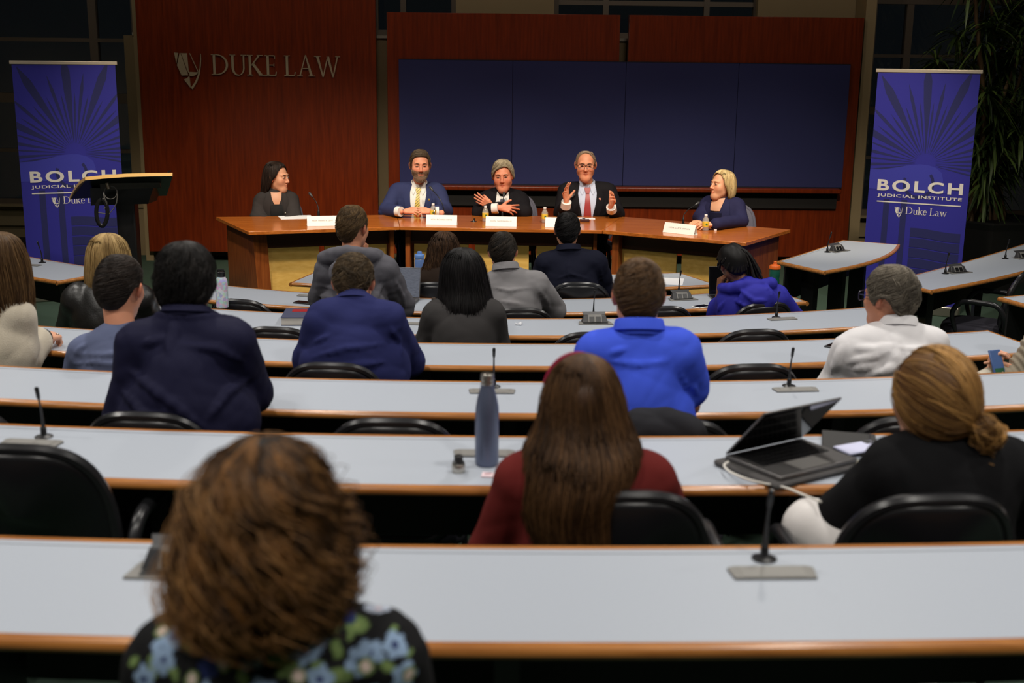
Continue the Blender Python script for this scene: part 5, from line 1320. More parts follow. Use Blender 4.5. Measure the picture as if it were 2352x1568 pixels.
pr = prof_px([(531, 19, 21), (536, -10, 46), (552, -38, 66), (580, -54, 76), (620, -62, 83), (660, -66, 86), (700, -62, 84), (740, -50, 84), (775, -30, 80)], 8, 625, .00186, 1., .9)
long_hair(Lj['root'], Lj, pr, [(0, .06), (35, .04), (55, -.1), (80, -.26), (180, -.28)], srgb(62, 42, 24), srgb(136, 104, 66), nl=180, per=12, m=14, rad=.0014, length=.45, seed=26, curl=(.004, 25), rootpow=1.4, root_rng=(0, .5), drift=.12)
# ---- k: blonde in black leather
Y = 6.36
Lk = person('woman with straight blonde hair in a black leather jacket, left of the lectern base', Y, dict(hc=(250, 592, .05), NB=(248, 660), SL=(182, 690), SR=(318, 690), EL=(168, 750, .1), ER=(335, 750, .1)), fl[4], SKP, fem=True, group=AUD, ww=.15, hw=.17, hs=1.0, yaw=-14, scalp=srgb(140, 108, 62))
garment(Lk, 'leather_jacket', plain('black leather', (.010, .0095, .009, 1), .38, bump=.2, bscale=120), .024, .009, ww=.165, hw=.18, sleeve=2., disp=wrinkle(28, .007, 15), arm_r=1.3)
collar(Lk, MATS['black leather'], Lk['NB'] + Lk['up'] * .0, Lk['up'] + Lk['fw'] * .2, .07, .07, .04, .015, .8)
trousers(Lk, plain('dark trousers', (.012, .012, .016, 1), .8))
pr = prof_px([(533, 252, 254), (537, 232, 274), (550, 216, 290), (575, 206, 299), (605, 202, 303), (635, 199, 303), (660, 201, 300), (680, 212, 292)], 250, 592, .00232, 1., .9)
long_hair(Lk['root'], Lk, pr, [(0, .06), (35, .04), (55, -.08), (75, -.17), (180, -.2)], srgb(112, 84, 44), srgb(214, 182, 124), nl=170, per=12, m=12, rad=.0016, length=.33, seed=29, curl=(.002, 20), rootpow=1.4, root_rng=(0, .5), drift=.1, hl=1.2)
# ---- l: long black hair
Y = 6.1
Ll = person('woman with long straight black hair in a dark grey sweater, seen from behind', Y, dict(hc=(1068, 628, .06), NB=(1066, 690), SL=(1004, 722), SR=(1128, 722), EL=(984, 790, .06), ER=(1140, 790, .08), WL=(1030, 790, .3), WR=(1100, 790, .3)), fl[4], SK, fem=True, group=AUD, ww=.14, hw=.17, scalp=srgb(16, 14, 14))
garment(Ll, 'sweater', cloth('dark grey knit', srgb(64, 62, 62), .95), .018, .009, ww=.15, hw=.17, sleeve=2., disp=wrinkle(31, .004, 18), arm_r=1.1)
trousers(Ll, plain('dark trousers', (.012, .012, .016, 1), .8))
pr = prof_px([(566, 1060, 1062), (570, 1040, 1082), (583, 1024, 1098), (605, 1014, 1110), (635, 1010, 1117), (665, 1008, 1123), (695, 1003, 1130), (720, 1002, 1130), (742, 1012, 1122), (754, 1040, 1105)], 1066, 628, .00223, 1., .9)
pr = [(z, rx, rf, (rb if z > -.1 else .16), cx, cy) for z, rx, rf, rb, cx, cy in pr]
long_hair(Ll['root'], Ll, pr, [(0, .06), (35, .04), (50, -.08), (65, -.2), (180, -.285)], srgb(12, 11, 12), srgb(44, 40, 40), nl=220, per=14, m=16, rad=.0014, length=.5, seed=32, curl=(.002, 15), rootpow=1.3, root_rng=(0, .45), drift=.12)
# ---- m: grey hoodie
Y = 7.18
fistm = hand_sdf(at_Y(834, 596, Y + .12), nz([.1, -.05, 1]), nz([-.9, .3, 0]), 1, [(1.2, 1.3, .7)] * 4, thumb=(.1, .9, .3, .3), sc=1.05)
Lm = person('young man in a grey hooded sweatshirt, hand at his chin, using a laptop', Y, dict(hc=(811, 524, .06), NB=(806, 586), SL=(756, 622), SR=(880, 618), EL=(738, 690, .12), ER=(922, 700, .14), WL=(790, 690, .4), WR=(836, 600, .14)), fl[5], srgb(220, 152, 120), yaw=-24, nod=3, hs=1.0, group=AUD, cd=.135, ww=.175, hw=.18, scalp=srgb(66, 50, 32), hands=[fistm])
def hood_m(S):
    n0 = Lm['NB']; u, f, r2 = Lm['up'], Lm['fw'], Lm['rg']
    pts = [n0 + r2 * .155 * math.sin(a) + f * (-.125 * math.cos(a)) + u * (.005 + .02 * math.cos(a) - .02 * abs(math.sin(a))) for a in np.linspace(-1.9, 1.9, 13)]
    for a, b in zip(pts[:-1], pts[1:]): S.cap(a, b, .040, .040, .010)
    S.ell(n0 - f * .165 - u * .085, np.array([.115, .05, .085]), .012, np.stack([r2, f, u], 1))
garment(Lm, 'hoodie', cloth('grey fleece', srgb(98, 97, 104), .92, .3), .022, .0085, ww=.19, hw=.19, sleeve=1.95, disp=wrinkle(34, .009, 15, (.6, 1, 1.4)), arm_r=1.2, extra=lambda S: (hood_m(S), fold(S, [[(740, 655), (790, 668), (830, 660)], [(735, 680), (800, 690)], [(905, 640), (925, 680), (930, 710)], [(880, 640), (860, 690)]], .007)))
trousers(Lm, plain('dark trousers', (.012, .012, .016, 1), .8))
short_hair(Lm['root'], Lm, srgb(56, 42, 27), srgb(132, 104, 68), top=.020, side=.006, back=.008, low=.002, n=1200, length=.045, rad=.0013, seed=35, lift=(0, .05), jl=.03, swirl=.6, drift=.5, hl=1.5)
# ---- n: wavy brown hair at the front desk
Y = gY(1020) - .30
Ln = person('woman with long wavy brown hair at the front desk, next to the blue bottle', Y, dict(hc=(1020, 576, .06), NB=(1020, 622), SL=(975, 645), SR=(1068, 645)), GFL, SK, fem=True, group=AUD, ww=.14, hw=.16, scalp=srgb(56, 38, 26))
garment(Ln, 'top', cloth('dark brown top', srgb(44, 34, 28), .9), .012, .010, ww=.14, hw=.16, sleeve=2., disp=wrinkle(37, .004, 18))
trousers(Ln, plain('dark trousers', (.012, .012, .016, 1), .8))
pr = prof_px([(528, 1019, 1021), (531, 1006, 1036), (542, 994, 1048), (560, 986, 1054), (585, 982, 1056), (610, 974, 1056), (632, 964, 1052), (650, 962, 1040), (664, 968, 1020)], 1020, 576, .00293, 1., .9)
long_hair(Ln['root'], Ln, pr, [(0, .06), (35, .04), (50, -.08), (65, -.2), (180, -.28)], srgb(44, 29, 20), srgb(102, 74, 52), nl=170, per=10, m=18, rad=.0017, length=.5, seed=38, curl=(.007, 45), rootpow=1.3, root_rng=(0, .5), drift=.15, jit=.03)
# ---- o: grey shirt man
Y = 7.24
Lo = person('man with dark hair in a grey collared pullover, left of the navy suit', Y, dict(hc=(1155, 580, .06), NB=(1162, 622), SL=(1124, 660), SR=(1232, 655), EL=(1095, 715, .1), ER=(1272, 712, .14), WL=(1140, 700, .38), WR=(1230, 700, .4)), fl[5], srgb(222, 160, 132), nod=3, tilt=-3, hs=.96, group=AUD, ww=.16, hw=.17, scalp=srgb(30, 26, 22))
garment(Lo, 'pullover', cloth('mid grey knit', srgb(134, 132, 134), .92, .3), .018, .0095, ww=.17, hw=.18, sleeve=2., disp=wrinkle(40, .007, 13, (.6, 1, 1.4)), arm_r=1.15, extra=lambda S: fold(S, [[(1130, 660), (1170, 668), (1220, 660)], [(1235, 660), (1255, 690), (1262, 715)], [(1140, 690), (1200, 700)]], .005))
collar(Lo, MATS['mid grey knit'], Lo['NB'] + Lo['up'] * .0, Lo['up'] + Lo['fw'] * .2, .07, .07, .045, .014, .85)
trousers(Lo, plain('dark trousers', (.012, .012, .016, 1), .8))
short_hair(Lo['root'], Lo, srgb(24, 21, 19), srgb(66, 56, 46), top=.014, side=.004, back=.006, low=.001, n=1000, length=.04, rad=.0018, seed=41, lift=(0, .05), jl=.03, swirl=.7)
# ---- p: navy suit
Y = gY(1320) - .28
Lp = person('black haired man in a dark navy suit jacket, in front of the red tie speaker', Y, dict(hc=(1303, 530, .06), NB=(1306, 574), SL=(1254, 606), SR=(1370, 604), EL=(1238, 672, .08), ER=(1388, 668, .08), WL=(1270, 660, .36), WR=(1360, 660, .36)), GFL, srgb(196, 136, 104), hs=1.0, group=AUD, cd=.13, ww=.165, hw=.18, scalp=srgb(14, 12, 12))
garment(Lp, 'suit_jacket', cloth('dark navy wool', srgb(24, 26, 42), .8, .15), .022, .0095, ww=.18, hw=.185, sleeve=2., disp=wrinkle(43, .006, 12, (.6, 1, 1.4)), arm_r=1.1, shr=.062, extra=lambda S: fold(S, [[(1280, 640), (1310, 630), (1350, 640)], [(1378, 612), (1385, 650)], [(1246, 612), (1242, 650)], [(1306, 600), (1306, 650)]], .005))
collar(Lp, MATS['dark navy wool'], Lp['NB'] - Lp['up'] * .008, Lp['up'] + Lp['fw'] * .2, .074, .074, .04, .016, .9)
trousers(Lp, MATS['dark navy wool'])
short_hair(Lp['root'], Lp, srgb(10, 9, 10), srgb(34, 30, 30), top=.012, side=.004, back=.006, low=.001, n=900, length=.03, rad=.0018, seed=44, lift=(0, .05), swirl=.6)
# ---- q: braids and blue hooded top
Y = 7.36
hq = hand_sdf(at_Y(1652, 672, Y + .10), nz([.1, .05, 1]), nz([.8, .2, 0]), -1, [(.9, 1.1, .6)] * 4, thumb=(.2, .8, .3, .3), sc=1.0)
Lq = person('person with dark braids in a bright blue hooded top, cheek resting on a fist', Y, dict(hc=(1684, 606, .08), NB=(1716, 655), SL=(1676, 690), SR=(1784, 686), EL=(1650, 726, .14), ER=(1822, 735, .1), WL=(1652, 676, .1), WR=(1760, 730, .35)), fl[5], srgb(150, 100, 72), yaw=10, nod=14, tilt=-14, hs=.95, fem=True, group=AUD, ww=.16, hw=.17, scalp=srgb(20, 17, 16), hands=[hq])
def hood_q(S):
    n0 = Lq['NB']; u, f, r2 = Lq['up'], Lq['fw'], Lq['rg']
    pts = [n0 + r2 * .15 * math.sin(a) + f * (-.115 * math.cos(a)) + u * (.01 - .015 * abs(math.sin(a))) for a in np.linspace(-1.7, 1.9, 10)]
    for a, b in zip(pts[:-1], pts[1:]): S.cap(a, b, .034, .034, .010)
    S.ell(n0 - f * .15 - u * .08 + r2 * .03, np.array([.115, .05, .09]), .012, np.stack([r2, f, u], 1))
garment(Lq, 'hooded_top', cloth('blue shell', srgb(50, 50, 158), .6, .1), .022, .009, ww=.18, hw=.18, sleeve=1.45, disp=wrinkle(46, .007, 15), arm_r=1.15, extra=lambda S: (hood_q(S), fold(S, [[(1700, 665), (1730, 690), (1760, 690)], [(1690, 690), (1730, 712)], [(1750, 640), (1770, 670), (1775, 700)], [(1665, 690), (1650, 715)]], .007)))
trousers(Lq, plain('dark trousers', (.012, .012, .016, 1), .8))
h = Hair(Lq['H'], Lq['Rh'], .95, grow(HEADP, .02, .016, .018, .006), LOWM, 47); b = h.base(.98, bump=.02, seed=47)
r_ = np.random.default_rng(48); bp = []; hp_ = np.array([.02, -.09, .085]); m_ = 16; rr = []
for k in range(26):           # cornrows gathered to the crown
    a = 2 * math.pi * k / 26; st = h.at(np.array([a]), np.clip(h.send(np.array([a])) * .96, 0, 1), 1.02)[0]; t = np.linspace(0, 1, m_)[:, None]; mid = (st + hp_) / 2; mid = np.array([0, -.012, .02]) + nz(mid - np.array([0, -.012, .02])) * .118
    P = st * (1 - t) ** 2 + mid * 2 * t * (1 - t) + hp_ * t ** 2; bp.append(P); rr.append(np.full(m_, .0095))
for k in range(20):           # loose braids hanging on the right
    e = np.array([.10 + r_.uniform(-.03, .05), -.075 + r_.uniform(-.04, .05), -.10 - r_.uniform(0, .09)]); t = np.linspace(0, 1, m_)[:, None]; mid = np.array([.085 + r_.uniform(-.01, .02), -.10, .10])
    bp.append(hp_ * (1 - t) ** 2 + mid * 2 * t * (1 - t) + e * t ** 2); rr.append(np.full(m_, .0066))
bp, rr = np.array(bp), np.array(rr) * (1 + .18 * np.sin(np.arange(m_) * 2.4))[None]
tb = tubes(h.world(bp.reshape(-1, 3)).reshape(len(bp), m_, 3), rr, np.repeat((np.array(srgb(20, 17, 16)[:3]) * (1 + .8 * r_.uniform(0, 1, (len(bp), 1))))[:, None], m_, 1), 6)
mm = merge([(b[0], b[1], np.repeat(np.array(srgb(15, 13, 13)[:3])[None], len(b[0]), 0)), tb]); mesh_obj('braided_hair', mm[0], mm[1], mHair, Lq['root'], True, True, mm[2])
# ---- g: person cut off by the right edge, hands on a phone
Y = 5.42
Xr = np.array
hl_ = hand_sdf(at_Y(2276, 866, Y + .02), nz([.05, .25, 1]), nz([.9, -.2, 0]), -1, [(.9, .9, .5)] * 4, thumb=(.0, .95, .45, .2), sc=1.0)
hr_ = hand_sdf(at_Y(2336, 846, Y + .03), nz([-1, .1, .25]), nz([-.1, -.1, -1]), 1, [(.1, .15, .1), (.5, .6, .3), (.9, .9, .5), (1, .9, .5)], thumb=(.4, .8, .4, .3), sc=.95)
Lg = person('person in a beige ribbed sweater at the right frame edge, holding a phone', Y, dict(hc=(2470, 690, 0), NB=(2465, 765), SL=(2390, 800), SR=(2540, 800), EL=(2360, 880, .02), ER=(2420, 850, .06), WL=(2280, 866, .02), WR=(2345, 838, .03)), fl[3], SKP, yaw=15, nod=15, group=AUD, hands=[hl_, hr_], scalp=srgb(60, 44, 30))
m_rib = cloth('beige rib knit', srgb(158, 148, 130), .95, .3)
def rib(P): return .004 * np.sin((P[:, 0] * .8 + P[:, 2] * .5) * 260)
garment(Lg, 'sweater', m_rib, .022, .006, sleeve=1.92, disp=rib, arm_r=1.25)
trousers(Lg, plain('dark trousers', (.012, .012, .016, 1), .8))
MB().tube([at_Y(2268, 862, Y), at_Y(2258, 866, Y - .01), at_Y(2245, 872, Y - .01)], .034, 12).build('knit_cuff', cloth('cream knit', srgb(200, 192, 176)), Lg['root'], world=True, smooth=True)
short_hair(Lg['root'], Lg, srgb(50, 36, 24), srgb(110, 84, 56), n=500, seed=49)
# ================================================================== speakers behind the table
SPK = 'speakers seated behind the cherry table'
def eyes(L, iris=srgb(60, 44, 30), open_=.5, brow=srgb(70, 54, 40), browr=.0034):
    g, hs = L['g'], L['hs']
    for s in (-1, 1):
        m = MB(); c = np.array([s * .031, .0885, .0075]); n = 12; V = []; C = []
        for i in range(n + 1):
            t = math.pi * i / n
            for k in range(n * 2):
                w = 2 * math.pi * k / (n * 2); p = np.array([math.sin(t) * math.cos(w), math.cos(t), math.sin(t) * math.sin(w)])
                V.append(g(*(c + p * np.array([.0125, .0085, .0115 * open_])))); r_ = math.hypot(p[0] * .0125, p[2] * .0115 * open_)
                C.append((.005, .005, .005) if (r_ < .0028 and p[1] > 0) else (tuple(iris[:3]) if (r_ < .0056 and p[1] > 0) else (.62, .58, .55)))
        k2 = n * 2; Fs = [(i * k2 + k, i * k2 + (k + 1) % k2, (i + 1) * k2 + (k + 1) % k2, (i + 1) * k2 + k) for i in range(n) for k in range(k2)]
        mesh_obj('eye', local(L['root'], np.array(V)), Fs, mEye, L['root'], True, False, C)
        m = MB(); m.tube([g(s * x, y, z) for x, y, z in ((.014, .0985, .0265), (.024, .0975, .0305), (.036, .092, .031), (.047, .082, .027))], [browr * .8 * hs, browr * hs, browr * hs, browr * .5 * hs], 6, flat=1.)
        m.build('eyebrow', plain('brow %d' % int(brow[0] * 1e5), brow, .8), L['root'], world=True, smooth=True)
        m = MB(); m.tube([g(s * x, y, z) for x, y, z in ((.018, .0985, .0085), (.025, .1005, .0125), (.034, .0995, .0130), (.044, .093, .0095))], .0016 * hs, 5)
        m.build('eyelid_line', plain('lash', (.03, .018, .012, 1), .8), L['root'], world=True, smooth=True)
def fuzz(L, name, mask, n, length, rad, c0, c1, down=.7, seed=1):
    r = np.random.default_rng(seed); idx = np.nonzero(mask)[0]; idx = r.choice(idx, n); P0 = L['bV'][idx] + r.normal(0, .002, (n, 3)); N = L['bN'][idx]
    d = N * .6 + (L['Rh'] @ np.array([0, .1, -down])) + r.normal(0, .25, (n, 3)); d /= np.linalg.norm(d, axis=1)[:, None]
    t = np.linspace(0, 1, 4)[None, :, None]; P = P0[:, None] - N[:, None] * .001 + d[:, None] * t * length * r.uniform(.6, 1.2, (n, 1, 1))
    f = r.uniform(0, 1, (n, 1)); col = np.asarray(c0)[:3] + (np.asarray(c1)[:3] - np.asarray(c0)[:3]) * f
    V, Q, C = tubes(P, np.full((n, 4), rad), np.repeat(col[:, None], 4, 1)); return mesh_obj(name, V, Q, mHair, L['root'], True, True, C)
mShirtW = cloth('white dress shirt', srgb(232, 230, 228), .7, .1); mShirtB = cloth('pale blue dress shirt', srgb(196, 204, 228), .7, .1)
def tie_mat(name, base, stripe=None, ang=.7, scale=60.):
    m, nt, b = new_mat(name); b.inputs['Roughness'].default_value = .45
    tc = nt.nodes.new('ShaderNodeTexCoord'); mp = nt.nodes.new('ShaderNodeMapping'); mp.inputs['Rotation'].default_value = (0, ang, 0)
    w = nt.nodes.new('ShaderNodeTexWave'); w.bands_direction = 'Z'; w.inputs['Scale'].default_value = scale / 6.28; w.inputs['Distortion'].default_value = 0
    rp = nt.nodes.new('ShaderNodeValToRGB'); rp.color_ramp.interpolation = 'CONSTANT'; rp.color_ramp.elements[0].color = base; rp.color_ramp.elements[1].color = stripe or base; rp.color_ramp.elements[1].position = .86
    nt.links.new(tc.outputs['Object'], mp.inputs[0]); nt.links.new(mp.outputs[0], w.inputs['Vector']); nt.links.new(w.outputs['Fac'], rp.inputs[0]); nt.links.new(rp.outputs[0], b.inputs['Base Color'])
    return m
def suit_front(L, mj, ms, mt, vneck=-.36, wide=1.0, tie=True, pin=None, pinm=None, sx=0., lap=1.0):
    X = lambda P, s=1: [(sx + s * x * wide, z) for x, z in P]
    V0 = [(.062, .035), (.078, -.03), (.068, -.12), (.046, -.24), (.02, vneck)]
    patch(L, 'shirt', ms, X(V0), X(V0, -1), .006)
    O = [(.080, .035), (.115 * lap, -.025), (.135 * lap, -.085), (.105 * lap, -.20), (.03, vneck - .005)]
    for s in (1, -1):
        patch(L, 'lapel', mj, X(V0, s), X(O, s), .015, th=.010)
    if tie:
        patch(L, 'tie', mt, X([(-.014, -.03), (-.026, -.16), (-.036, -.30), (-.036, vneck + .0)]), X([(.014, -.03), (.026, -.16), (.036, -.30), (.036, vneck + .0)]), .013, th=.006, nu=5)
        patch(L, 'tie_knot', mt, X([(-.027, .012), (-.021, -.012), (-.014, -.036)]), X([(.027, .012), (.021, -.012), (.014, -.036)]), .019, th=.012, nu=5, nv=5)
    for s in (1, -1): patch(L, 'collar_wing', ms, X([(.016, .03), (.030, -.02), (.044, -.05)], s), X([(.058, .07), (.066, .02), (.062, -.02)], s), .016, th=.004, nv=6, nu=4)
    if pin is not None:
        p = project(L['ST'], (L['NB'] + L['rg'] * pin[0] + L['up'] * pin[1])[None], L['fw'])[0] + L['fw'] * .014
        MB().sphere(p, .011, 8, sc=(1, .4, 1.15)).build('lapel_pin', pinm, L['root'], world=True, smooth=True)
mGold = plain('gold pin', srgb(220, 180, 90), .3, .8)
tbl = lambda x, y, z=.79: at_z(x, y, z)
# ---- 1 woman in the dark grey suit
Y = 11.2
w1f = at_Y(640, 450, Y)
Lw = person('woman with long dark hair and charcoal blazer, leftmost behind the speakers table', Y, dict(hc=(637, 408, 0), NB=(634, 456, .02), thigh=.22, SL=(668, 459, .06), SR=(601, 462, .0), EL=(676, 500, -.06), ER=(592, 498, -.08), WL=(655, 512, -.2), WR=(612, 512, -.2)), 0, srgb(214, 156, 124), yaw=247, nod=2, tilt=0, hs=1.06, fem=True, group=SPK, ww=.14, hw=.17, hres=.004, jaw=.7)
mCh = cloth('charcoal suiting', srgb(56, 52, 52), .85, .15)
garment(Lw, 'blazer', mCh, .016, .006, ww=.15, hw=.17, disp=wrinkle(60, .003, 20), arm_r=1.1, shr=.05)
patch(Lw, 'black_top', plain('black top', (.006, .006, .007, 1), .8), [(-.05, -.02), (-.06, -.1), (-.045, -.22), (-.02, -.36)], [(.05, -.02), (.06, -.1), (.045, -.22), (.02, -.36)], .005)
for s in (1, -1): patch(Lw, 'lapel', mCh, [(s * .052, .08), (s * .06, .0), (s * .062, -.1), (s * .047, -.22), (s * .02, -.36)], [(s * .085, .08), (s * .12, .0), (s * .125, -.08), (s * .105, -.2), (s * .03, -.37)], .011, th=.006)
p = project(Lw['ST'], (Lw['NB'] - Lw['rg'] * .075 - Lw['up'] * .10)[None], Lw['fw'])[0] + Lw['fw'] * .014; MB().sphere(p, .009, 8, sc=(1, .5, 1)).build('lapel_pin', mSilver, Lw['root'], world=True, smooth=True)
mSk2 = plain('neckline skin', srgb(206, 150, 118), .5, sub=.1)
patch(Lw, 'neckline', mSk2, [(-.05, .085), (-.042, .03), (-.022, -.012)], [(.05, .085), (.042, .03), (.022, -.012)], .012, nv=10)
eyes(Lw, brow=srgb(40, 28, 22), browr=.0026)
trousers(Lw, mCh)
pr = [(.142, .001, .001, .001, 0, -.02), (.136, .035, .04, .045, 0, -.02), (.118, .064, .066, .08, 0, -.015), (.08, .083, .084, .105, 0, -.015), (.03, .092, .1, .118, 0, -.015), (-.03, .094, .095, .122, 0, -.02), (-.09, .088, .08, .122, 0, -.03), (-.14, .082, .06, .115, 0, -.04), (-.185, .07, .05, .10, 0, -.045), (-.20, .05, .04, .08, 0, -.045)]
long_hair(Lw['root'], Lw, pr, [(0, .104), (25, .098), (45, .07), (62, .015), (76, -.02), (92, -.10), (110, -.17), (180, -.2)], srgb(22, 16, 14), srgb(66, 50, 42), nl=240, per=10, m=14, rad=.0016, length=.36, seed=61, curl=(.002, 20), root_rng=(0, .3), rootpow=1.2, drift=.12, lift=(0, .01))
# ---- 2 man in the blue suit
Y = 11.42
f_ = lambda x, y, z=.80: at_z(x, y, z)
hR = hand_sdf(f_(931, 485), nz([.92, -.30, .10]), nz([.25, .55, -.75]), 1, [(.25, .75, .4), (.35, .85, .45), (.45, .9, .5), (.55, .9, .5)], thumb=(.45, .8, .1, .4), sc=1.05, back=.085)
hL = hand_sdf(f_(991, 486), nz([-.92, -.22, .10]), nz([-.25, .55, -.75]), -1, [(.25, .75, .4), (.35, .85, .45), (.45, .9, .5), (.55, .9, .5)], thumb=(.45, .8, .1, .4), sc=1.05, back=.085)
grey_b, brn_b = np.array(srgb(96, 82, 66)[:3]), np.array(srgb(120, 104, 84)[:3])
def beard_c(C, lp, inh):
    x, y, z = lp.T
    w = np.clip((-.034 - z + np.abs(x) * .25) / .012, 0, 1) * np.clip((y - .005) / .02, 0, 1) * inh * (z > -.135)
    lipm = (np.abs(x) < .023) & (np.abs(z + .062) < .007); w = np.where(lipm, .25, w)
    side = inh & (np.abs(x) > .055) & (z < .01) & (z > -.06) & (y > .0) & (y < .045); w = np.where(side, np.maximum(w, .6), w)
    return C * (1 - w[:, None] * .8) + grey_b * w[:, None] * .8
Ld2 = person('bearded man in a blue suit and yellow striped tie, hands clasped on the table', Y, dict(hc=(965, 381, -.05), NB=(963, 428, .02), thigh=.22, SL=(1005, 441, .03), SR=(912, 441, .03), EL=(1022, 484, -.1), ER=(888, 484, -.1), WL=f_(1000, 486), WR=f_(922, 486)), 0, srgb(224, 152, 122), yaw=188, nod=2, hs=1.12, group=SPK, cd=.14, ww=.19, hw=.19, hres=.0038, hands=[hR, hL], feat=beard_c, jaw=1.0, scalp=srgb(150, 120, 96), lowline=[(0, .088), (40, .08), (58, .045), (72, -.005), (80, -.022), (92, .022), (112, .018), (128, -.05), (150, -.082), (180, -.088)])
mBl = cloth('blue suiting', srgb(52, 58, 96), .8, .15)
garment(Ld2, 'suit_jacket', mBl, .022, .006, cd=.145, ww=.2, hw=.2, sleeve=1.82, disp=wrinkle(62, .004, 16, (.7, 1, 1.3)), arm_r=1.1, shr=.064)
tY = tie_mat('yellow striped tie', srgb(226, 196, 92), srgb(40, 44, 70), .75, 110)
suit_front(Ld2, mBl, mShirtW, tY, pin=(-.105, -.09), pinm=mGold)
collar(Ld2, mShirtW, Ld2['NB'] + Ld2['up'] * .01 + Ld2['fw'] * .005, Ld2['up'] + Ld2['fw'] * .25, .068, .07, .04, .008, .7, gap=.3)
def cuff(L, a, b, r, mat=mShirtW, name='shirt_cuff'): MB().tube([a, (a + b) / 2, b], r, 16).build(name, mat, L['root'], world=True, smooth=True, auto=50)
cuff(Ld2, f_(912, 485), f_(921, 486), .047); cuff(Ld2, f_(1008, 486), f_(1000, 486), .047)
MB().tube([f_(998, 488) + np.array([0, .034 * math.cos(a), .034 * math.sin(a)]) for a in np.linspace(0, 6.28, 18)], .007, 6).build('watch', mSilver, Ld2['root'], world=True, smooth=True)
eyes(Ld2, open_=.36, brow=srgb(84, 66, 50)); trousers(Ld2, mBl)
x, y, z = Ld2['lp'].T
fuzz(Ld2, 'beard', Ld2['inh'] & (z < -.04 + np.abs(x) * .2) & (z > -.128) & (y > .025) & ~((np.abs(x) < .024) & (np.abs(z + .062) < .0075)), 1900, .005, .001, srgb(104, 86, 66), srgb(184, 164, 138), seed=63)
LOW2 = [(0, .092), (35, .088), (50, .072), (64, .02), (74, -.02), (84, -.03), (92, .022), (112, .018), (128, -.05), (150, -.082), (180, -.088)]
short_hair(Ld2['root'], Ld2, srgb(60, 48, 38), srgb(122, 104, 86), top=.016, side=.004, back=.006, low=.003, n=900, length=.03, rad=.0014, seed=64, lift=(0, .07), swirl=.5, lowline=LOW2)
# ---- 3 man with folded arms
Y = 11.42
hR = hand_sdf(at_Y(1149, 477, 11.12), nz([.96, -.05, -.08]), nz([.1, .95, -.35]), 1, [(.15, .2, .1), (.35, .3, .2), (.5, .35, .2), (.6, .4, .2)], spread=(.25, .05, -.15, -.38), thumb=(.75, .65, .1, .2), sc=1.02)
hL = hand_sdf(at_Y(1130, 474, 11.2), nz([-.86, -.1, .5]), nz([0, .95, .2]), -1, [(.1, .1, .1), (.1, .15, .1), (.2, .2, .1), (.3, .3, .2)], spread=(.12, .02, -.1, -.25), thumb=(.3, .9, .1, .2), sc=1.05)
Le2 = person('silver haired man in a black suit, arms folded on the table', Y, dict(hc=(1155, 405, -.08), NB=(1155, 450, .0), thigh=.22, SL=(1196, 461, .02), SR=(1114, 461, .02), EL=(1204, 486, -.14), ER=(1102, 488, -.12), WL=at_Y(1130, 476, 11.2), WR=at_Y(1140, 478, 11.12)), 0, srgb(220, 142, 110), yaw=176, nod=4, tilt=3, hs=1.12, group=SPK, cd=.15, ww=.2, hw=.2, hres=.0038, hands=[hR, hL], jaw=1.25)
mBk = cloth('black suiting', srgb(27, 25, 29), .8, .12)
garment(Le2, 'suit_jacket', mBk, .022, .006, cd=.155, ww=.21, hw=.2, sleeve=1.8, disp=wrinkle(66, .004, 16, (.7, 1, 1.3)), arm_r=1.12, shr=.066)
suit_front(Le2, mBk, mShirtW, tie_mat('dark blue tie', srgb(36, 38, 70), srgb(60, 62, 96), .75, 90), pin=(-.10, -.085), pinm=mGold, wide=.92)
collar(Le2, mShirtW, Le2['NB'] + Le2['up'] * .008 + Le2['fw'] * .005, Le2['up'] + Le2['fw'] * .25, .068, .07, .036, .008, .7, gap=.3)
cuff(Le2, at_Y(1130, 479, 11.13), at_Y(1144, 478, 11.12), .048)
eyes(Le2, open_=.32, brow=srgb(120, 100, 80)); trousers(Le2, mBk)
short_hair(Le2['root'], Le2, srgb(104, 90, 70), srgb(204, 188, 160), top=.018, side=.010, back=.014, low=.006, n=1000, length=.07, rad=.0018, seed=67, lift=(0, .03), swirl=.7, drift=.4, lowline=[(-180, -.09), (-135, -.07), (-115, -.02), (-95, .0), (-86, -.025), (-74, -.015), (-62, .025), (-42, .085), (-18, .098), (8, .088), (30, .072), (48, .048), (62, .015), (74, -.015), (86, -.025), (95, .0), (115, -.02), (135, -.07), (180, -.09)])
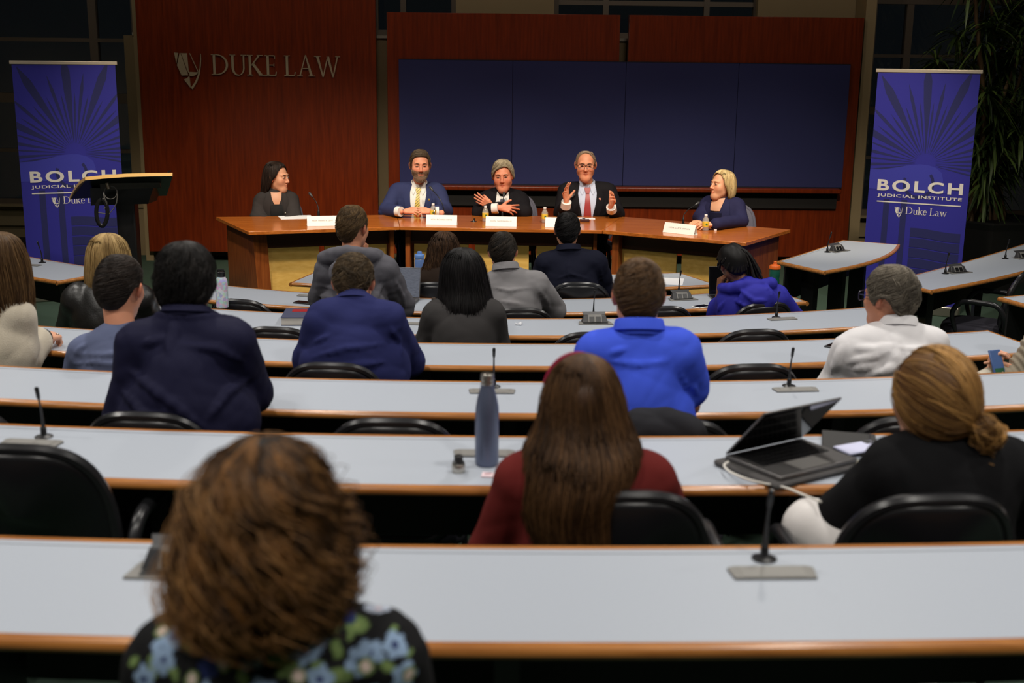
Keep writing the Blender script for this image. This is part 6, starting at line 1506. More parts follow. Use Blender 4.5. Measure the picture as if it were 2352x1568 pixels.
# ---- 4 man with the red tie
Y = 11.42
hR = hand_sdf(at_Y(1301, 461, 11.12), nz([-.10, -.30, .95]), nz([.62, -.75, .1]), 1, [(.15, .25, .15), (.2, .25, .15), (.35, .3, .2), (.6, .4, .25)], spread=(.22, .03, -.14, -.42), thumb=(.95, .5, .0, .0), sc=1.02)
hL = hand_sdf(at_Y(1403, 472, 11.1), nz([.22, -.55, .75]), nz([-.85, -.35, -.05]), -1, [(.35, .5, .3), (.45, .55, .3), (.55, .6, .3), (.65, .6, .3)], spread=(.15, .0, -.15, -.3), thumb=(.65, .8, .0, .0), sc=1.02)
Lh2 = person('man with glasses, black suit and red tie, gesturing with both hands raised', Y, dict(hc=(1345, 380, -.04), NB=(1348, 428, .02), thigh=.22, SL=(1397, 440, .03), SR=(1300, 440, .03), EL=(1416, 492, -.06), ER=(1290, 490, -.06), WL=at_Y(1405, 480, 11.14), WR=at_Y(1300, 470, 11.15)), 0, srgb(226, 152, 118), yaw=178, nod=3, hs=1.12, group=SPK, cd=.14, ww=.19, hw=.19, hres=.0038, hands=[hR, hL], jaw=1.15, scalp=srgb(186, 140, 112), lowline=[(0, .1), (40, .09), (60, .03), (72, -.01), (92, .02), (112, .018), (128, -.05), (180, -.088)])
garment(Lh2, 'suit_jacket', mBk, .022, .006, cd=.145, ww=.2, hw=.2, sleeve=1.72, disp=wrinkle(69, .004, 16, (.7, 1, 1.3)), arm_r=1.1, shr=.064)
suit_front(Lh2, mBk, mShirtB, tie_mat('red tie', srgb(150, 44, 48), srgb(170, 76, 76), .7, 420), pin=(-.115, -.09), pinm=plain('pink enamel pin', srgb(226, 150, 130), .4), wide=1.15, vneck=-.46, lap=1.05)
collar(Lh2, mShirtB, Lh2['NB'] + Lh2['up'] * .012 + Lh2['fw'] * .005, Lh2['up'] + Lh2['fw'] * .25, .068, .07, .04, .008, .7, gap=.3)
cuff(Lh2, at_Y(1299, 476, 11.16), at_Y(1301, 463, 11.125), .048); cuff(Lh2, at_Y(1405, 484, 11.15), at_Y(1404, 475, 11.11), .048)
eyes(Lh2, open_=.34, brow=srgb(120, 90, 66)); trousers(Lh2, mBk)
glasses(Lh2, mBlkPl, y=.112, hgt=.0175)
h = Hair(Lh2['H'], Lh2['Rh'], Lh2['hs'], grow(HEADP, .003, .003, .003, .002), [(0, .115), (30, .112), (50, .085), (64, .02), (74, -.01), (84, -.02), (92, .022), (112, .018), (128, -.05), (180, -.088)], 70)
b_ = h.base(1.0, seed=70); st = h.strands(900, 2, 4, .012, .0009, srgb(140, 112, 90), srgb(196, 180, 160), root=(.35, 1), lift=(0, .05), swirl=.2, jit=.01)
mm = merge([(b_[0], b_[1], np.repeat(np.array(srgb(176, 130, 102)[:3])[None], len(b_[0]), 0)), st]); mesh_obj('hair', mm[0], mm[1], mHair, Lh2['root'], True, True, mm[2])
# ---- 5 blonde woman
Y = 10.85
t2 = lambda x, y, z=.79: at_z(x, y, z)
hL = hand_sdf(t2(1641, 515), nz([-.97, -.15, .0]), nz([.1, .3, -.95]), -1, [(.2, .25, .15), (.25, .3, .2), (.3, .3, .2), (.35, .3, .2)], thumb=(.5, .8, .1, .2), sc=1.0)
hR = hand_sdf(t2(1612, 508), nz([-.75, -.6, -.05]), nz([.1, .1, -1]), 1, [(.15, .25, .15), (.2, .3, .2), (.25, .3, .2), (.3, .3, .2)], thumb=(.4, .85, .1, .2), sc=1.0)
Li2 = person('woman with a short blonde bob and navy blazer, rightmost at the speakers table', Y, dict(hc=(1658, 426, .02), NB=(1658, 471, .05), thigh=.12, SL=(1694, 475, -.02), SR=(1626, 470, .14), EL=(1702, 507, -.12), ER=(1608, 500, .02), WL=t2(1645, 515), WR=t2(1614, 508)), 0, srgb(226, 164, 128), yaw=118, nod=-6, tilt=0, hs=1.04, fem=True, group=SPK, cd=.14, ww=.18, hw=.19, hres=.004, hands=[hR, hL], jaw=.9)
mNv = cloth('navy suiting', srgb(40, 40, 72), .8, .15)
garment(Li2, 'blazer', mNv, .018, .006, cd=.145, ww=.185, hw=.19, sleeve=2.0, disp=wrinkle(72, .003, 18), arm_r=1.0, shr=.05)
patch(Li2, 'navy_top', cloth('navy top', srgb(26, 26, 48), .85), [(-.06, -.03), (-.065, -.1), (-.055, -.22), (-.03, -.36)], [(.06, -.03), (.065, -.1), (.055, -.22), (.03, -.36)], .005)
for s in (1, -1): patch(Li2, 'lapel', mNv, [(s * .062, .08), (s * .066, .0), (s * .066, -.1), (s * .055, -.22), (s * .03, -.36)], [(s * .095, .08), (s * .125, .0), (s * .13, -.08), (s * .105, -.2), (s * .04, -.37)], .011, th=.006)
p = project(Li2['ST'], (Li2['NB'] - Li2['rg'] * .09 - Li2['up'] * .12)[None], Li2['fw'])[0] + Li2['fw'] * .014; MB().sphere(p, .014, 8, sc=(1, .5, 1.2)).build('brooch', plain('pearl brooch', srgb(236, 224, 196), .3), Li2['root'], world=True, smooth=True)
patch(Li2, 'neckline', mSk2, [(-.06, .085), (-.055, .03), (-.045, -.012)], [(.06, .085), (.055, .03), (.045, -.012)], .012, nv=10)
eyes(Li2, brow=srgb(150, 116, 80), browr=.0022); trousers(Li2, mNv)
pr = [(.138, .001, .001, .001, 0, -.012), (.132, .036, .045, .045, 0, -.012), (.114, .066, .066, .076, 0, -.012), (.08, .086, .084, .1, 0, -.012), (.03, .096, .1, .114, 0, -.014), (-.02, .1, .1, .116, 0, -.016), (-.06, .098, .08, .11, 0, -.02), (-.095, .088, .06, .098, 0, -.024), (-.11, .07, .05, .08, 0, -.026)]
long_hair(Li2['root'], Li2, pr, [(0, .106), (30, .10), (48, .07), (62, .015), (74, -.03), (82, -.09), (110, -.105), (180, -.11)], srgb(158, 122, 68), srgb(240, 218, 166), nl=260, per=9, m=11, rad=.0016, length=.24, seed=73, curl=(.001, 20), root_rng=(0, .3), rootpow=1.2, drift=.12, lift=(0, .01), hl=.9)
# ---- speakers' chairs
mGreyF = plain('grey chair fabric', srgb(92, 90, 104), .95, var=.2, nscale=300)
SCH = make_chair('grey_chair', 'x', 'grey fabric chairs of the speakers', mGreyF, mGreyF, mGreyF); sch_used = [False]
for L_, px, py, dy, a, lb in ((Lw, 655, 470, .30, 205, 'grey fabric chair under the woman in the charcoal blazer'), (Ld2, 965, 470, .32, 182, 'grey fabric chair hidden behind the man in the blue suit'),
                              (Le2, 1178, 470, .32, 176, 'grey fabric chair showing right of the man with folded arms'), (Lh2, 1352, 470, .34, 178, 'grey fabric chair hidden behind the red tie speaker'), (Li2, 1672, 480, .26, 160, 'grey fabric chair under the blonde woman')):
    p = at_Y(px, py, L_['ms'][1] + dy * .3); place_chair((p[0], L_['ms'][1] + dy * .2, 0), R(a), lb, SCH, sch_used)
# ================================================================== things on the desks and table
def on(i, px, py): return at_z(px, py, ZT[i] + .0004)
# steel water bottle, its cap, card
c = on(1, 1118, 1066)
bt = thing('water_bottle', 'open blue-grey steel water bottle on the second desk row, left of the maroon top', 'bottle', c)
mSteel = plain('steel', srgb(190, 186, 178), .28, .9); mBot = plain('blue-grey enamel', srgb(96, 104, 128), .35, .35, var=.15, nscale=14)
MB().lathe([(0, 0), (.030, 0), (.0325, .004), (.0335, .012), (.0335, .150), (.032, .172), (.028, .195), (.0225, .215), (.019, .228), (.0178, .236)], n=32).build('body', mBot, bt, smooth=True)
MB().lathe([(.0178, .236), (.0185, .238), (.0185, .243), (.0172, .246), (.0185, .249), (.0185, .254), (.0172, .257), (.018, .26), (.018, .266), (.0165, .267), (.0155, .262), (.0155, .20), (0, .2)], n=32).build('neck', mSteel, bt, smooth=True, auto=60)
c = on(1, 1053, 1083)
cp_ = thing('bottle_cap', 'steel bottle cap with black stopper, standing left of the blue-grey bottle', 'bottle cap', c)
MB().lathe([(0, 0), (.0175, 0), (.0185, .002), (.0185, .023), (.0172, .025), (0, .025)]).build('shell', mSteel, cp_, smooth=True)
MB().lathe([(.0165, .025), (.0165, .030), (.0125, .031), (.0125, .046), (.0095, .049), (0, .049)]).build('stopper', mBlkPl, cp_, smooth=True)
c = on(1, 1127, 1092)
cd_ = thing('card', 'small pink patterned card lying beside the steel bottle', 'card', c, R(-6))
MB().box((0, 0, .002), (.05, .035, .004)).build('sheet', plain('pink card', srgb(232, 208, 214), .5), cd_, bevel=.001)
MB().box((-.008, .004, .0045), (.02, .006, .0008), .4).build('print', plain('pink print', srgb(150, 84, 96), .5), cd_)
# laptops
def laptop(loc, rz, tilt, w, d, label, lid, base, screen, keys=True, sleeve=False):
    r = thing('laptop', label, 'laptop', loc, rz)
    MB().box((0, 0, .007), (w, d, .013)).build('base', base, r, bevel=.003)
    if keys:
        m = MB()
        for j in range(5):
            for i in range(13): m.box((-w * .43 + (i + .5) * w * .86 / 13, d * .36 - j * d * .105, .0143), (w * .86 / 13 * .82, d * .085, .0016))
        m.build('keyboard', mBlkPl, r); MB().box((0, -d * .29, .0138), (w * .38, d * .32, .001)).build('touchpad', plain('touchpad grey', srgb(120, 118, 116), .4), r)
    ca, sa = math.cos(tilt), math.sin(tilt); hy = d / 2 - .004
    def pl(x, h, o): return np.array([x, hy + h * ca * -1 * -1 * 0 + h * math.cos(tilt), .015 + h * math.sin(tilt)]) + np.array([0, -math.sin(tilt), math.cos(tilt)]) * o
    n = np.array([0, -math.sin(tilt), math.cos(tilt)])
    H = d * .97
    MB().slab([pl(-w / 2, 0, 0), pl(w / 2, 0, 0), pl(w / 2, H, 0), pl(-w / 2, H, 0)], n, .006).build('lid', lid, r, bevel=.002)
    so = MB().slab([pl(-w / 2 + .005, .006, .0012), pl(w / 2 - .005, .006, .0012), pl(w / 2 - .005, H - .005, .0012), pl(-w / 2 + .005, H - .005, .0012)], n, .001).build('screen', screen, r)
    return r, pl, n, H
mLapG = plain('space grey aluminium', srgb(112, 110, 110), .38, .7); mScr = plain('glossy black screen', (.004, .004, .005, 1), .06)
z1 = ZT[1]
zb_ = z1 + .019
H0, H1, F0, F1 = at_z(1672, 1058, zb_), at_z(1832, 1012, zb_), at_z(1800, 1108, zb_), at_z(1962, 1060, zb_)
wd_, dp_ = (np.linalg.norm(H1 - H0) + np.linalg.norm(F1 - F0)) / 2, (np.linalg.norm(F0 - H0) + np.linalg.norm(F1 - H1)) / 2
yv = nz((H0 + H1) - (F0 + F1)); cl = (H0 + H1 + F0 + F1) / 4; rz_l = math.atan2(yv[1], yv[0]) - math.pi / 2
lap, pl, n_, H_ = laptop((cl[0], cl[1], zb_), rz_l, R(132), wd_, dp_, 'open grey laptop with dark glossy screen on the second desk row', mLapG, mLapG, mScr)
sv = thing('laptop_sleeve', 'dark grey laptop sleeve lying under the open laptop', 'laptop sleeve', (cl[0] - .012, cl[1] - .004, z1 + .001), rz_l)
MB().box((0, 0, .009), (wd_ + .03, dp_ + .035, .017)).build('pouch', plain('dark grey neoprene', srgb(74, 72, 72), .9), sv, bevel=.008, seg=3)
m = MB(); m.tube([(-wd_ / 2, -dp_ / 2 - .017, .012), (wd_ / 2, -dp_ / 2 - .017, .012)], .002, 6); m.build('zip', mDkPl, sv)
cb = [at_z(1674, 1060, z1 + .03), at_z(1664, 1066, z1 + .024), at_z(1668, 1076, z1 + .022), at_z(1700, 1094, z1 + .021), at_z(1745, 1108, z1 + .02), at_z(1780, 1114, z1 + .010)]
e_ = cb[-1]
cb += [at_Y(1805, 1120, e_[1] - .03), at_Y(1850, 1138, e_[1] - .08), at_Y(1886, 1152, e_[1] - .14)]
cb_t, _ = catmull(np.array([[*p, 0, 0, 0] for p in cb]), 40)
co = MB().tube([p[:3] for p in cb_t], .0032, 8).build('charging_cable', plain('white cable', srgb(222, 218, 210), .5), None, smooth=True); tag(co, 'white charging cable hanging from the open laptop over the desk edge', 'cable')
MB().box((*(at_z(1775, 1112, z1 + .008)[:2]), z1 + .008), (.03, .014, .012), R(-40)).build('plug', MATS['white cable'], co, bevel=.003)
nbk = thing('notebook', 'black notebook under the pale phone, right of the open laptop', 'notebook', at_z(1950, 1022, z1 + .0004), R(-14))
MB().box((0, 0, .006), (.16, .20, .011)).build('cover', plain('black notebook cover', (.02, .019, .019, 1), .6), nbk, bevel=.003)
MB().tube([(.062, -.09, .013), (.062, .09, .013)], .003, 6).build('pen_loop', mDkPl, nbk)
ph = thing('phone', 'pale lavender phone lying on the black notebook', 'phone', at_z(1974, 1030, z1 + .0125), R(-62))
MB().box((0, 0, .004), (.072, .142, .008)).build('case', plain('lavender case', srgb(206, 208, 236), .4), ph, bevel=.004, seg=3)
MB().box((-.018, .05, .0085), (.024, .028, .0015)).build('camera_bump', mDkPl, ph, bevel=.0007)
pad = thing('note_pad', 'small cream note pad between the laptop and the black sweater', 'note pad', at_z(1972, 1066, z1 + .0004), R(20))
MB().box((0, 0, .003), (.06, .04, .006)).build('sheets', plain('cream paper', srgb(222, 214, 188), .7), pad, bevel=.001)
# jacket over the chair of the polo man
jy = arcY(2, rowX(2, 1540, -.56), -.56)
S = SDF(); S.cap(at_Y(1466, 968, jy), at_Y(1575, 972, jy), .035, .03, .05); S.cap(at_Y(1470, 985, jy - .02), at_Y(1590, 1000, jy - .02), .045, .035, .05); S.cap(at_Y(1535, 958, jy), at_Y(1600, 990, jy - .03), .02, .025, .04); S.cap(at_Y(1460, 1010, jy), at_Y(1590, 1030, jy), .05, .04, .05)
V, Q = S.mesh(.008, wrinkle(81, .006, 22)); jo = mesh_obj('dark_jacket', V, Q, cloth('charcoal jacket', srgb(40, 40, 44), .9), None)
tag(jo, 'dark charcoal jacket draped over the chair of the blue polo man', 'jacket')
# pastel bottle
c = on(4, 511, 706)
b = thing('water_bottle', 'pastel patterned water bottle with black lid, right of the thick black hair', 'bottle', c)
m_, nt, bs = new_mat('pastel print'); vo = nt.nodes.new('ShaderNodeTexVoronoi'); vo.inputs['Scale'].default_value = 60; tc = nt.nodes.new('ShaderNodeTexCoord'); mx = nt.nodes.new('ShaderNodeMix'); mx.data_type = 'RGBA'; mx.inputs['A'].default_value = srgb(204, 208, 226); nt.links.new(tc.outputs['Object'], vo.inputs['Vector']); nt.links.new(vo.outputs['Color'], mx.inputs['B']); mx.inputs['Factor'].default_value = .32; nt.links.new(mx.outputs['Result'], bs.inputs['Base Color']); bs.inputs['Roughness'].default_value = .35
MB().lathe([(0, 0), (.033, 0), (.0365, .004), (.0365, .150), (.034, .168), (.027, .18), (.024, .188)], n=28).build('body', m_, b, smooth=True)
MB().lathe([(.024, .186), (.025, .188), (.025, .214), (.022, .217), (0, .217)], n=24).build('lid', mBlkPl, b, smooth=True)
MB().tube([(-.02, 0, .212), (-.016, 0, .228), (.016, 0, .228), (.02, 0, .212)], .005, 8).build('handle', mBlkPl, b, smooth=True)
# thick book
p = on(4, 686, 737); bk = thing('book', 'thick blue hardback book with red title panel, fifth desk row', 'book', p, R(4))
MB().box((0, 0, .0235), (.165, .236, .041)).build('pages', plain('page edges', srgb(196, 190, 180), .8, var=.1, nscale=300, stretch=(1, 1, 40)), bk)
m = MB(); m.box((.003, 0, .046), (.176, .246, .004)); m.box((.003, 0, .002), (.176, .246, .004)); m.box((.089, 0, .024), (.004, .246, .046)); m.build('cover', plain('blue book cloth', srgb(58, 62, 88), .7), bk, bevel=.001)
MB().box((.01, .06, .0484), (.10, .07, .0008)).build('title_panel', plain('red title panel', srgb(150, 22, 28), .5), bk)
# front desk: blue bottle, laptop of the hoodie man, papers
c = at_z(964, 652, GZ + .0005); b = thing('water_bottle', 'light blue sports bottle with twist lid on the front desk', 'bottle', c)
mB2 = plain('light blue bottle', srgb(108, 140, 200), .4)
MB().lathe([(0, 0), (.034, 0), (.037, .004), (.037, .176), (.034, .184)], n=28).build('body', mB2, b, smooth=True)
MB().lathe([(.034, .184), (.033, .186), (.033, .19)], n=28).build('steel_ring', mSteel, b, smooth=True)
MB().lathe([(.033, .19), (.036, .191), (.037, .195), (.037, .214), (.034, .219), (.02, .221), (.018, .228), (.0185, .236), (.015, .24), (0, .24)], n=28).build('lid', plain('bright blue lid', srgb(112, 156, 226), .4), b, smooth=True)
sc_ = new_mat('document screen'); m_, nt, bs = sc_
tc = nt.nodes.new('ShaderNodeTexCoord'); wv_ = nt.nodes.new('ShaderNodeTexNoise'); mp = nt.nodes.new('ShaderNodeMapping'); mp.inputs['Scale'].default_value = (8, 8, 160); rp = nt.nodes.new('ShaderNodeValToRGB'); rp.color_ramp.elements[0].color = srgb(96, 100, 112); rp.color_ramp.elements[1].color = srgb(122, 126, 138); rp.color_ramp.elements[0].position = .38; rp.color_ramp.elements[1].position = .5
nt.links.new(tc.outputs['Object'], mp.inputs[0]); nt.links.new(mp.outputs[0], wv_.inputs['Vector']); nt.links.new(wv_.outputs['Fac'], rp.inputs[0]); nt.links.new(rp.outputs[0], bs.inputs['Emission Color']); bs.inputs['Emission Strength'].default_value = .55; bs.inputs['Base Color'].default_value = (.01, .01, .01, 1); bs.inputs['Roughness'].default_value = .2
q = on(5, 905, 694)
laptop((q[0], q[1] - .01, ZT[5] + .0005), R(-8), R(74), .30, .21, 'open laptop showing a grey document, in front of the grey hooded man', mLapG, mLapG, m_)
q = on(5, 1690, 690); laptop((q[0] - .01, q[1] + .035, ZT[5] + .0005), R(4), R(76), .29, .20, 'open black laptop in front of the person with braids', mBlkPl, mBlkPl, mScr)
for zz, px, py, w_, d_, a, lb in ((GZ, 1537, 646, .21, .28, -10, 'sheet of white paper on the front desk, right of the navy suit man'), (TZ, 680, 499, .30, .24, 18, 'loose white papers in front of the woman in the charcoal blazer'), (TZ, 1328, 501, .13, .1, 4, 'small white note card near the red tie speaker'), (TZ, 1352, 502, .12, .1, -3, 'white folded slip right of the red tie, on the table')):
    po = MB().box((0, 0, .0008), (w_, d_, .0016)).build('paper_sheet', mPaper, None); po.location = tuple(at_z(px, py, zz + .0005)); po.rotation_euler = (0, 0, R(a)); tag(po, lb, 'paper')
c = on(5, 1777, 640); c = at_z(1777, 662, ZT[5] + .0005)
b = thing('water_bottle', 'green squeeze bottle with orange lid, beside the person with braids', 'bottle', c)
MB().lathe([(0, 0), (.034, 0), (.037, .005), (.037, .06), (.034, .075), (.037, .09), (.037, .135), (.033, .143)], n=28).build('body', plain('green bottle', srgb(20, 92, 74), .4), b, smooth=True)
MB().lathe([(.036, .14), (.040, .142), (.040, .160), (.034, .168), (.016, .172), (.011, .182), (.012, .190), (.009, .194), (0, .195)], n=28).build('lid', plain('orange lid', srgb(240, 110, 32), .45), b, smooth=True)
def phone(i, px, py, rz, label, body, w=.07, l=.14, z=None):
    r = thing('phone', label, 'phone', on(i, px, py) if z is None else at_z(px, py, z + .0005), R(rz))
    MB().box((0, 0, .004), (w, l, .008)).build('case', body, r, bevel=.003); MB().box((0, 0, .0083), (w - .008, l - .02, .0008)).build('screen', mScr, r); return r
phone(5, 1612, 705, -52, 'white phone with black screen, left of the person with braids', mWhite, .068, .125)
phone(3, 1922, 794, -40, 'dark phone on the desk, beside the white shirt sleeve', mDkPl)
phone(5, 700, 696, 70, 'dark phone beside the navy sweatshirt shoulder', mBlkPl)
kt = thing('phone', 'blue phone held in both hands at the right frame edge', 'phone', at_Y(2290, 833, 5.41), R(20))
o = MB().box((0, 0, 0), (.066, .125, .01)).build('case', plain('blue phone case', srgb(70, 98, 150), .4), kt, bevel=.004); o.rotation_euler = (R(62), 0, 0)
o = MB().box((0, 0, -.0058), (.056, .11, .001)).build('screen', mScr, kt); o.rotation_euler = (R(62), 0, 0)
o = MB().box((0, -.042, .0058), (.05, .03, .0015)).build('green_patch', plain('green patch', srgb(30, 90, 60), .5), kt); o.rotation_euler = (R(62), 0, 0)
q = at_Y(112, 772, 5.54); pe = thing('pen', 'dark pen held by the woman in the cream fleece', 'pen', q, 0)
MB().tube([(-.06, .02, -.02), (.045, -.01, .012)], .0045, 8).build('barrel', mDkPl, pe, smooth=True); MB().tube([(.045, -.01, .012), (.055, -.013, .015)], [.004, .001], 8).build('tip', mSilver, pe)
cap = MB().lathe([(0, 0), (.013, 0), (.014, .002), (.014, .018), (.012, .02), (0, .02)]).build('brown_cap', plain('brown cap', srgb(62, 44, 28), .5), None, smooth=True); cap.location = tuple(on(4, 998, 722) if False else on(5, 996, 690)); tag(cap, 'small brown bottle cap left of the long black hair', 'cap')
S = SDF(); w0 = on(4, 1190, 746)
for k in range(6): S.cap(w0 + np.array([rng.uniform(-.02, .02), rng.uniform(-.015, .015), .006]), w0 + np.array([rng.uniform(-.03, .03), rng.uniform(-.015, .015), rng.uniform(.004, .018)]), .005, .003, .004)
V, Q = S.mesh(.003); wo = mesh_obj('crumpled_wrapper', V, Q, plain('clear wrapper', srgb(206, 208, 214), .2), None); tag(wo, 'crumpled pale wrapper on the fifth desk row, right of the dark grey sweater', 'wrapper')
# ---- speakers' table
def name_tent(c0, c1, txt, label):
    """lower front corners on the table, as seen"""
    a, b = tp(*c0), tp(*c1); d = nz(b - a); w = np.linalg.norm(b - a); rz = math.atan2(d[1], d[0])
    r = thing('name_tent', label, 'name card', (*((a + b) / 2)[:2], TZ + .0006), rz, 'white name tents of the speakers')
    h, dp = .085, .035
    m = MB(); m.slab([(-w / 2, 0, 0), (w / 2, 0, 0), (w / 2, dp, h), (-w / 2, dp, h)], nz([0, -h, dp]), .0012); m.build('front_card', mWhite, r)
    m = MB(); m.slab([(w / 2, 2 * dp, 0), (-w / 2, 2 * dp, 0), (-w / 2, dp, h), (w / 2, dp, h)], nz([0, h, dp]), .0012); m.build('back_card', mWhite, r)
    m = MB(); m.box((0, dp, .001), (w, 2 * dp, .0016)); m.build('base_card', mWhite, r)
    if txt:
        up_ = nz([0, dp, h]); n_ = nz([0, -h, dp])
        put_text('lettering', txt, np.array([-w * .34, dp * .47, h * .47]) + n_ * .0004, np.array([1, 0, 0]), up_, n_, w * .68, .012, plain('card ink', srgb(120, 112, 108), .7), r, .0, 1.05, world=False)
    return r
name_tent((706, 520), (777, 518.5), 'PROF. MARIN K. LEVY', 'white name tent in front of the woman in the charcoal blazer')
name_tent((978, 516), (1049, 517.5), 'HON. RICHARD DIETZ', 'white name tent in front of the man in the blue suit')
name_tent((1115, 519.5), (1186, 521), 'HON. SAM ERVIN IV', 'white name tent in front of the man with folded arms')
name_tent((1252, 522), (1322, 523.5), '', 'white name tent half hidden by the black haired man in the navy suit')
name_tent((1522, 533), (1593, 541), 'HON. LUCY INMAN', 'white name tent in front of the blonde woman')
mClear, nt, bs = new_mat('clear plastic'); bs.inputs['Alpha'].default_value = .3; bs.inputs['Roughness'].default_value = .08; bs.inputs['Base Color'].default_value = srgb(226, 224, 220)
mYel = plain('yellow label', srgb(226, 190, 60), .5); mCapW = plain('white cap', srgb(226, 218, 216), .5)
def tbottle(px, py, label):
    r = thing('plastic_water_bottle', label, 'bottle', at_z(px, py, TZ + .0006), 0, 'small plastic water bottles on the speakers table')
    MB().lathe([(0, .001), (.026, 0), (.029, .006), (.0275, .012), (.029, .02), (.029, .085), (.027, .094), (.018, .112), (.0115, .122), (.0115, .126)], n=24).build('body', mClear, r, smooth=True)
    MB().lathe([(.0296, .035), (.0298, .036), (.0298, .076), (.0296, .077)], n=24).build('label_band', mYel, r, smooth=True)
    MB().lathe([(.0125, .123), (.0135, .124), (.0135, .138), (.012, .14), (0, .14)], n=20).build('cap', mCapW, r, smooth=True)
    MB().lathe([(0, .0), (.009, .0), (.009, .0006), (0, .0006)], n=16).build('label_emblem', plain('green emblem', srgb(60, 110, 50), .5), r)
    o = r.children[-1]; o.rotation_euler = (R(90), 0, 0); o.location = (.004, -.0298, .056); return r
tbottle(995, 502, 'clear water bottle behind the name tent of the man in the blue suit')
tbottle(1115, 508, 'clear water bottle left of the folded arms man\'s name tent')
tbottle(1251, 511, 'clear water bottle in front of the red tie speaker')
tbottle(1620, 529, 'clear water bottle in front of the blonde woman\'s hands')
def smic(bx, by, mids, label):
    b0 = at_z(bx, by, TZ + .0006); r = thing('table_microphone', label, 'microphone', b0, 0, 'gooseneck microphones of the speakers')
    MB().lathe([(0, 0), (.022, 0), (.022, .003), (.012, .006), (.0105, .05), (.008, .054), (0, .054)]).build('base', mBlkPl, r, smooth=True)
    pts = [np.array([0, 0, .05])] + [local(r, at_Y(x, y, b0[1] + dy)) for x, y, dy in mids]
    P, _ = catmull(np.array([[*p, 0, 0, 0] for p in pts]), 24); MB().tube([p[:3] for p in P], .004, 8).build('gooseneck', mBlkPl, r, smooth=True)
    e = pts[-1]; d = nz(e - pts[-2]); MB().tube([e - d * .01, e + d * .01, e + d * .035, e + d * .045], [.006, .0115, .0125, .007], 10).build('foam_head', mDkPl, r, smooth=True); return r
smic(732, 497, [(731, 478, .01), (725, 462, .03), (716, 450, .06)], 'gooseneck microphone in front of the woman in the charcoal blazer')
smic(1021, 500, [(1018, 474, .01), (1009, 455, .03), (993, 436, .08)], 'gooseneck microphone in front of the man in the blue suit')
smic(1154, 500, [(1154, 480, .01), (1155, 465, .03), (1157, 450, .08)], 'gooseneck microphone in front of the folded arms man')
smic(1284, 498, [(1289, 480, .01), (1299, 466, .03), (1313, 452, .08)], 'gooseneck microphone at the red tie speaker\'s raised hand')
smic(1569, 514, [(1570, 496, .01), (1577, 485, .03), (1598, 470, .07)], 'gooseneck microphone in front of the blonde woman')
st_ = thing('small_stand', 'small empty black microphone socket on the table, left of the folded arms man', 'stand', at_z(1088, 509, TZ + .0006))
MB().lathe([(0, 0), (.03, 0), (.028, .004), (.012, .007), (.009, .012), (0, .012)]).build('base', mBlkPl, st_, smooth=True); MB().tube([(.006, 0, .01), (.008, 0, .03)], .008, 8).build('socket', mBlkPl, st_); MB().tube([(-.004, 0, .01), (-.006, 0, .042)], .003, 6).build('pin', mSilver, st_)
wl_ = thing('wallet', 'dark red folded wallet on the table below the red tie', 'wallet', at_z(1343, 509, TZ + .0006)); MB().box((0, 0, .011), (.085, .06, .022)).build('leather', plain('oxblood leather', srgb(56, 16, 18), .5), wl_, bevel=.004)
bc = MB().lathe([(0, 0), (.0125, 0), (.0135, .001), (.0135, .013), (.012, .014), (0, .014)], n=20).build('bottle_cap', mCapW, None, smooth=True); bc.location = tuple(at_z(1643, 530, TZ + .0006)); tag(bc, 'white bottle cap on the table right of the blonde woman\'s bottle', 'bottle cap')
# ================================================================== potted plant on the right
pb = at_Y(2270, 560, 11.9)
pot = thing('potted_plant', 'tall dark potted plant with long narrow leaves behind the right banner', 'plant', (pb[0], 11.9, 0))
m = MB(); rows = [(.0, .40), (.04, .42), (.62, .48), (.68, .50), (.70, .50)]
V = []; Fs = []
for z, r_ in rows:
    for k in range(6): a = R(60 * k + 12); V.append((r_ * math.cos(a), r_ * math.sin(a), z))
Fs = [(i * 6 + k, i * 6 + (k + 1) % 6, (i + 1) * 6 + (k + 1) % 6, (i + 1) * 6 + k) for i in range(4) for k in range(6)] + [tuple(range(6))[::-1]]
m.add(V, Fs); m.add([(.46 * math.cos(R(60 * k + 12)), .46 * math.sin(R(60 * k + 12)), .66) for k in range(6)], [tuple(range(6))]); m.build('planter', plain('black planter', (.008, .008, .008, 1), .6), pot)
r_ = np.random.default_rng(90); mStem = plain('plant bark', srgb(110, 88, 60), .8, var=.2, nscale=30); tips = []
for k in range(11):
    a = r_.uniform(0, 6.28); b0 = np.array([.15 * math.cos(a), .15 * math.sin(a), .62]); lean = np.array([r_.uniform(-1.15, .6), r_.uniform(-.35, .2), 0]); hh = r_.uniform(1.2, 3.3)
    t = np.linspace(0, 1, 14)[:, None]; P = b0 + lean * t ** 1.3 + np.array([0, 0, hh]) * t + np.concatenate([.05 * np.sin(t * 9 + k), .04 * np.cos(t * 8 + k), 0 * t], 1)
    MB().tube(list(P), list(np.linspace(.03, .010, 14)), 8).build('stem', mStem, pot, smooth=True)
    for q in (13, 12, 10, 8, 6, 4):
        if P[q][2] > .95: tips.append(P[q] + (0 if q == 13 else 1) * r_.normal(0, .08, 3))
V, Q, C = [], [], []; b = 0; g0, g1 = np.array(srgb(36, 54, 26)[:3]), np.array(srgb(96, 118, 56)[:3])
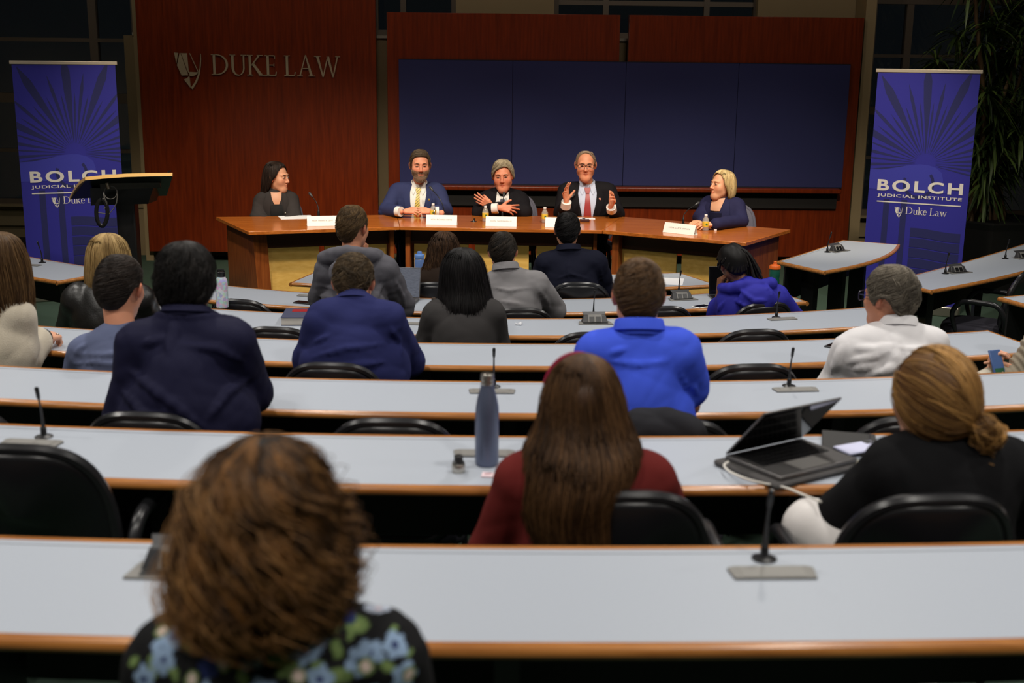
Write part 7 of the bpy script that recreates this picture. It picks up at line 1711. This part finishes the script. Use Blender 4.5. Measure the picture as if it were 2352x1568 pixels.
for tpt in tips:
    for k in range(34):
        d = nz(r_.normal(size=3) * np.array([1, 1, .55]) + np.array([0, 0, .15])); L_ = r_.uniform(.22, .42); w_ = r_.uniform(.010, .017); s_ = nz(np.cross(d, [0, 0, 1.])); t = np.linspace(0, 1, 7)[:, None]
        P = tpt + d * .02 + d * L_ * t + np.array([0, 0, -1.]) * (L_ * .55 * t ** 2) ; wd = w_ * np.sin(math.pi * np.clip(t * .93 + .07, 0, 1)) ** .7
        A, B = P + s_ * wd, P - s_ * wd; md = P + np.array([0, 0, -1.]) * wd * .35
        V.append(np.concatenate([A, md, B])); i = np.arange(6)[:, None]; Q.append(b + np.concatenate([np.concatenate([i, i + 1, i + 8, i + 7], 1), np.concatenate([i + 7, i + 8, i + 15, i + 14], 1)])); C.append(np.repeat((g0 + (g1 - g0) * r_.uniform(0, 1) ** 1.6)[None], 21, 0)); b += 21
lf = mesh_obj('foliage', np.concatenate(V), np.concatenate(Q), vcol_mat('leaf', .4, .4), pot, True, False, np.concatenate(C)); lf['kind'] = 'stuff'
# ================================================================== light
def spot(loc, tgt, energy, size, blend, radius, col=(1, .9, .76)):
    l = bpy.data.lights.new('downlight_or_fill', 'SPOT'); l.energy = energy; l.spot_size = R(size); l.spot_blend = blend; l.shadow_soft_size = radius; l.color = col
    o = bpy.data.objects.new('downlight_or_fill', l); COL.objects.link(o); o.location = loc
    d = Vector(tgt) - Vector(loc); o.rotation_euler = d.to_track_quat('-Z', 'Y').to_euler(); return o
for y in (.8, 3.2, 5.6, 7.8):
    for x in (-4.2, -1.4, 1.4, 4.2):
        spot((x, y, 4.3), (x, y, 0), 150, 125, .6, .11, (1, .95, .88))
for x in (-2.6, -.9, .9, 2.6):
    spot((x, 8.2, 4.2), (x * .95, 10.9, .6), 420, 60, .8, .1, (1, .88, .69))
for x in (-3.6, -1.2, 1.2, 3.6): spot((x, 10.4, 4.35), (x, 11.6, 1.2), 30, 150, .5, .2, (1, .9, .74))  # added wide fill spots, in place of ceiling bounce on the upper front wall
w = bpy.data.worlds.new('night'); scene.world = w; w.use_nodes = True
w.node_tree.nodes['Background'].inputs[0].default_value = (.02, .025, .03, 1); w.node_tree.nodes['Background'].inputs[1].default_value = .12
scene.view_settings.view_transform = 'Standard'; scene.view_settings.look = 'None'; scene.view_settings.gamma = 1
scene.view_settings.use_curve_mapping = False; scene.view_settings.exposure = 0
scene.cycles.max_bounces = 6; scene.cycles.diffuse_bounces = 3; scene.cycles.glossy_bounces = 3; scene.cycles.transmission_bounces = 5
scene.cycles.caustics_reflective = False; scene.cycles.caustics_refractive = False
scene.cycles.sample_clamp_indirect = 4
scene.cycles.use_denoising = True
